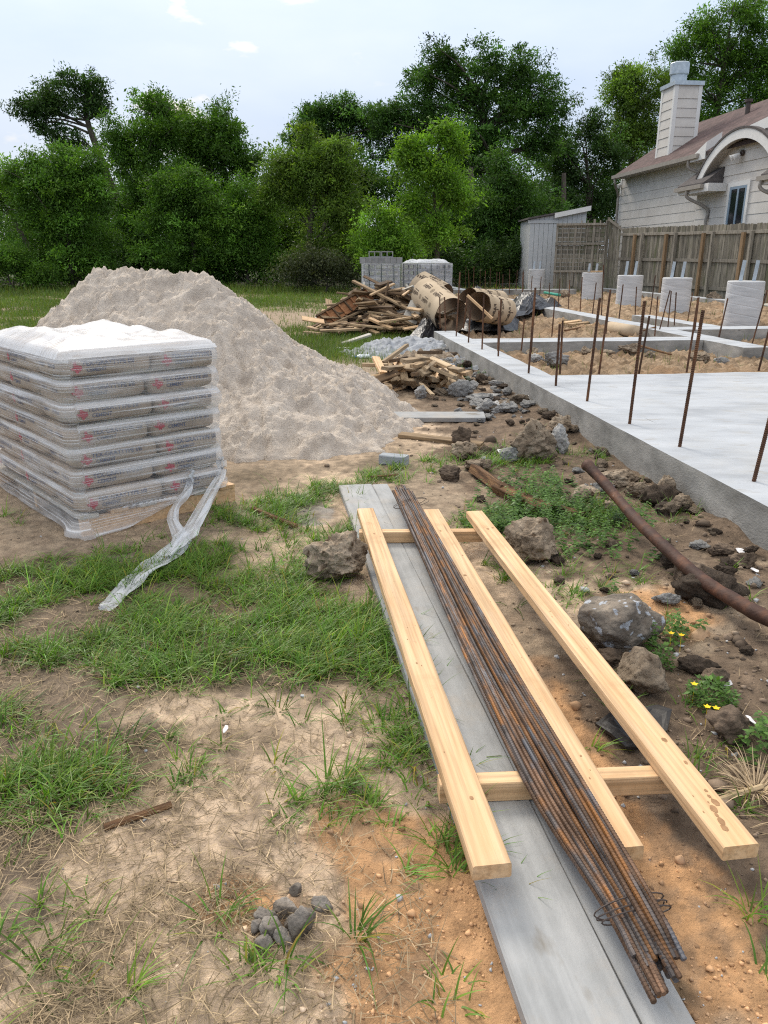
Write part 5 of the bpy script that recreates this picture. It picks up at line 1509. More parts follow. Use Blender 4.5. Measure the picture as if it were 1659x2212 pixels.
sheeting('plastic_sheet', [G(880, 742), G(905, 722), G(935, 714), G(968, 718), G(966, 735), G(930, 742), G(902, 752)], 'crumpled black plastic sheet below the leaning tube, before the foundation corner', 3, .30)
sheeting('plastic_sheet', [G(975, 712, .1), G(1010, 695, .1), G(1060, 700, .1), G(1105, 705, .1), G(1122, 692, .15), G(1118, 716, .1), G(1080, 722, .1), G(1030, 720, .1)], 'crumpled black plastic sheet in front of the lying cardboard tubes', 5, .28)
sheeting('plastic_sheet', [G(1098, 655, .1), G(1150, 650, .2), G(1215, 665, .2), G(1160, 672, .2), G(1128, 690, .1), G(1105, 690, .1)], 'long black plastic sheet draped over the far footing beam', 8, .30)
sheeting('plastic_sheet', [G(1000, 652, .1), G(1025, 640, .1), G(1060, 648, .1), G(1030, 660, .1)], 'small black plastic sheet behind the cardboard tubes', 11, .3)

# ------------------------------------------------------------------ small heap of cut studs
def small_heap():
    rg = np.random.default_rng(21)
    gp = 'cut stud ends of the small heap'
    lb = 'sawn stud end in the small heap at the foot of the sand'
    items = [((640, 800), (692, 905)), ((728, 840), (775, 935)), ((780, 815), (830, 890)), ((845, 815), (925, 920)), ((925, 780), (975, 915)), ((690, 830), (850, 715)), ((1000, 880), (1110, 960)), ((1040, 850), (1195, 925)), ((1145, 860), (1240, 985)),
             ((1000, 940), (1030, 1000)), ((1060, 985), (1125, 1025)), ((1130, 925), (1170, 985)), ((800, 950), (845, 980)), ((860, 955), (910, 985)), ((915, 945), (970, 985)), ((940, 965), (1020, 1040)), ((700, 915), (900, 915)), ((820, 920), (930, 935)), ((1020, 970), (1075, 1000)), ((550, 845), (720, 850))]
    for i, (a, b) in enumerate(items):
        a = ((700 + a[0] / 2.676) * .864, (600 + a[1] / 2.676) * .864); b = ((700 + b[0] / 2.676) * .864, (600 + b[1] / 2.676) * .864)
        lvl = max(0, (862 - a[1]) / 70)
        Yb = 8.9 - (b[1] - 800) * .004
        p, q = atY(*a, Yb + .50 + .1 * lvl), atY(*b, Yb)
        q[2] = max(q[2], .03); p[2] = max(p[2], .03)
        if i == 5: p, q = atY(*a, 9.3), atY(*b, 9.9)
        if i == 15: p, q = atY(*a, 8.35), atY(*b, 8.15)
        if i in (16, 17, 19): q = atY(*b, Yb + .3); p = atY(*a, Yb + .35)
        wd = .089 if i not in (5, 15, 19) else .055
        stick(p, q, wd, .040 if i != 15 else .018, [M['stud'], M['stud'], M['newwood'], M['stud']][i % 4] if i not in (0, 8) else M['newwood'], lb, gp, 'stud_end', rg.normal() * .35, 300 + i)
    for i in range(52):
        px = rg.uniform(832, 992); y = 8.45 + rg.uniform(0, .9)
        x = (px - CX) / FPX * y * 1.0
        z = .03 + rg.uniform(0, .36) * max(.1, 1 - abs(px - 912) / 100)
        a = rg.normal() * .45 - math.pi / 2; ln = rg.uniform(.22, .5)
        p = np.array((x, y + .2, z + .03)); q = p + np.array((math.cos(a), math.sin(a), rg.normal() * .12)) * ln
        q[2] = max(q[2], .02)
        stick(p, q, .089, .038, [M['stud'], M['oldwood'], M['stud'], M['darkwood'], M['stud']][i % 5], lb, gp, 'stud_end', rg.normal() * .5, 340 + i)
small_heap()
S2 = lambda a, b, wd, th, m, lb, nm='lumber_board', roll=0.0, za=0.01, zb=0.01: stick(at(*a, za) , at(*b, zb), wd, th, m, lb, None, nm, roll, int(a[0]))
S2((792, 905), (1046, 905), .17, .042, M['greywood'], 'short grey plank lying level at the toe of the sand pile', roll=0, za=.035, zb=.035)
S2((864, 944), (1042, 965), .08, .035, M['oldwood'], 'brown weathered stick of lumber in front of the level grey plank')
S2((800, 862), (875, 838), .05, .02, M['newwood'], 'thin pale lath lying on the toe of the sand pile')
S2((1165, 915 - 82), (1230, 908 - 84), .03, .02, M['rot'], 'short reddish stick near the footing wall rubble')
S2((1022, 1022), (1085, 1070), .075, .06, M['rot'], 'rotten split log, the paler one, between the rocks and the weeds', 'rotten_log', .4)
S2((1075, 1062), (1190, 1115), .075, .06, M['rot'], 'dark rotten log lying in the green weeds', 'rotten_log', -.3)
S2((1150, 1090), (1260, 1122), .05, .04, M['rot'], 'splintered thin end of rotten wood beyond the dark log', 'rotten_log')
S2((800, 1045 - 12), (860, 1028), .02, .012, M['rot'], 'thin twig near the far end of the grey plank', 'twig')
S2((545, 1102), (640, 1140), .025, .02, M['rot'], 'dark stick in the grass between pallet and grey plank', 'stick')
S2((225, 1790), (370, 1740), .02, .014, M['rot'], 'thin dead root in the trampled grass', 'root')
S2((1500, 1745), (1645, 1700), .014, .010, M['straw'], 'dry stem on the dark earth beside the end of the longest board', 'plant_stalk')
# paver
V, F = board_mesh(.20, .095, .07, 2, .006)
q = at(823, 1000, .0); tag(placed('paver_block', V, F, M['brick'], frame((q[0], q[1], .0), (1, -.38, 0))), 'single blue-grey paver block on the grassy earth beyond the grey plank', 'block')

# clods and broken concrete along the footing wall
def rubble_row():
    rg = np.random.default_rng(31)
    big = [(1150, 1000, 120, 95, 'largest pale brown rock leaning by the footing wall', 'clod'), (1205, 985, 60, 66, 'grey rock wedged between the largest rock and the wall', 'rubble'), (1215, 950, 62, 46, 'dark brown rock against the wall beyond the largest rock', 'clod'), (1110, 1000, 60, 52, 'hollow broken concrete piece beside the largest rock', 'rubble'),
           (1010, 995, 70, 46, 'square broken brick lump nearer the paver block', 'clod'), (1030, 1020, 66, 42, 'broken brick lump in front of the square one', 'clod'), (975, 1040, 62, 44, 'dark crumbly clod among the lumps before the weeds', 'darkclod'), (1000, 968, 50, 50, 'clod sitting on the brown weathered lumber', 'darkclod'),
           (1440, 1150 - 60, 66, 70, 'tallest angular rock at the foot of the wall by the rusty pole', 'clod'), (1470, 1118, 60, 44, 'squat angular rock at the wall right behind the rusty pole', 'clod'), (1380, 1078, 60, 46, 'brown rock half under the rusty pole', 'clod'), (1330, 1060, 90, 40, 'low wide clay rock by the raised end of the rusty pole', 'clod'),
           (1265, 1090, 70, 36, 'flat clay rock beyond the weeds', 'clod'), (1310, 1112, 60, 34, 'flat clay rock just before the weeds', 'clod'), (1240, 1135 - 40, 50, 30, 'small clay rock among the weeds', 'clod'), (1040, 872, 100, 26, 'long flat slab of broken concrete by the small stud heap', 'rubble'), (1050, 895, 50, 40, 'grey angular chunk behind the level grey plank', 'rubble'), (1085, 905 - 8, 66, 30, 'grey chunk with earth on it by the wall', 'rubble'),
           (908, 862, 40, 30, 'pale stone at the foot of the small stud heap', 'rubble'), (1020, 935 - 90, 40, 24, 'grey chunk right of the stud heap', 'rubble'), (1000, 800, 46, 26, 'pale lump of spilled concrete by the footing wall', 'rubble'), (1560, 1215, 60, 30, 'dark wet clod at the base of the wall close to the frame edge', 'darkclod'), (1610, 1240, 70, 40, 'last dark clod at the wall base under the pole', 'darkclod'),
           (500, 905 + 80, 20, 14, 'dark pebble at the toe of the sand', 'darkclod')]
    for i, (px, py, w, h, lb, m) in enumerate(big):
        w *= .74; h *= .72
        stone('rock', px, py, w, h, lb, M[m], 100 + i, 'rock', 'rocks and clods along the footing wall', 5, 12, .20, .8, .2, 3.4)
    gp = 'small rubble along the footing wall'
    protos = {}
    for k in range(10):
        V, F = rock_mesh((1, .9, .7), 500 + k, 4, 9, .22, 3)
        V[:, 2] -= V[:, 2].min() * .85
        for m in ('clod', 'darkclod', 'rubble'): protos[(k, m)] = make_mesh('rubble_stone', V, F, M[m], False)
    lbs = {'clod': 'small brown clod among the rubble along the footing wall', 'darkclod': 'small dark clod in the churned earth along the footing wall', 'rubble': 'small grey concrete chip along the footing wall'}
    n = 0
    while n < 295:
        u = rg.uniform(-2.2, 9.2); v = -abs(rg.normal()) * .42 - .03
        if u < 0.5 and rg.random() < .3: v = -rg.uniform(.1, 1.6)
        p = lot(u, v)
        if flat_mask(p[0], p[1]) < .5: continue
        far = u > 3.2
        m = rg.choice(['clod', 'darkclod', 'rubble'], p=[.35, .15, .5] if far else [.45, .42, .13])
        s = np.exp(rg.normal(-3.45, .45)) * (1.25 if far else 1)
        o = bpy.data.objects.new('rubble_stone', protos[(int(rg.integers(0, 10)), m)]); COL.objects.link(o)
        o.location = (p[0], p[1], float(gz(p[0], p[1])) - .003); o.scale = (s, s * rg.uniform(.7, 1.2), s * rg.uniform(.5, 1)); o.rotation_euler = (rg.normal() * .2, rg.normal() * .2, rg.uniform(0, 6.28))
        tag(o, lbs[m], 'rock', gp + ' ' + {'clod': 'brown', 'darkclod': 'dark', 'rubble': 'grey'}[m])
        n += 1
rubble_row()

# spilled wet concrete by the corner, crusted over
def spill(name, px, py, rx, ry, hgt, label, seed, m):
    c = at(px, py); g, q = np.meshgrid(np.linspace(-1, 1, 70), np.linspace(-1, 1, 60))
    X = c[0] + g * rx; Y = c[1] + q * ry
    rad = np.hypot(g, q)
    e = np.clip(1 - rad + .45 * fbm(X * 1.6, Y * 1.6, 3, seed), 0, 1)
    H = hgt * e ** .8 + (np.clip(.55 - cells(X * 8, Y * 8, seed), 0, 1) * .12 + .05 * fbm(X * 9, Y * 9, 3, seed)) * np.clip(e * 4, 0, 1)
    Z = gz(X, Y) - .03 + H
    idx = np.arange(X.size).reshape(X.shape)
    F = np.stack((idx[:-1, :-1], idx[:-1, 1:], idx[1:, 1:], idx[1:, :-1]), -1).reshape(-1, 4)
    keep = (e > 0.02).ravel(); F = F[keep[F].all(1)]
    us = np.unique(F); mp_ = -np.ones(X.size, int); mp_[us] = np.arange(len(us))
    tag(obj(name, np.column_stack((X.ravel(), Y.ravel(), Z.ravel()))[us], mp_[F], m, smooth=False), label, 'spilled concrete')
M['spill'] = mat('pale_spill', (0.17, 0.18, 0.195), (0.40, 0.415, 0.44), 11, .95, .6, 30)
spill('concrete_spill', 880, 760, 1.1, 1.1, .22, 'pale blue-grey heap of spilled concrete crust before the foundation corner', 3, M['spill'])
spill('concrete_spill', 965, 792, .55, .8, .14, 'smaller spilled concrete crust against the footing wall', 7, M['spill'])
spill('earth_heap', 905, 790, .7, .5, .22, 'low heap of brown earth behind the small stud heap', 9, M['clod'])

# odds and ends
def bottle():
    c = at(768, 776); ax = np.array((1, .1, 0.02)); ax /= np.linalg.norm(ax)
    pr = [(0, .02), (.005, .032), (.03, .033), (.06, .030), (.08, .033), (.14, .033), (.165, .028), (.185, .014), (.20, .0125)]
    P = [c + np.array((0, 0, .035)) + ax * (.21 - s) for s, r in pr]
    V, F = tube(P, [r for s, r in pr], 16)
    o = tag(obj('water_bottle', V, F, M['bottle'], smooth=True), 'clear plastic water bottle lying at the toe of the sand pile', 'bottle')
    V, F = tube([P[-1] + ax * .002, P[-1] - ax * .02], .015, 12); obj('bottle_cap', V, F, M['cap'], o)
bottle()
def litter(px, py, w, h, lb, seed, m='litter'):
    c = at(px, py); d = c[1] * CO + EYE * SI; a = w / 2 / FPX * d; b = h / FPX * d * 1.4
    th = np.arange(9) * 2 * math.pi / 9; rg = np.random.default_rng(seed)
    P = np.array([c + np.array((a * math.cos(t) * rg.uniform(.6, 1.1), b * math.sin(t) * rg.uniform(.6, 1.1), 0)) for t in th])
    patch('paper_scrap', P, M[m], lb, 'litter', .002, seed, .02)
litter(1092, 985, 40, 26, 'crumpled pinkish-white paper beside the largest rock', 3)
litter(880 + 110, 916 - 4, 40, 10, 'white and red wrapper under the level grey plank', 4)
litter(1595, 1208, 22, 12, 'white paper scrap close to the wall base', 5)
litter(1628, 1250, 20, 10, 'white paper scrap lower on the dark earth by the pole', 6)
litter(1562, 1483, 30, 16, 'white paper scrap beside the round dark clod', 7)
litter(1620, 1568, 24, 18, 'white paper scrap at the frame edge beside the dark earth lump', 8)
litter(488, 1832 - 240, 12, 12, 'tiny white scrap in the middle of the trampled grass', 9)
litter(738, 752, 40, 14, 'white wrapper on the grass in front of the scrap heap', 10)

# inside the foundation: loose lumber, a pipe, broken concrete
zi = .14
for i, (a, b, lb) in enumerate([((1395, 640 / .864 * .864 - 0), (1, 1), '')][:0]): pass
S3 = lambda a, b, wd, th, m, lb, nm='lumber_board', za=.12, zb=.12: stick(at(*r5b(*a), za), at(*r5b(*b), zb), wd, th, m, lb, None, nm, 0, int(a[0]))
S3((275, 455), (550, 420), .12, .035, M['newwood'], 'longest pale board lying on the soil between the footing walls')
S3((330, 465), (550, 440), .10, .035, M['oldwood'], 'brown board beside the longest pale board on the soil')
S3((420, 478), (570, 455), .09, .035, M['oldwood'], 'short board next to the brown one on the soil')
S3((300, 505), (470, 470), .04, .03, M['rot'], 'thin dark stick in front of the boards on the soil')
S3((805, 605), (1010, 665), .03, .025, M['rot'], 'curved brown stick on the clay near the slab', 'stick', .2, .14)
S3((820, 505), (910, 480), .03, .025, M['rot'], 'short stick on the inner footing corner', 'stick', .2, .26)
a, b = at(*r5b(605, 478), .2), at(*r5b(785, 510), .2)
V, F = tube([a, a + (b - a) * .5, b], .11, 18); tag(obj('clay_pipe', V, F, M['card'], smooth=True), 'short fat brown pipe lying on the soil inside the foundation', 'pipe')
a, b = at(*r5b(165, 245), .2), at(*r5b(265, 262), .2)
V, F = tube([a, b], .05, 10); tag(obj('green_pipe', V, F, M['green'], smooth=True), 'bright green pipe by the pier nearest the shed', 'pipe')
stick(at(*r5b(1180, 545), .05), at(*r5b(1659, 540), .05), .25, .04, M['oldwood'], 'long pale plank behind the inner footing wall', None, 'lumber_board', 0, 3)
stick(at(*r5b(1628, 340), .1), at(*r5b(1700, 330), .1), .3, .05, M['palewood'], 'pale board beside the largest pier', None, 'lumber_board', 0, 3)
def rocks_in():
    rg = np.random.default_rng(77)
    for i, (x, y, w, h, lb, m) in enumerate([(110, 740, 90, 50, 'grey rock beside the pale concrete slab piece inside the foundation', 'rubble'), (240, 765, 150, 95, 'pale flat piece of broken concrete on the clay inside the foundation', 'rubble'), (90, 680, 70, 50, 'dark brown clod near the inner face of the edge beam', 'clod'), (740, 660, 170, 60, 'broad clay lump in the middle of the bay', 'clod'), (1010, 645, 90, 55, 'rust-brown clay lump near the curved stick', 'clod'), (1095, 650, 80, 60, 'grey stone beyond the curved stick', 'rubble'), (1230, 720, 130, 60, 'clay lump before the inner beam end', 'clod'), (1370, 745, 80, 40, 'grey stone at the corner of the inner beam', 'rubble'), (1300, 330, 90, 60, 'big dark clod between the two largest piers', 'clod'), (300, 280, 60, 50, 'brown clod between the two smallest piers', 'clod'), (740, 530, 90, 26, 'flat grey chunk near the clay pipe', 'rubble'), (1500, 560, 80, 40, 'clay lump behind the inner wall', 'clod'), (880, 690, 80, 34, 'clay clod before the broad clay lump', 'clod'), (600, 710, 90, 34, 'low clay clod on the near side of the bay', 'clod'), (450, 690, 70, 34, 'low clay clod between the slab piece and the bay middle', 'clod')]):
        px, py = r5b(x, y)
        w *= .864 / 2.676; h *= .864 / 2.676
        c = at(px, py, .05); d = c[1] * CO + EYE * SI
        V, F = rock_mesh((w / 2 / FPX * d, w / 2 / FPX * d * .8, h / 2 / FPX * d * 1.2), 700 + i, 5, 10, .2, 3.4)
        u, v = uv_of(c[0], c[1]); V[:, 2] -= V[:, 2].min() * .8
        V = V + np.array((c[0], c[1] + .1, float(soil_h(np.array(u), np.array(v)))))
        tag(obj('rock', V, F, M[m]), lb, 'rock', 'clods and stones inside the foundation')
rocks_in()

# ------------------------------------------------------------------ wooden fence
def tone(o, mb, seed):
    """each board has weathered to its own grey"""
    rg = np.random.default_rng(seed)
    t = np.concatenate([np.full(len(v), math.exp(rg.normal() * .22)) for v in mb.V])
    attr(o, 'tone', np.column_stack((t, t, t * rg.uniform(.92, 1.0))))
def fence():
    A = np.array((13.6, 15.8)); A1 = np.array((11.87, 24.6)); B = np.array((9.85, 34.0)); C = np.array((7.35, 34.9))
    A = A1 + (A1 - B) * 0.45
    f = empty('wooden_fence', (A1[0], A1[1], 0)); tag(f, 'tall weathered grey picket fence with posts and rails, in front of the house', 'fence')
    zt_ = lambda P: atY(*{0: (1659, 480), 1: (1338, 493)}[0 if P is A1 else 1], P[1])[2]
    zA, zB = zt_(A1), zt_(B)
    rg = np.random.default_rng(4)
    d = B - A; L_ = np.linalg.norm(d); d3 = np.array((d[0] / L_, d[1] / L_, 0)); nrm = np.array((-d3[1], d3[0], 0)); nrm = nrm if nrm[0] < 0 else -nrm
    tA = np.linalg.norm(A1 - A) / L_
    ztop = lambda t: zA + (zB - zA) * (t - tA) / (1 - tA)
    # pickets: dog-eared boards side by side, one skin
    mb = MB(); w = .145; n = int(L_ / .15)
    for i in range(n):
        t = (i * .15) / L_; p = np.array((A[0], A[1], 0)) + d3 * (i * .15)
        h = ztop(t) + rg.normal() * .012; off = rg.normal() * .004 - .0; z0 = .14 + rg.normal() * .02
        pr = [(0, z0), (w, z0), (w, h - .035), (w - .03, h), (.03, h), (0, h - .035)]
        V = [p + d3 * a + np.array((0, 0, z)) + nrm * (off + s) for s in (0, -.018) for a, z in pr]
        mb.add(V, [[0, 1, 2, 3, 4, 5], [11, 10, 9, 8, 7, 6]] + [[k, k + 6, (k + 1) % 6 + 6, (k + 1) % 6] for k in range(6)])
    tone(mb.build('picket_panel', M['fence'], f), mb, 3)
    def rail(fr, dz, h, m):
        a = np.array((A[0], A[1], ztop(0) * fr + dz)); b = np.array((B[0], B[1], ztop(1) * fr + dz))
        V, F = board_mesh(np.linalg.norm(b - a), .045, h, 12, .004, .03, int(dz * 100) + 3)
        mt = frame(a + nrm * .03, b - a); V = np.array([mt @ Vector(q) for q in V]); obj('rail', V, F, m, f)
    rail(1, -.30, .10, M['fencepost']); rail(.52, 0, .11, M['fencepost']); rail(.16, 0, .11, M['fencepost'])
    xs = [(1318, 0), (1366, 1), (1381, 0), (1433, 1), (1452, 0), (1512, 1), (1531, 0), (1597, 1), (1614, 0), (1672, 1), (1690, 0)]
    a_ = np.array((A[0], A[1]))
    for px, new in xs:
        u = (px - CX) / FPX / 1.036
        # meet the sight line with the fence line in plan
        t = (A[0] - u * A[1]) / (u * d[1] - d[0])
        p = np.array((A[0], A[1], 0)) + d3 * (t * L_) + nrm * .10
        h = ztop(t) - (.22 if not new else .26)
        mb = MB(); mb.obox(p - nrm * .02 - (0, 0, .1), d3, nrm, EZ, (.10 if not new else .13, .09, h + .1)); mb.build('post', M['newpost'] if new else M['fencepost'], f)
    # the end bay, patched with level boards and battens, a broken picket end leaning beside it
    g = empty('fence_panel', (C[0], C[1], 0)); tag(g, 'patched end bay of the fence with level boards and upright battens beside the shed', 'fence')
    Bq = np.array((B[0] - .55, B[1] + .2))
    d2 = Bq - C; L2_ = np.linalg.norm(d2); e = np.array((d2[0] / L2_, d2[1] / L2_, 0)); n2 = np.array((e[1], -e[0], 0)); n2 = n2 if n2[1] < 0 else -n2
    c3 = np.array((C[0], C[1], 0)); zc0, zc1 = atY(1187, 481, C[1])[2], atY(1292, 470, Bq[1])[2]
    mb = MB()
    for k in range(13):
        z = .95 + k * .17
        if z + .16 > min(zc0, zc1): break
        mb.obox(c3 + (0, 0, z), e, -n2, EZ, (L2_, .02, .155))
    for k in range(int(L2_ / .15)):
        mb.obox(c3 + e * (k * .15) + (0, 0, .12), e, -n2, EZ, (.135, .018, .80 + .04 * (k % 3)))
    tone(mb.build('board_panel', M['fence'], g), mb, 4)
    for k in range(9):
        mb = MB(); mb.obox(c3 + e * (L2_ * k / 8.2) + n2 * .05 + (0, 0, .3 if k % 3 == 0 else .9), e, -n2, EZ, (.09 if k % 3 == 0 else .05, .05, (zc0 if k < 4 else zc1) - (.35 if k % 3 == 0 else 1.0))); mb.build('batten', M['fencepost'], g)
    for z in (.88, (zc0 + .9) / 2 + .1, zc0 - .12):
        mb = MB(); mb.obox(c3 + n2 * .10 + (0, 0, z), e, -n2, EZ, (L2_, .045, .085)); mb.build('rail', M['fencepost'], g)
    # short sloping bay between
    s = empty('fence_panel', (Bq[0], Bq[1], 0)); tag(s, 'short sloping bay of picket fence stepping down from the patched bay', 'fence')
    q0 = np.array((Bq[0], Bq[1], 0)); q1 = np.array((B[0], B[1], 0)); dd = q1 - q0; LL = np.linalg.norm(dd); dd /= LL
    mb = MB()
    for k in range(5):
        h = zc1 + (zB - zc1) * (k + .5) / 5 + .06
        mb.obox(q0 + dd * (k * LL / 5) + (0, 0, .14), dd, np.array((-dd[1], dd[0], 0)), EZ, (LL / 5 - .008, .018, h - .14))
    tone(mb.build('picket_panel', M['fence'], s), mb, 5)
    V, F = board_mesh(np.hypot(LL, zc1 - zB) + .2, .05, .09, 2, .003)
    mt = frame(q0 + (0, -.06, zc1 - .10), dd * LL + np.array((0, 0, zB - zc1)))
    obj('rail', np.array([mt @ Vector(p) for p in V]), F, M['fencepost'], s)
    return B, C
FB, FC = fence()

# ------------------------------------------------------------------ shed at the fence's end
def shed():
    Y0 = 36.4
    x0, x1, x2 = atY(1139, 600, Y0)[0], atY(1193, 600, Y0)[0], atY(1268, 460, Y0)[0]
    zl = atY(1142, 474, Y0)[2]; zr = atY(1266, 452, Y0)[2]
    s = empty('garden_shed', (x0, Y0, 0)); tag(s, 'grey-white garden shed with a sloping dark roof at the end of the fence', 'shed')
    mb = MB(); n = 12
    zt = lambda x: zl + (zr - zl) * (x - x0) / (x2 - x0)
    # grooved panels
    k = int((x2 - x0) / .2)
    for i in range(k):
        a = x0 + i * (x2 - x0) / k; b = x0 + (i + 1) * (x2 - x0) / k - .012
        V = [(a, Y0, -.1), (b, Y0, -.1), (b, Y0, zt(b)), (a, Y0, zt(a)), (a, Y0 + .03, -.1), (b, Y0 + .03, -.1), (b, Y0 + .03, zt(b)), (a, Y0 + .03, zt(a))]
        mb.add([V[0], V[1], V[5], V[4], V[3], V[2], V[6], V[7]], BOXF)
    for i in range(10):
        a = Y0 + .032 + i * .25
        mb.box((x0 - .0, a, -.1), (x0 + .03, a + .238, zl - .01))
    mb.build('wall', M['shed'], s)
    mb = MB(); V = [(x0 - .12, Y0 - .14, zl + .0), (x2 + .12, Y0 - .14, zr + .06), (x2 + .12, Y0 + 2.6, zr + .06), (x0 - .12, Y0 + 2.6, zl + .0)]
    V = V + [(p[0], p[1], p[2] + .07) for p in V]; mb.add(V, BOXF); mb.build('roof', M['shingle'], s)
    mb = MB(); V = [(x1 - .1, Y0 - .165, zt(x1) - .14), (x2 + .13, Y0 - .165, zr - .06), (x2 + .13, Y0 - .143, zr - .06), (x1 - .1, Y0 - .143, zt(x1) - .14)]
    V = V + [(p[0], p[1], p[2] + .20) for p in V]; mb.add(V, BOXF); mb.build('fascia', M['trim'], s)
    mb = MB(); mb.box((x0 - .10, Y0 - .03, zl - .16), (x1 + .1, Y0 - .004, zl - .02)); mb.build('fascia', M['shed'], s)

def shingle_mat():
    m = bpy.data.materials.new('roof_shingle'); m.use_nodes = True
    t = m.node_tree; nd = t.nodes; lk = t.links.new; bs = nd['Principled BSDF']
    a = nd.new('ShaderNodeAttribute'); a.attribute_name = 'roofuv'
    bk = nd.new('ShaderNodeTexBrick'); bk.inputs['Scale'].default_value = 1.0; bk.inputs['Brick Width'].default_value = .34; bk.inputs['Row Height'].default_value = .15
    bk.inputs['Mortar Size'].default_value = .006; bk.inputs['Bias'].default_value = 0
    bk.inputs['Color1'].default_value = (.070, .042, .038, 1); bk.inputs['Color2'].default_value = (.115, .070, .064, 1); bk.inputs['Mortar'].default_value = (.040, .025, .023, 1)
    lk(a.outputs['Vector'], bk.inputs['Vector'])
    n = nd.new('ShaderNodeTexNoise'); n.inputs['Scale'].default_value = 2.2; n.inputs['Detail'].default_value = 6; lk(a.outputs['Vector'], n.inputs['Vector'])
    mx_ = nd.new('ShaderNodeMix'); mx_.data_type = 'RGBA'; mx_.blend_type = 'OVERLAY'; mx_.inputs[0].default_value = .5
    lk(bk.outputs[0], mx_.inputs[6]); lk(n.outputs[0], mx_.inputs[7]); lk(mx_.outputs[2], bs.inputs['Base Color'])
    bp = nd.new('ShaderNodeBump'); bp.inputs['Strength'].default_value = .6; bp.inputs['Distance'].default_value = .02
    lk(bk.outputs['Fac'], bp.inputs['Height']); bp.invert = True; lk(bp.outputs[0], bs.inputs['Normal'])
    bs.inputs['Roughness'].default_value = .95
    return m
M['roofing'] = shingle_mat()
M['shingle'] = mat('grey_shingle', (.06, .055, .055), (.12, .105, .10), 9, .95, .5, 40)
shed()

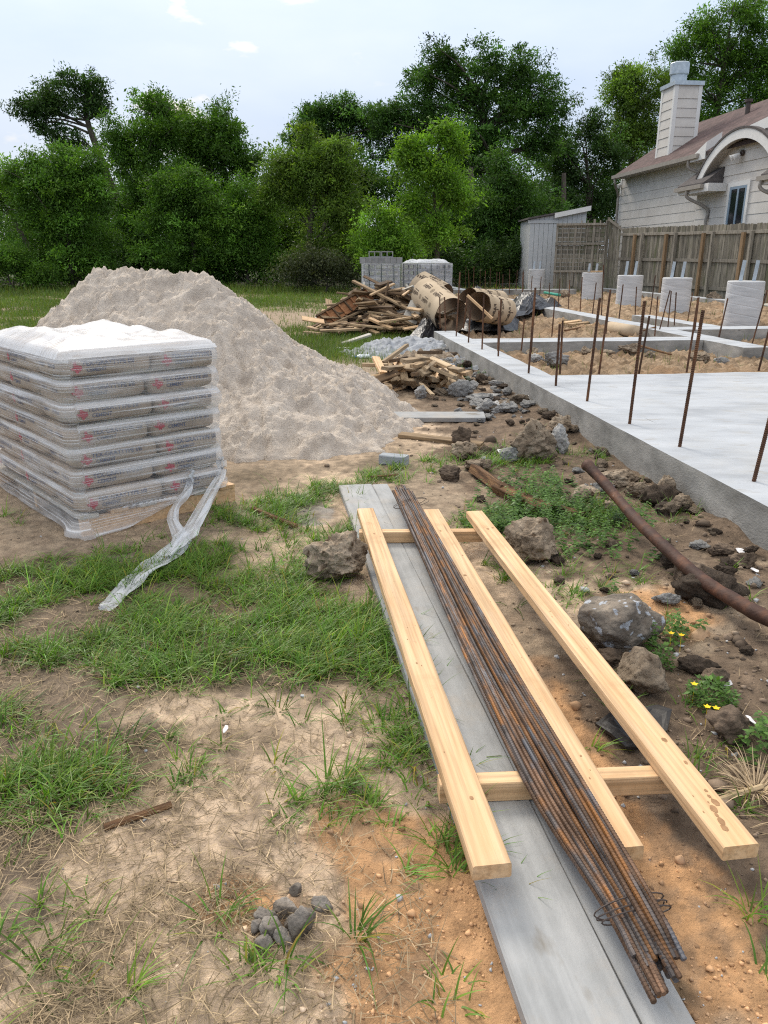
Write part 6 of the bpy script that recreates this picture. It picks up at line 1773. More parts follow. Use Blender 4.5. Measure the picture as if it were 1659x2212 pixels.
# ------------------------------------------------------------------ the white house
def house():
    VW = 13.5; VE = 12.95; VG = 13.2           # main wall, eave edge, projecting gable wall
    h = empty('white_house', lot(28, VW, 0)); tag(h, 'white lap-sided house with a brown shingle roof behind the fence', 'house')
    uC, zE0 = onV(1343, 388, VW); _, zE = onV(1327, 379, VE)
    uE = onV(1327, 379, VE)[0]
    uG = onV(1507, 420, VG)[0]                  # where the gable wing begins
    uN = 12.0
    sl_ = .64
    LAP = .36
    def lapwall(name, v, ua, ub, z0, z1, seed):
        mb = MB(); k = int(math.ceil((z1 - z0) / LAP))
        for i in range(k):
            a = z0 + i * LAP; b = min(z1, a + LAP)
            V = [lot(ua, v, a) - FV * .020, lot(ub, v, a) - FV * .020, lot(ub, v, b) - FV * .004, lot(ua, v, b) - FV * .004,
                 lot(ua, v, a), lot(ub, v, a), lot(ub, v, b), lot(ua, v, b)]
            mb.add([V[0], V[1], V[5], V[4], V[3], V[2], V[6], V[7]], BOXF)
        return mb.build(name, M['siding'], h)
    lapwall('wall', VW, uG - .3, uC, 0, zE + .05, 1)
    W2 = onV(1605, 300, VG)
    ztop = onV(1605, 262, VG)[1]
    ZW = onV(1506, 388, VG - .45)[1]
    lapwall('wall', VG, uN, uG, 0, ZW, 2)
    mb = MB(); mb.obox(lot(uG, VG, 0), FU, FV, EZ, (.03, .5, ZW)); mb.build('corner_board', M['siding'], h)
    mb = MB(); mb.obox(lot(uC - .12, VW - .045, 0), FU, FV, EZ, (.12, .08, zE - .1)); mb.build('corner_board', M['trim'], h)
    mb = MB(); mb.obox(lot(uC, VW, 0), FU, FV, EZ, (.03, 7.6, zE)); mb.build('wall', M['siding'], h)
    # far gable end above the eave
    # roof: one slope rising from the eave to a level ridge
    lo, hi = 1.0, 9.0
    def P(px_, w): pass
    def projU(p):
        dd = p[1] * CO - (p[2] - EYE) * SI
        return CX + FPX * p[0] / dd, CY - FPX * ((p[2] - EYE) * CO + p[1] * SI) / dd
    for _ in range(40):
        w = (lo + hi) / 2
        if projU(lot(uE, VE + w, zE + sl_ * w))[0] < 1487: lo = w
        else: hi = w
    def roof_plane(px, py):
        a = (px - CX) / FPX; b = (py - CY) / FPX
        dd = np.array((a, CO - b * SI, -(SI + b * CO))); nr = np.array((0, 0, 1.)) - FV * sl_
        o = np.array((0, 0, EYE)); q = lot(uE, VE, zE)
        return o + dd * (nr.dot(q - o) / nr.dot(dd))
    nu, nw = 30, 12
    g, q = np.meshgrid(np.linspace(0, 1, nu), np.linspace(0, 1, nw))
    U = uN + (uE - uN) * g; Wd = w * q
    def sheet(side, name):
        V = []; uvs = []
        for u_, w_ in zip(U.ravel(), Wd.ravel()):
            V.append(lot(u_, VE + (w_ if side == 0 else 2 * w - w_), zE + sl_ * w_)); uvs.append((u_, w_ * math.hypot(1, sl_), 0))
        V = np.array(V); n0 = len(V); V = np.vstack((V, V - (0, 0, .12)))
        idx = np.arange(n0).reshape(nw, nu); F = []
        for i in range(nw - 1):
            for j in range(nu - 1):
                f = [idx[i, j], idx[i, j + 1], idx[i + 1, j + 1], idx[i + 1, j]]
                F.append(f if side else f[::-1]); F.append([k + n0 for k in (f[::-1] if side else f)])
        for j in range(nu - 1):
            F.append([idx[0, j], idx[0, j + 1], idx[0, j + 1] + n0, idx[0, j] + n0])
        for i in range(nw - 1):
            F.append([idx[i, -1], idx[i + 1, -1], idx[i + 1, -1] + n0, idx[i, -1] + n0])
        o = obj(name, V, F, M['roofing'], h); attr(o, 'roofuv', np.vstack((np.array(uvs), np.array(uvs))))
    sheet(0, 'roof'); sheet(1, 'roof')
    # gable end wall on the far side and soffit
    mb = MB(); mb.add([lot(uC + .032, VW, 0), lot(uC + .032, VW, zE + .25), lot(uC + .032, VE + w, zE + sl_ * w - .15), lot(uC + .032, VE + 2 * w - .5, zE), lot(uC + .032, VE + 2 * w - .5, 0)], [[0, 1, 2, 3, 4]]); mb.build('wall', M['siding'], h)
    mb = MB(); mb.obox(lot(uG - .2, VE + .02, zE - .16), FU, FV, EZ, (uE - uG + .18, VW - VE + .1, .03)); mb.build('soffit', M['soffit'], h)
    mb = MB(); mb.obox(lot(uG - .3, VE - .13, zE - .17), FU, FV, EZ, (uE - uG + .32, .125, .15)); mb.build('gutter', M['gutter'], h)
    # chimney
    pm, plf, prt = roof_plane(1443.5, 334.5), roof_plane(1416, 341.6), roof_plane(1494, 310.5)
    um, vm = uv_of(pm[0], pm[1]); ul = uv_of(plf[0], plf[1])[0]; vr = uv_of(prt[0], prt[1])[1]
    zt = onV(1459, 182, vm)[1]
    ul = max(ul, um + 1.0); vr = max(vr, vm + 1.2)
    ch = empty('chimney', lot(um, vm, pm[2])); ch.parent = h; ch.location = Vector(ORG['chimney'] - ORG[h.name])
    zb = pm[2] - .4
    mb = MB(); mb.obox(lot(um + .03, vm + .03, zb), FU, FV, EZ, (ul - um - .06, vr - vm - .06, zt - zb))
    k = int((zt - zb) / LAP)
    for i in range(k):
        z = zb + i * LAP + .05
        for (o_, ex, ey, ln) in ((lot(um + .15, vm + .028, z), FU, -FV, ul - um - .3), (lot(um + .028, vm + .15, z), FV, -FU, vr - vm - .3)):
            # each lap is a thin wedge
            V = [o_ + ex * a + ey * b + EZ * c for c, b in ((0, .026), (LAP - .01, .004)) for a in (0, ln)]
            V += [o_ + ex * a + EZ * c for c in (0, LAP - .01) for a in (0, ln)]
            mb.add([V[0], V[1], V[5], V[4], V[2], V[3], V[7], V[6]], BOXF)
    mb.build('chimney_wall', M['siding'], ch)
    mb = MB()
    for (uu, vv) in ((um, vm), (ul - .16, vm), (um, vr - .16)):
        mb.obox(lot(uu, vv, zb), FU, FV, EZ, (.16, .16, zt - zb - .01))
    mb.build('corner_trim', M['trim'], ch)
    mb = MB(); mb.obox(lot(um - .05, vm - .05, zt - .02), FU, FV, EZ, (ul - um + .1, vr - vm + .1, .16)); mb.build('chimney_cap', M['galv'], ch)
    c = lot((um + ul) / 2 + .1, (vm + vr) / 2 - .15, zt)
    mb = MB(); mb.tube([c + (0, 0, .1), c + (0, 0, .50)], .33, 20); mb.tube([c + (0, 0, .48), c + (0, 0, .51), c + (0, 0, .92), c + (0, 0, .95)], [.36, .39, .39, .37], 20); mb.build('flue', M['galv'], ch)
    # plumbing vent on the roof
    p = roof_plane(1614, 245)
    mb = MB(); mb.tube([p - (0, 0, .1), p + (0, 0, .42)], .09, 12); mb.tube([p + (0, 0, .40), p + (0, 0, .50)], .15, 12); mb.build('vent_pipe', M['darkmetal'], h)
    # arched hood over the gable window
    a1_, a2_, a3_ = onV(1506, 388, VG - .45), onV(1607, 277, VG - .45), onV(1659, 297, VG - .45)
    # circle through the three sighted points
    (x1, y1), (x2, y2), (x3, y3) = a1_, a2_, a3_
    D = 2 * (x1 * (y2 - y3) + x2 * (y3 - y1) + x3 * (y1 - y2))
    ux = ((x1 ** 2 + y1 ** 2) * (y2 - y3) + (x2 ** 2 + y2 ** 2) * (y3 - y1) + (x3 ** 2 + y3 ** 2) * (y1 - y2)) / D
    uy = ((x1 ** 2 + y1 ** 2) * (x3 - x2) + (x2 ** 2 + y2 ** 2) * (x1 - x3) + (x3 ** 2 + y3 ** 2) * (x2 - x1)) / D
    rad = math.hypot(x1 - ux, y1 - uy)
    def arch(name, r0, r1, va, vb, m, zmin):
        V = []; F = []; n = 48
        a0 = math.asin(max(-1, min(1, (zmin - uy) / rad)))
        for i in range(n + 1):
            t = a0 + (math.pi - 2 * a0) * i / n
            for r, v in ((r0, va), (r1, va), (r1, vb), (r0, vb)): V.append(lot(ux + r * math.cos(t), v, uy + r * math.sin(t)))
        for i in range(n):
            for j in range(4): F.append([i * 4 + j, i * 4 + (j + 1) % 4, (i + 1) * 4 + (j + 1) % 4, (i + 1) * 4 + j])
        F += [[3, 2, 1, 0], [n * 4, n * 4 + 1, n * 4 + 2, n * 4 + 3]]
        return obj(name, V, F, m, h, smooth=False)
    arch('arch_trim', rad - .30, rad, VG - .47, VG - .42, M['trim'], y1)
    arch('arch_hood', rad - .26, rad - .02, VG - .418, VG - .01, M['soffit'], y1)
    arch('arch_roof', rad + .003, rad + .07, VG - .50, VG + 3.2, M['shingle'], y1)
    mb = MB(); z = ZW
    while z < uy + rad - .3:
        b = min(z + LAP, uy + rad - .27); r_ = rad - .05
        h0 = math.sqrt(max(.01, r_ ** 2 - (z - uy) ** 2)); h1 = math.sqrt(max(.01, r_ ** 2 - (b - uy) ** 2))
        V = [lot(ux - h0, VG - .03, z), lot(ux + h0, VG - .03, z), lot(ux + h1, VG - .004, b), lot(ux - h1, VG - .004, b), lot(ux - h0, VG, z), lot(ux + h0, VG, z), lot(ux + h1, VG, b), lot(ux - h1, VG, b)]
        mb.add([V[0], V[1], V[5], V[4], V[3], V[2], V[6], V[7]], BOXF); z = b
    mb.build('gable_wall', M['siding'], h)
    # returns of the eave at the foot of the arch
    def ret(p0, p1, tag_):
        uA, zA = onV(*p0, VG - .75); uB, zB = onV(*p1, VG - .75)
        ua, ub = min(uA, uB), max(uA, uB)
        mb = MB(); V = [lot(ua, VG - .75, zB + .06), lot(ub, VG - .75, zB + .06), lot(ub, VG - .02, zB + .06), lot(ua, VG - .02, zB + .06), lot(ua, VG - .75, zB + .10), lot(ub, VG - .75, zB + .10), lot(ub, VG - .02, zB + .62), lot(ua, VG - .02, zB + .62)]
        mb.add(V, BOXF); mb.build('return_roof', M['shingle'], h)
        mb = MB(); mb.obox(lot(ua - .3, VG - .72, zB - .22), FU, FV, EZ, (ub - ua + .3, .70, .27)); mb.build('return_box', M['trim'], h)
        mb = MB(); mb.obox(lot(ua, VG - .87, zB - .10), FU, FV, EZ, (ub - ua + .05, .12, .14)); mb.build('gutter', M['gutter'], h)
        return ua, ub, zB
    ua, ub, zr = ret((1520, 398), (1463, 410), 'l')
    ua2, ub2, zr2 = ret((1720, 380), (1643, 384), 'r')
    # white boxed end of the main eave against the wing
    mb = MB(); uu, zz = onV(1512, 338, VE); V = [lot(uG - .75, VE - .02, zz - .12), lot(uG + .4, VE - .02, zz - .14), lot(uG + .4, VG + .3, zz - .14), lot(uG - .75, VG + .3, zz - .12), lot(uG - .75, VE - .02, zz + .45), lot(uG + .4, VE - .02, zz + .02), lot(uG + .4, VG + .3, zz + .2), lot(uG - .75, VG + .3, zz + .8)]
    mb.add(V, BOXF); mb.build('eave_box', M['trim'], h)
    # rake board of the wing gable
    (ra, za), (rb, zb_) = onV(1572, 302, VG - .3), onV(1665, 258, VG - .3)
    mb = MB(); V = [lot(ra, VG - .32, za - .05), lot(rb, VG - .32, zb_ - .22), lot(rb, VG - .27, zb_ - .22), lot(ra, VG - .27, za - .05), lot(ra, VG - .32, za + .12), lot(rb, VG - .32, zb_ + .12), lot(rb, VG - .27, zb_ + .12), lot(ra, VG - .27, za + .12)]
    mb.add(V, BOXF); mb.build('rake_board', M['trim'], h)
    # downspouts
    def spout(pts, r=.06):
        P = spline(pts, 30); mb = MB(); mb.tube(P, r, 8); mb.build('downspout', M['gutter'], h)
    uL, zL = uC + .05, zE - .2
    spout([lot(uE - .25, VE - .06, zE - .15), lot(uE - .25, VE - .02, zE - .42), lot(uC - .0, VW - .12, zE - .85), lot(uC - .0, VW - .10, zE - 1.3), lot(uC, VW - .10, 2.4), lot(uC, VW - .10, .2)])
    spout([lot(uG + .45, VE - .06, zE - .15), lot(uG + .45, VE, zE - .45), lot(uG + .2, VW - .2, zE - .7), lot(uG + .12, VW - .1, zE - 1.3)])
    spout([lot((ua + ub) / 2 + .1, VG - .8, zr - .08), lot((ua + ub) / 2 + .1, VG - .75, zr - .35), lot((ua + ub) / 2 - .25, VG - .12, zr - .75), lot((ua + ub) / 2 - .25, VG - .10, zr - 1.2), lot((ua + ub) / 2 - .25, VG - .10, 2.2), lot((ua + ub) / 2 - .25, VG - .10, .2)])
    spout([lot(ub2 - .15, VG - .8, zr2 - .08), lot(ub2 - .15, VG - .75, zr2 - .35), lot(ub2 - .6, VG - .12, zr2 - .75), lot(ub2 - .6, VG - .10, zr2 - 1.3), lot(ub2 - .6, VG - .1, .2)])
    # window
    (u1, z1), (u2, z2) = onV(1579, 404, VG - .05), onV(1614, 399, VG - .05)
    ua_, ub_ = min(u1, u2), max(u1, u2); ztw = (z1 + z2) / 2; zbw = onV(1570, 500, VG - .05)[1] - .3
    wdn = empty('window', lot((ua_ + ub_) / 2, VG, zbw)); wdn.parent = h; wdn.location = Vector(ORG['window'] - ORG[h.name])
    fw = .11
    mb = MB()
    for lo_, sz in (((ua_ - .18, ztw), (ub_ - ua_ + .36, .15)), ((ua_ - .18, zbw), (.14, ztw - zbw)), ((ub_ + .04, zbw), (.14, ztw - zbw))):
        mb.obox(lot(lo_[0], VG - .06, lo_[1]), FU, FV, EZ, (sz[0], .056, sz[1]))
    mb.build('window_trim', M['trim'], wdn)
    mb = MB(); um_ = (ua_ + ub_) / 2
    for lo_, sz in (((ua_ - .04, ztw - .09), (ub_ - ua_ + .08, .09)), ((ua_ - .04, zbw), (.11, ztw - zbw - .09)), ((ub_ - .07, zbw), (.11, ztw - zbw - .09)), ((um_ - .05, zbw), (.10, ztw - zbw - .09))):
        mb.obox(lot(lo_[0], VG - .058, lo_[1]), FU, FV, EZ, (sz[0], .05, sz[1]))
    mb.build('window_frame', M['winframe'], wdn)
    for a, b in ((ua_ + .07, um_ - .05), (um_ + .05, ub_ - .07)):
        mb = MB(); mb.obox(lot(a, VG - .036, zbw), FU, FV, EZ, (b - a, .006, ztw - zbw - .09)); mb.build('pane', M['winglass'], wdn)
    # twin flood lamp
    uf, zf = onV(1602, 330, VG - .1)
    fl_ = empty('flood_lamp', lot(uf, VG - .05, zf)); fl_.parent = h; fl_.location = Vector(ORG['flood_lamp'] - ORG[h.name])
    c = lot(uf, VG - .05, zf)
    mb = MB(); mb.tube([c, c - FV * .07], .10, 14); mb.tube([c - FV * .05, c - FV * .14 + FU * .12 - EZ * .03], .03, 8); mb.tube([c - FV * .05, c - FV * .14 - FU * .04 - EZ * .05], .03, 8); mb.build('lamp_base', M['darkmetal'], fl_)
    for s in (.12, -.04):
        q_ = c - FV * .13 + FU * s - EZ * .04
        mb = MB(); mb.tube([q_, q_ - FV * .08 + FU * .04 - EZ * .06, q_ - FV * .18 + FU * .08 - EZ * .13], [.05, .08, .12], 12); mb.build('lamp_head', M['trim'], fl_)
    c = lot(uC - .2, VW - .12, zE - .42)
    mb = MB(); mb.tube([c, c - FV * .12 - EZ * .05], .10, 12); mb.build('eave_lamp', M['trim'], h)
house()

# ------------------------------------------------------------------ trees and undergrowth
def leaf_cloud(C, Nn, per, sz, rg, spread, droop=0.15, squash=0.75):
    """leaves round each twig centre C; Nn outward directions; per leaves each. Diamond-shaped blades."""
    m = len(C); n = m * per
    idx = np.repeat(np.arange(m), per)
    off = rg.normal(size=(n, 3)); off *= (spread[idx] * np.abs(rg.normal(size=n)) ** .5 / (np.linalg.norm(off, axis=1) + 1e-6))[:, None]
    off[:, 2] *= squash
    P = C[idx] + off
    a = off / (np.linalg.norm(off, axis=1)[:, None] + 1e-6) * .7 + Nn[idx] * .5 + rg.normal(size=(n, 3)) * .55
    a[:, 2] -= droop; a /= np.linalg.norm(a, axis=1)[:, None]
    b = np.cross(a, rg.normal(size=(n, 3)) * .8 + np.array((0, 0, 1.))); b /= np.linalg.norm(b, axis=1)[:, None] + 1e-6
    s = sz * np.exp(rg.normal(size=n) * .25)
    L_, Wd = s[:, None], (s * rg.uniform(.30, .46, n))[:, None]
    V = np.stack((P - a * L_ * .5, P + b * Wd * .5 - a * L_ * .05, P + a * L_ * .5, P - b * Wd * .5 - a * L_ * .05), 1).reshape(-1, 3)
    F = np.arange(n * 4).reshape(n, 4)
    return V, F, idx

LEAF = {
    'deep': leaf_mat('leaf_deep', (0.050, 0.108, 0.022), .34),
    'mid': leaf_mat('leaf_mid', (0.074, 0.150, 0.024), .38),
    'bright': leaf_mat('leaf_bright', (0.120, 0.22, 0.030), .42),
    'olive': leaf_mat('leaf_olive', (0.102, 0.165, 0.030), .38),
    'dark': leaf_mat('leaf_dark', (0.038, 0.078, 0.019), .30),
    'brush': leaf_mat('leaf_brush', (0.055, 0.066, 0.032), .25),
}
def tree(name, label, lobes, leaf, n_leaf, sz, seed, trunk=None, cat='tree', tr=.18, dens=1.0, limbs=True, group=None, per=44, spread=.42, droop=.15, tips=1.25):
    """lobes: (px, py, half-width px, half-height px, Y) balls of foliage that make up the crown; trunk: sighted points"""
    rg = np.random.default_rng(seed)
    L_ = []
    for (px, py, hw, hh, Y) in lobes:
        c = atY(px, py, Y); d = Y / (CO - (py - CY) / FPX * SI)
        L_.append((c, hw / FPX * d, hh / FPX * d))
    area = np.array([w * h for c, w, h in L_]); share = area / area.sum()
    base_y = np.mean([c[1] for c, w, h in L_])
    o = empty(name, (L_[0][0][0], base_y, 0))
    tag(o, label, cat, group)
    Cs = []; Ns = []; Sp = []; Lb = []
    for i, ((c, w, h), s) in enumerate(zip(L_, share)):
        dep = (w + h) * .45
        k = int(rg.integers(14, 20))
        # each mass is boughs: smaller uneven balls round a core, with hollows between
        bd = rg.normal(size=(k, 3)); bd /= np.linalg.norm(bd, axis=1)[:, None]
        bc = bd * (rg.uniform(.40, .95, k))[:, None]; br = rg.uniform(.24, .56, k)
        m = max(8, int(1.35 * n_leaf * s / per))
        q = rg.choice(k, m, p=br ** 2 / (br ** 2).sum())
        d = rg.normal(size=(m, 3)); d /= np.linalg.norm(d, axis=1)[:, None]
        d[:, 2] += .25; d /= np.linalg.norm(d, axis=1)[:, None]
        r = rg.uniform(.25, 1.0, m) ** .5 * (1 + .5 * fbm3(d + q[:, None] * 3.1, 1.9, 2, seed + i))
        p = bc[q] + d * (r * br[q])[:, None]
        core = rg.random(m) < .22
        p[core] = d[core] * (rg.random(core.sum()) ** .5 * .6)[:, None]
        p = p * (1 + .30 * fbm3(p * 1.6 + seed * 2.3 + i, 1.0, 3, seed))[:, None]
        shoot = rg.random(m) < .13
        p[shoot] *= rg.uniform(1.08, 1.38, shoot.sum())[:, None]
        Cs.append(c + p * np.array((w, dep, h))); Ns.append(d); Sp.append(spread * rg.uniform(.55, 1.3, m)); Lb.append(q + 20 * i)
    Cs = np.concatenate(Cs); Ns = np.concatenate(Ns); Sp = np.concatenate(Sp)
    Lb = np.concatenate(Lb)
    ok = Cs[:, 2] > .1; Cs, Ns, Sp, Lb = Cs[ok], Ns[ok], Sp[ok], Lb[ok]
    V, F, idx = leaf_cloud(Cs, Ns, per, sz * .86, rg, Sp, droop)
    V[:, 2] = np.maximum(V[:, 2], .02)
    cr_ = obj('crown', V, F, LEAF[leaf], o)
    bt = np.exp(rg.normal(size=int(Lb.max()) + 1) * .26); tw = np.exp(rg.normal(size=len(Cs)) * .22) * bt[Lb]; young = (rg.random(len(Cs)) < .22)
    t = (tw[idx] * np.exp(rg.normal(size=len(idx)) * .10))
    col = np.column_stack((t * (1 + .35 * young[idx] * tips), t * (1 + .25 * young[idx] * tips), t * (1 - .1 * young[idx])))
    attr(cr_, 'tint', np.repeat(np.clip(col, .3, 2.4), 4, 0))
    mb = MB()
    if trunk is None:
        c = np.mean([q[0] for q in L_], axis=0); lowc = min(L_, key=lambda q: q[0][2])[0]
        T = [np.array((c[0] + rg.normal() * .2, base_y, -.1)), np.array((c[0] + rg.normal() * .25, base_y, c[2] * .45)), np.array((c[0], base_y, c[2] * 1.05))]
    else:
        T = [atY(*p) for p in trunk]
    TP = spline(T, 14); mb.tube(TP, np.linspace(tr, tr * .35, 14), 8)
    mb.build('trunk', M['bark'], o)
    if limbs:
        mb = MB()
        for (c, w, h) in L_:
            k = int(np.argmin(np.abs(TP[:, 2] - (c[2] - h * .9)))); p = TP[k]
            for q in range(3):
                e = c + rg.normal(size=3) * np.array((w, w, h)) * .42
                mid = (p + e) / 2 + np.array((0, 0, .12 * np.linalg.norm(e - p))) * rg.uniform(-.4, 1)
                mb.tube(spline([p, mid, e], 7), np.linspace(tr * .26, tr * .04, 7), 5)
        mb.build('limb', M['bark'], o)
    return o

tree('leaning_tree', 'tall leaning tree with an open, layered crown against the sky', [(170, 195, 66, 42, 47), (110, 232, 70, 34, 47), (60, 245, 36, 26, 47), (205, 200, 34, 36, 47), (90, 275, 40, 18, 47), (215, 240, 26, 20, 47), (150, 310, 48, 36, 47)], 'dark', 15000, .19, 1,
     trunk=[(250, 430, 47), (215, 335, 47), (190, 265, 47), (182, 205, 47)], tr=.26, per=30, spread=.40)
tree('broad_tree', 'tall broad green tree with a rounded peak, behind the sand pile', [(335, 235, 55, 52, 45), (300, 300, 75, 60, 45), (375, 300, 65, 60, 45), (260, 340, 40, 70, 45), (330, 400, 90, 70, 45), (290, 480, 70, 80, 45), (300, 570, 80, 50, 45)], 'mid', 42000, .19, 2, tr=.3)
tree('broad_tree', 'green tree with an uneven spiky top beside the rounded peak', [(470, 275, 40, 50, 46), (500, 330, 52, 55, 46), (450, 350, 50, 60, 46), (530, 360, 30, 34, 46), (480, 420, 70, 60, 46), (425, 300, 34, 40, 46)], 'mid', 26000, .19, 3, tr=.25)
tree('thin_tree', 'thin pale-topped tree far back between two green trees', [(400, 262, 28, 30, 58), (412, 300, 26, 30, 58)], 'olive', 4000, .2, 4, tr=.15, per=26)
tree('low_tree', 'bushy light green tree nearest the open meadow', [(130, 380, 80, 60, 39), (200, 400, 55, 55, 39), (60, 410, 60, 50, 39), (110, 470, 105, 75, 39), (180, 500, 80, 70, 39), (120, 570, 120, 55, 39), (215, 580, 60, 40, 39), (135, 335, 34, 30, 39), (80, 352, 30, 24, 39), (205, 348, 30, 30, 39), (30, 372, 30, 22, 39)], 'mid', 44000, .17, 5, tr=.2)
tree('low_tree', 'yellow-green tree cut off by the picture edge beyond the meadow', [(10, 385, 45, 38, 41), (-30, 420, 60, 50, 41), (20, 430, 35, 26, 41)], 'bright', 9000, .18, 6, tr=.14, trunk=[(65, 540, 41), (35, 485, 41), (5, 440, 41), (-10, 400, 41)])
tree('round_tree', 'small round vine-covered tree right behind the sand pile', [(395, 400, 62, 36, 40), (360, 435, 50, 50, 40), (430, 440, 55, 50, 40), (390, 490, 85, 60, 40), (380, 560, 90, 50, 40), (415, 372, 26, 20, 40), (345, 392, 26, 22, 40)], 'mid', 28000, .16, 7, tr=.18)
tree('bushy_tree', 'dense olive-tipped tree behind the end of the sand pile', [(690, 345, 70, 48, 40), (640, 360, 55, 45, 40), (745, 390, 60, 60, 40), (660, 430, 85, 70, 40), (740, 470, 70, 70, 40), (700, 540, 95, 60, 40), (600, 400, 40, 50, 40), (668, 308, 32, 24, 40), (730, 322, 34, 26, 40)], 'olive', 44000, .165, 8, tr=.22)
tree('far_tree', 'rounded grey-green tree behind the olive-tipped one', [(710, 240, 55, 32, 54), (680, 268, 45, 28, 54), (755, 260, 40, 40, 54), (700, 300, 60, 30, 54), (800, 275, 50, 36, 54), (640, 300, 30, 24, 54)], 'deep', 22000, .2, 9, tr=.3)
tree('oak_tree', 'largest dark oak-like tree with a wide domed crown', [(960, 150, 60, 50, 52), (1060, 140, 70, 44, 52), (1140, 165, 60, 48, 52), (1190, 220, 50, 50, 52), (910, 205, 55, 50, 52), (1010, 215, 80, 55, 52), (1110, 235, 80, 50, 52), (870, 265, 60, 40, 52), (950, 285, 80, 45, 52), (1060, 300, 90, 45, 52), (1180, 300, 60, 50, 52), (830, 265, 52, 40, 52), (860, 330, 60, 40, 52), (1000, 350, 90, 50, 52)], 'deep', 72000, .20, 10, tr=.5,
     trunk=[(1085, 600, 52), (1080, 430, 52), (1050, 300, 52), (1040, 220, 52)])
tree('young_tree', 'young bright green tree with a feathery top in front of the oak', [(960, 290, 34, 26, 36), (900, 320, 44, 28, 36), (980, 325, 34, 28, 36), (870, 345, 36, 20, 36), (930, 370, 70, 40, 36), (980, 420, 46, 40, 36), (900, 440, 40, 36, 36), (950, 500, 50, 36, 36)], 'bright', 17000, .17, 11, tr=.12, per=30, trunk=[(945, 600, 36), (943, 500, 36), (938, 410, 36), (950, 300, 36)])
tree('conical_tree', 'dark upright tree to the house side of the young bright one', [(1075, 380, 50, 45, 42), (1110, 430, 62, 60, 42), (1060, 460, 65, 70, 42), (1130, 500, 55, 60, 42), (1080, 550, 80, 50, 42)], 'deep', 32000, .165, 12, tr=.25)
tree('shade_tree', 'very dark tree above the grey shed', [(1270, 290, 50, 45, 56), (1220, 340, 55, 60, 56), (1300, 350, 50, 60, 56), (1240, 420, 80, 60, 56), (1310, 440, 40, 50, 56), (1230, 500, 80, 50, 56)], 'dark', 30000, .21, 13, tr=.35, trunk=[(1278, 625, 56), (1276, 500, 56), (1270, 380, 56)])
tree('willow_oak', 'pale green loose tree behind the chimney', [(1370, 165, 55, 36, 60), (1330, 200, 40, 36, 60), (1400, 215, 60, 46, 60), (1350, 250, 50, 36, 60), (1400, 285, 60, 46, 60), (1340, 310, 50, 50, 60)], 'olive', 24000, .21, 14, tr=.3, per=30, spread=.5)
tree('tall_tree', 'tallest tree, reaching out of the frame behind the house', [(1620, 40, 80, 55, 63), (1530, 70, 60, 40, 63), (1480, 110, 56, 38, 63), (1580, 120, 90, 60, 63), (1660, 140, 70, 60, 63), (1470, 170, 60, 40, 63), (1550, 200, 90, 50, 63), (1640, 220, 80, 50, 63), (1520, 260, 70, 45, 63), (1560, 310, 80, 40, 63)], 'mid', 46000, .23, 15, tr=.5, per=36, spread=.55)
tree('low_bush', 'bright leafy bush right behind the block pallets', [(830, 480, 42, 36, 35), (865, 520, 52, 42, 35), (800, 540, 50, 40, 35), (850, 575, 70, 36, 35)], 'bright', 14000, .15, 16, cat='bush', tr=.07)
tree('brush_clump', 'dull brown-green brush at the far end of the sand pile', [(700, 570, 60, 36, 35), (650, 590, 55, 30, 35), (745, 595, 46, 28, 35)], 'brush', 9000, .12, 17, cat='bush', tr=.05)
tree('low_bush', 'leafy undergrowth between the round tree and the olive-tipped one', [(520, 440, 60, 50, 41), (540, 510, 70, 60, 41), (500, 570, 80, 46, 41), (590, 580, 60, 40, 41)], 'mid', 22000, .16, 18, cat='bush', tr=.1)
tree('low_bush', 'weedy bush at the edge of the meadow by the picture edge', [(20, 560, 60, 40, 37), (70, 590, 60, 32, 37), (-40, 570, 60, 50, 37)], 'mid', 12000, .14, 19, cat='bush', tr=.06)
tree('low_bush', 'dark undergrowth between the block pallets and the shed', [(960, 560, 60, 50, 39), (1040, 575, 60, 40, 39), (1115, 560, 40, 46, 39)], 'dark', 14000, .16, 20, cat='bush', tr=.08)
tree('low_bush', 'dark ivy-like growth low between the trees behind the sand', [(260, 590, 60, 40, 42), (450, 590, 60, 40, 42)], 'dark', 11000, .16, 24, cat='bush', tr=.08)
UB = ['first', 'second', 'third', 'fourth', 'fifth', 'sixth', 'seventh', 'eighth', 'ninth', 'tenth', 'eleventh', 'twelfth']
for i, (x, y, lf) in enumerate(((60, 520, 'mid'), (200, 560, 'mid'), (330, 520, 'deep'), (440, 500, 'mid'), (560, 480, 'mid'), (610, 520, 'olive'), (770, 520, 'mid'), (900, 500, 'deep'), (1000, 470, 'deep'), (1080, 520, 'deep'), (1160, 460, 'deep'), (1210, 540, 'dark'))):
    tree('understory_shrub', f'{UB[i]} leafy shrub of the wood edge, counted from the meadow towards the shed', [(x, y, 66, 62, 44), (x + 40, y + 50, 66, 56, 44), (x - 40, y + 40, 62, 60, 44)], lf, 13000, .18, 70 + i, cat='shrub', tr=.07, limbs=False)
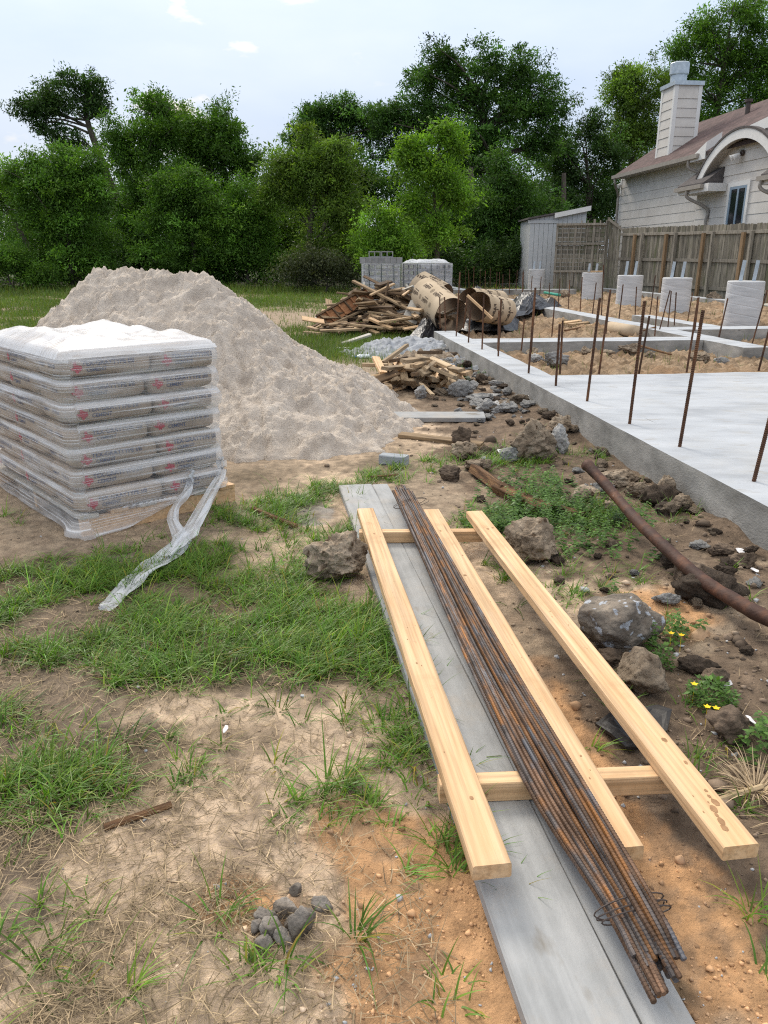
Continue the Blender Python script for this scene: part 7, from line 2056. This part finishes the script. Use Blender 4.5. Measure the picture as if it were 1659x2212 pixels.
for i, (lb, lo) in enumerate((('shadowy tree deep in the wood behind the sand pile', [(300, 470, 110, 120, 60), (420, 440, 90, 120, 60), (200, 480, 80, 110, 60)]), ('shadowy tree deep in the wood behind the olive-tipped tree', [(560, 450, 80, 90, 60), (660, 440, 90, 130, 60), (760, 420, 80, 140, 60)]), ('shadowy tree deep in the wood behind the oak', [(880, 440, 80, 140, 62), (980, 450, 90, 140, 62), (1090, 450, 90, 140, 62)]), ('shadowy tree deep in the wood behind the shed and house', [(1180, 460, 80, 130, 66), (1290, 450, 80, 130, 66), (1400, 400, 90, 130, 66), (1520, 380, 90, 110, 66)]), ('shadowy tree at the meadow end of the wood', [(60, 520, 80, 70, 58), (150, 480, 80, 100, 58)]))):
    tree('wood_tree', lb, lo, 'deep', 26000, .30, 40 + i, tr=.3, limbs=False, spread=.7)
for i, (px, Y, w) in enumerate(((958, 46, .32), (1012, 47, .24), (1100, 49, .42), (1205, 50, .22))):
    b = atY(px, 620, Y); b[2] = -.2
    mb = MB(); mb.tube(spline([b, b + (.15, 0, 2.6), b + (-.1, 0, 6.5)], 8), np.linspace(w, w * .6, 8), 9)
    tag(mb.build('tree_trunk', M['bark']), ['bare dark trunk standing in the shade nearest the block pallets', 'slim dark trunk between the two thick trunks in the shade', 'thickest dark trunk in the shade before the oak', 'slim dark trunk nearest the shed'][i], 'tree trunk')

# ------------------------------------------------------------------ grass, straw, weeds, grit
GRASS = leaf_mat('grass_blade', (0.105, 0.205, 0.032), .35, .42)
GRASS2 = leaf_mat('meadow_blade', (0.085, 0.140, 0.028), .30, .5)
WEED = leaf_mat('weed_leaf', (0.095, 0.175, 0.040), .35, .45)
STRAW = leaf_mat('straw_blade', (0.40, 0.30, 0.185), .10, .8)
def blades(P, ht, wd, lean, curl, rg, seg=4, az=None):
    n = len(P); az = rg.uniform(0, 2 * math.pi, n) if az is None else az
    d = np.column_stack((np.cos(az), np.sin(az), np.zeros(n))); sd = np.column_stack((-np.sin(az), np.cos(az), np.zeros(n)))
    V = []; p = P.copy(); ang = lean.copy()
    for k in range(seg + 1):
        w = wd * (1 - (k / seg) ** 1.6) * .5 + .0002
        V.append(np.stack((p - sd * w[:, None], p + sd * w[:, None]), 1))
        st = (ht / seg)[:, None]
        p = p + d * np.sin(ang)[:, None] * st + EZ * np.cos(ang)[:, None] * st
        ang = np.minimum(ang + curl / seg, 2.2)
    V = np.stack(V, 1)                       # n, seg+1, 2, 3
    base = (np.arange(n) * (seg + 1) * 2)[:, None, None]
    k = np.arange(seg)[None, :, None] * 2
    F = (base + k + np.array((0, 1, 3, 2))[None, None, :]).reshape(-1, 4)
    return V.reshape(-1, 3), F, (seg + 1) * 2

def near_grass():
    rg = np.random.default_rng(5)
    # tufts first, then blades in each tuft
    T = []
    while len(T) < 2650:
        m = 6000
        y = np.exp(rg.uniform(math.log(.7), math.log(11), m)); x = rg.uniform(-1, .8, m) * (.9 + .78 * y)
        d = grass_density(x, y) * (0.10 + 1.7 * np.clip(fbm(x * 3.1, y * 3.1, 4, 81) + .22, 0, 1)) 
        d = np.where(d < .22, d * .15, d) + .012
        d = d * sstep(.17, .22, seg_dist(x, y, PLK0 + (0.16, 0), PLK1 + (0.19, 0)))
        u, v = uv_of(x, y)
        sp = sand_h(x, y) < .02
        pal_in = ((x - PF[0]) * E1[0] + (y - PF[1]) * E1[1] > -.03) & ((x - PF[0]) * E2[0] + (y - PF[1]) * E2[1] > -.03)
        ok = (rg.random(m) < np.clip(d, 0, 1) * np.minimum(1, y / 5.0) ** 1.5) & ((v < -.03) | (u < -3)) & sp & ~pal_in
        T += list(zip(x[ok], y[ok]))
    T = np.array(T)
    nb = rg.integers(6, 24, len(T)); idx = np.repeat(np.arange(len(T)), nb)
    rad = rg.uniform(.012, .055, len(T))
    n = len(idx); a = rg.uniform(0, 6.28, n); r = rad[idx] * np.sqrt(rg.random(n))
    x = T[idx, 0] + r * np.cos(a); y = T[idx, 1] + r * np.sin(a)
    P = np.column_stack((x, y, gz(x, y) - .003))
    size = np.exp(rg.normal(size=len(T)) * .3)
    ht = .092 * size[idx] * rg.uniform(.45, 1.25, n); wd = rg.uniform(.0028, .0058, n) * np.maximum(1, y / 5)
    V, F, k = blades(P, ht, wd, rg.uniform(.35, 1.25, n), rg.uniform(.3, 1.7, n), rg, 4, np.where(rg.random(n) < .6, a + rg.normal(size=n) * .6, rg.normal(size=n) * .8 + .3))
    o = obj('grass', V, F, GRASS, local=True)
    tt = np.exp(rg.normal(size=len(T)) * .22)[idx] * np.exp(rg.normal(size=n) * .22); dry = rg.random(n) < .06; yl = rg.uniform(.85, 1.35, n)
    col = np.column_stack((tt * yl * (1 + 1.8 * dry), tt * (1 + .25 * dry), tt * (.9 + .4 * dry)))
    attr(o, 'tint', np.repeat(np.clip(col, .3, 3), k, 0)); tag(o, kind='stuff')
near_grass()

def far_grass():
    rg = np.random.default_rng(6)
    P = []
    for _ in range(6):
        m = 60000
        y = np.exp(rg.uniform(math.log(9), math.log(40), m)); x = rg.uniform(-1, 1, m) * .66 * y
        u, v = uv_of(x, y)
        d = meadow(x, y) * (.35 + np.clip(fbm(x * .9, y * .9, 4, 51) + .45, 0, 1)) + .04
        d = np.where((v > -.1) & (u > -3), np.where((v > 10.9) & (u > 12), .8, np.where((u > 29) & (v > .0), .25, .012)), d)
        d = np.maximum(d, 1.0 * sstep(33, 37, y) * (v < -1))
        ok = (rg.random(m) < d * .34) & (sand_h(x, y) < .01)
        P.append(np.column_stack((x[ok], y[ok])))
    P = np.concatenate(P); n = len(P)
    rep = 3; P = np.repeat(P, rep, 0) + rg.normal(size=(n * rep, 2)) * .05 * np.repeat(P[:, 1:2], rep, 0) / 15; n = len(P)
    u, v = uv_of(P[:, 0], P[:, 1])
    tall = 1 + 1.6 * sstep(31, 37, P[:, 1]) * (rg.random(n) < .5)
    ht = rg.uniform(.06, .20, n) * tall; wd = rg.uniform(.005, .011, n) * P[:, 1] / 14
    Q = np.column_stack((P, np.where((v > .3) & (u > 4) & (v < 10.3), soil_h(u, v), gz(P[:, 0], P[:, 1])) - .01))
    V, F, k = blades(Q, ht, wd, rg.uniform(.1, .7, n), rg.uniform(.2, 1.2, n), rg, 2)
    o = obj('meadow_grass', V, F, GRASS2, local=True)
    t = np.exp(rg.normal(size=n) * .25) * (1 + .5 * fbm(P[:, 0] * .8, P[:, 1] * .8, 3, 91)); yl = rg.uniform(.8, 1.5, n)
    attr(o, 'tint', np.repeat(np.clip(np.column_stack((t * yl, t, t * .9)), .3, 2.5), k, 0)); tag(o, kind='stuff')
far_grass()

def straw():
    rg = np.random.default_rng(9)
    P = []
    while len(P) < 14000:
        m = 20000
        y = np.exp(rg.uniform(math.log(.7), math.log(6), m)); x = rg.uniform(-1, 1, m) * (.3 + .6 * y)
        d = blob(x, y, 150, 1600, .8, .8) + blob(x, y, 200, 2050, .4, .4) + blob(x, y, 330, 1350, .8, .6) + .25 * grass_density(x, y) + .8 * blob(x, y, 1560, 1700, .25, .25) + .5 * blob(x, y, 940, 1960, .10, .16) + .06
        ok = (rg.random(m) < np.clip(d, 0, 1) * (.3 + np.clip(fbm(x * 5, y * 5, 3, 93) + .3, 0, 1))) & (flat_mask(x, y) > .45) & (y < 5.4)
        pal_in = ((x - PF[0]) * E1[0] + (y - PF[1]) * E1[1] > -.03) & ((x - PF[0]) * E2[0] + (y - PF[1]) * E2[1] > -.03)
        ok &= ~pal_in & (uv_of(x, y)[1] < -.05)
        P += list(zip(x[ok], y[ok]))
    P = np.array(P[:14000]); n = len(P)
    Q = np.column_stack((P, gz(P[:, 0], P[:, 1]) + rg.uniform(.001, .012, n)))
    V, F, k = blades(Q, rg.uniform(.02, .085, n), rg.uniform(.0012, .0028, n), rg.uniform(1.25, 1.65, n), rg.uniform(-.5, .5, n), rg, 2)
    o = obj('straw', V, F, STRAW, local=True)
    t = np.exp(rg.normal(size=n) * .38 - .5); attr(o, 'tint', np.repeat(np.clip(np.column_stack((t, t, t)), .2, 1.6), k, 0)); tag(o, kind='stuff')
    # the bleached tuft at the near end of the longest board
    c = at(1632, 1712); n = 130
    a = rg.uniform(0, 6.28, n); r = .05 * np.sqrt(rg.random(n))
    Q = np.column_stack((c[0] + r * np.cos(a), c[1] + r * np.sin(a), np.full(n, float(gz(c[0], c[1])) + .01)))
    V, F, k = blades(Q, rg.uniform(.05, .13, n), rg.uniform(.0025, .004, n), rg.uniform(.5, 1.3, n), rg.uniform(.2, 1.4, n), rg, 5, a)
    o = obj('dry_grass_tuft', V, F, STRAW); t = np.exp(rg.normal(size=n) * .2 + .1); attr(o, 'tint', np.repeat(np.clip(np.column_stack((t, t, t * 1.05)), .3, 1.7), k, 0))
    tag(o, 'bleached tuft of dead grass by the near end of the longest yellow board', 'dry grass')
straw()

def weeds():
    rg = np.random.default_rng(12)
    S = []
    for (px, py, rx, ry, k) in ((1130, 1110, .22, .26, 62), (1230, 1120, .2, .2, 40), (1180, 1070, .2, .3, 32), (1290, 1150, .2, .15, 26), (1090, 1150, .1, .12, 24), (1230, 1190, .12, .1, 8), (1010, 800, .25, .3, 10), (1030, 830, .2, .2, 8), (1350, 1200, .2, .15, 8), (1440, 1360, .2, .2, 7), (1640, 1620, .08, .1, 5), (1120, 1050, .15, .2, 10)):
        c = at(px, py)
        for _ in range(k): S.append(c[:2] + rg.normal(size=2) * (rx, ry) * .7)
    S = np.array(S); S = S[uv_of(S[:, 0], S[:, 1])[1] < -.06]
    C = []; A = []
    P = []; D = []; sz = []
    for s in S:
        z0 = float(gz(s[0], s[1])); h = rg.uniform(.05, .15); lean = rg.normal(size=2) * .35
        m = int(12 + h * 110)
        for j in range(m):
            f = (j + 1) / m; a = j * 2.4 + rg.normal() * .3
            P.append((s[0] + lean[0] * h * f, s[1] + lean[1] * h * f, z0 + h * f)); D.append((math.cos(a), math.sin(a), .35 - .3 * f + rg.normal() * .2)); sz.append(rg.uniform(.018, .042) * (1.25 - .6 * f))
    P = np.array(P); D = np.array(D); D /= np.linalg.norm(D, axis=1)[:, None]; sz = np.array(sz)
    b = np.cross(D, EZ); b /= np.linalg.norm(b, axis=1)[:, None]
    L_, Wd = sz[:, None], sz[:, None] * .30
    V = np.stack((P, P + D * L_ * .5 + b * Wd, P + D * L_ - EZ * L_ * .25, P + D * L_ * .5 - b * Wd), 1).reshape(-1, 3)
    o = obj('weeds', V, np.arange(len(V)).reshape(-1, 4), WEED, local=True)
    t = np.exp(rg.normal(size=len(P)) * .25); attr(o, 'tint', np.repeat(np.clip(np.column_stack((t, t, t)), .4, 2), 4, 0)); tag(o, kind='stuff')
    # the little flowering plant
    def plant(px, py, w, n, fl, lb):
        c = at(px, py); g = float(gz(c[0], c[1])); P = []; D = []
        q = empty('flowering_weed', (c[0], c[1], g)); tag(q, lb, 'plant')
        m = n; a = rg.uniform(0, 6.28, m); r = w * np.sqrt(rg.random(m)); h = rg.uniform(.005, .09, m) * (1.1 - r / w * .5)
        P = np.column_stack((c[0] + r * np.cos(a), c[1] + r * np.sin(a), g + h)); D = np.column_stack((np.cos(a + rg.normal(size=m)), np.sin(a + rg.normal(size=m)), rg.normal(size=m) * .5 + .2)); D /= np.linalg.norm(D, axis=1)[:, None]
        b = np.cross(D, EZ); b /= np.linalg.norm(b, axis=1)[:, None]; s = rg.uniform(.012, .026, m)[:, None]
        V = np.stack((P, P + D * s * .5 + b * s * .28, P + D * s, P + D * s * .5 - b * s * .28), 1).reshape(-1, 3)
        o = obj('foliage', V, np.arange(len(V)).reshape(-1, 4), WEED, q); t = np.exp(rg.normal(size=m) * .25); attr(o, 'tint', np.repeat(np.clip(np.column_stack((t, t, t)), .4, 2), 4, 0))
        for (fx, fy) in fl:
            p = at(fx, fy, .07); mb = MB()
            for k in range(5):
                th = k * 2 * math.pi / 5; e = np.array((math.cos(th), math.sin(th), .25)); sd = np.array((-math.sin(th), math.cos(th), 0))
                mb.add([p, p + e * .006 + sd * .005, p + e * .0135, p + e * .006 - sd * .005], [[0, 1, 2, 3]])
            mb.tube([p - (0, .004, .07), p], .001, 4); mb.build('flower', M['yellow'], q)
    plant(1535, 1520, .075, 520, [(1500, 1478), (1528, 1527), (1547, 1530)], 'low green weed with yellow flowers on the dark earth')
    plant(1455, 1375, .05, 160, [(1450, 1368), (1472, 1372)], 'small weed with two yellow flowers under the rusty pole')
    plant(1430, 1440, .035, 130, [], 'small feathery green weed just past the boulder')
weeds()

def grit():
    rg = np.random.default_rng(15)
    D, F0 = ico(1)
    V = []; F = []; n = 0; cols = []
    x = []; 
    m = 60000
    y = np.exp(rg.uniform(math.log(.72), math.log(7), m)); x = rg.uniform(-1, 1, m) * (.3 + .6 * y)
    og = blob(x, y, 900, 1950, .3, .4) + blob(x, y, 1480, 1950, .3, .45) + blob(x, y, 960, 2150, .2, .2) + 1.1 * dark_zone(x, y) + .16
    u, v = uv_of(x, y)
    ok = (rg.random(m) < np.clip(og, 0, 1) * .40 * (.2 + np.clip(fbm(x * 6, y * 6, 3, 95) + .3, 0, 1) * 1.3)) & (v < -.04) & (sand_h(x, y) < .02)
    x, y, u, v = x[ok], y[ok], u[ok], v[ok]; n = min(len(x), 15000); x, y = x[:n], y[:n]
    s = np.exp(rg.normal(size=n) * .50 - 5.75) * (1 + .12 * y)
    big = rg.random(n) < .16 * (dark_zone(x, y) > .5)
    s = np.where(big & (y > 1.7), s * rg.uniform(1.8, 3.6, n), s) * np.minimum(1, .45 + y * .28)
    G = ground_colour(x, y) * rg.uniform(.55, 1.6, n)[:, None]
    grey = rg.random(n) < .07; G[grey] = np.array((.42, .43, .44))
    Z = gz(x, y)
    jit = rg.uniform(.5, 1.4, (n, len(D), 1)); sc = np.stack((s, s * rg.uniform(.6, 1.1, n), s * rg.uniform(.45, .9, n)), 1)
    P = D[None] * jit * sc[:, None, :] + np.stack((x, y, Z + s * .25), 1)[:, None, :]
    F = (F0[None] + (np.arange(n) * len(D))[:, None, None]).reshape(-1, 3)
    m_ = mat('grit', (.8, .8, .8), (1.1, 1.1, 1.1), 60, .95, vcol='soil')
    o = obj('gravel', P.reshape(-1, 3), F, m_, local=True); attr(o, 'soil', np.repeat(G, len(D), 0)); tag(o, kind='stuff')
grit()
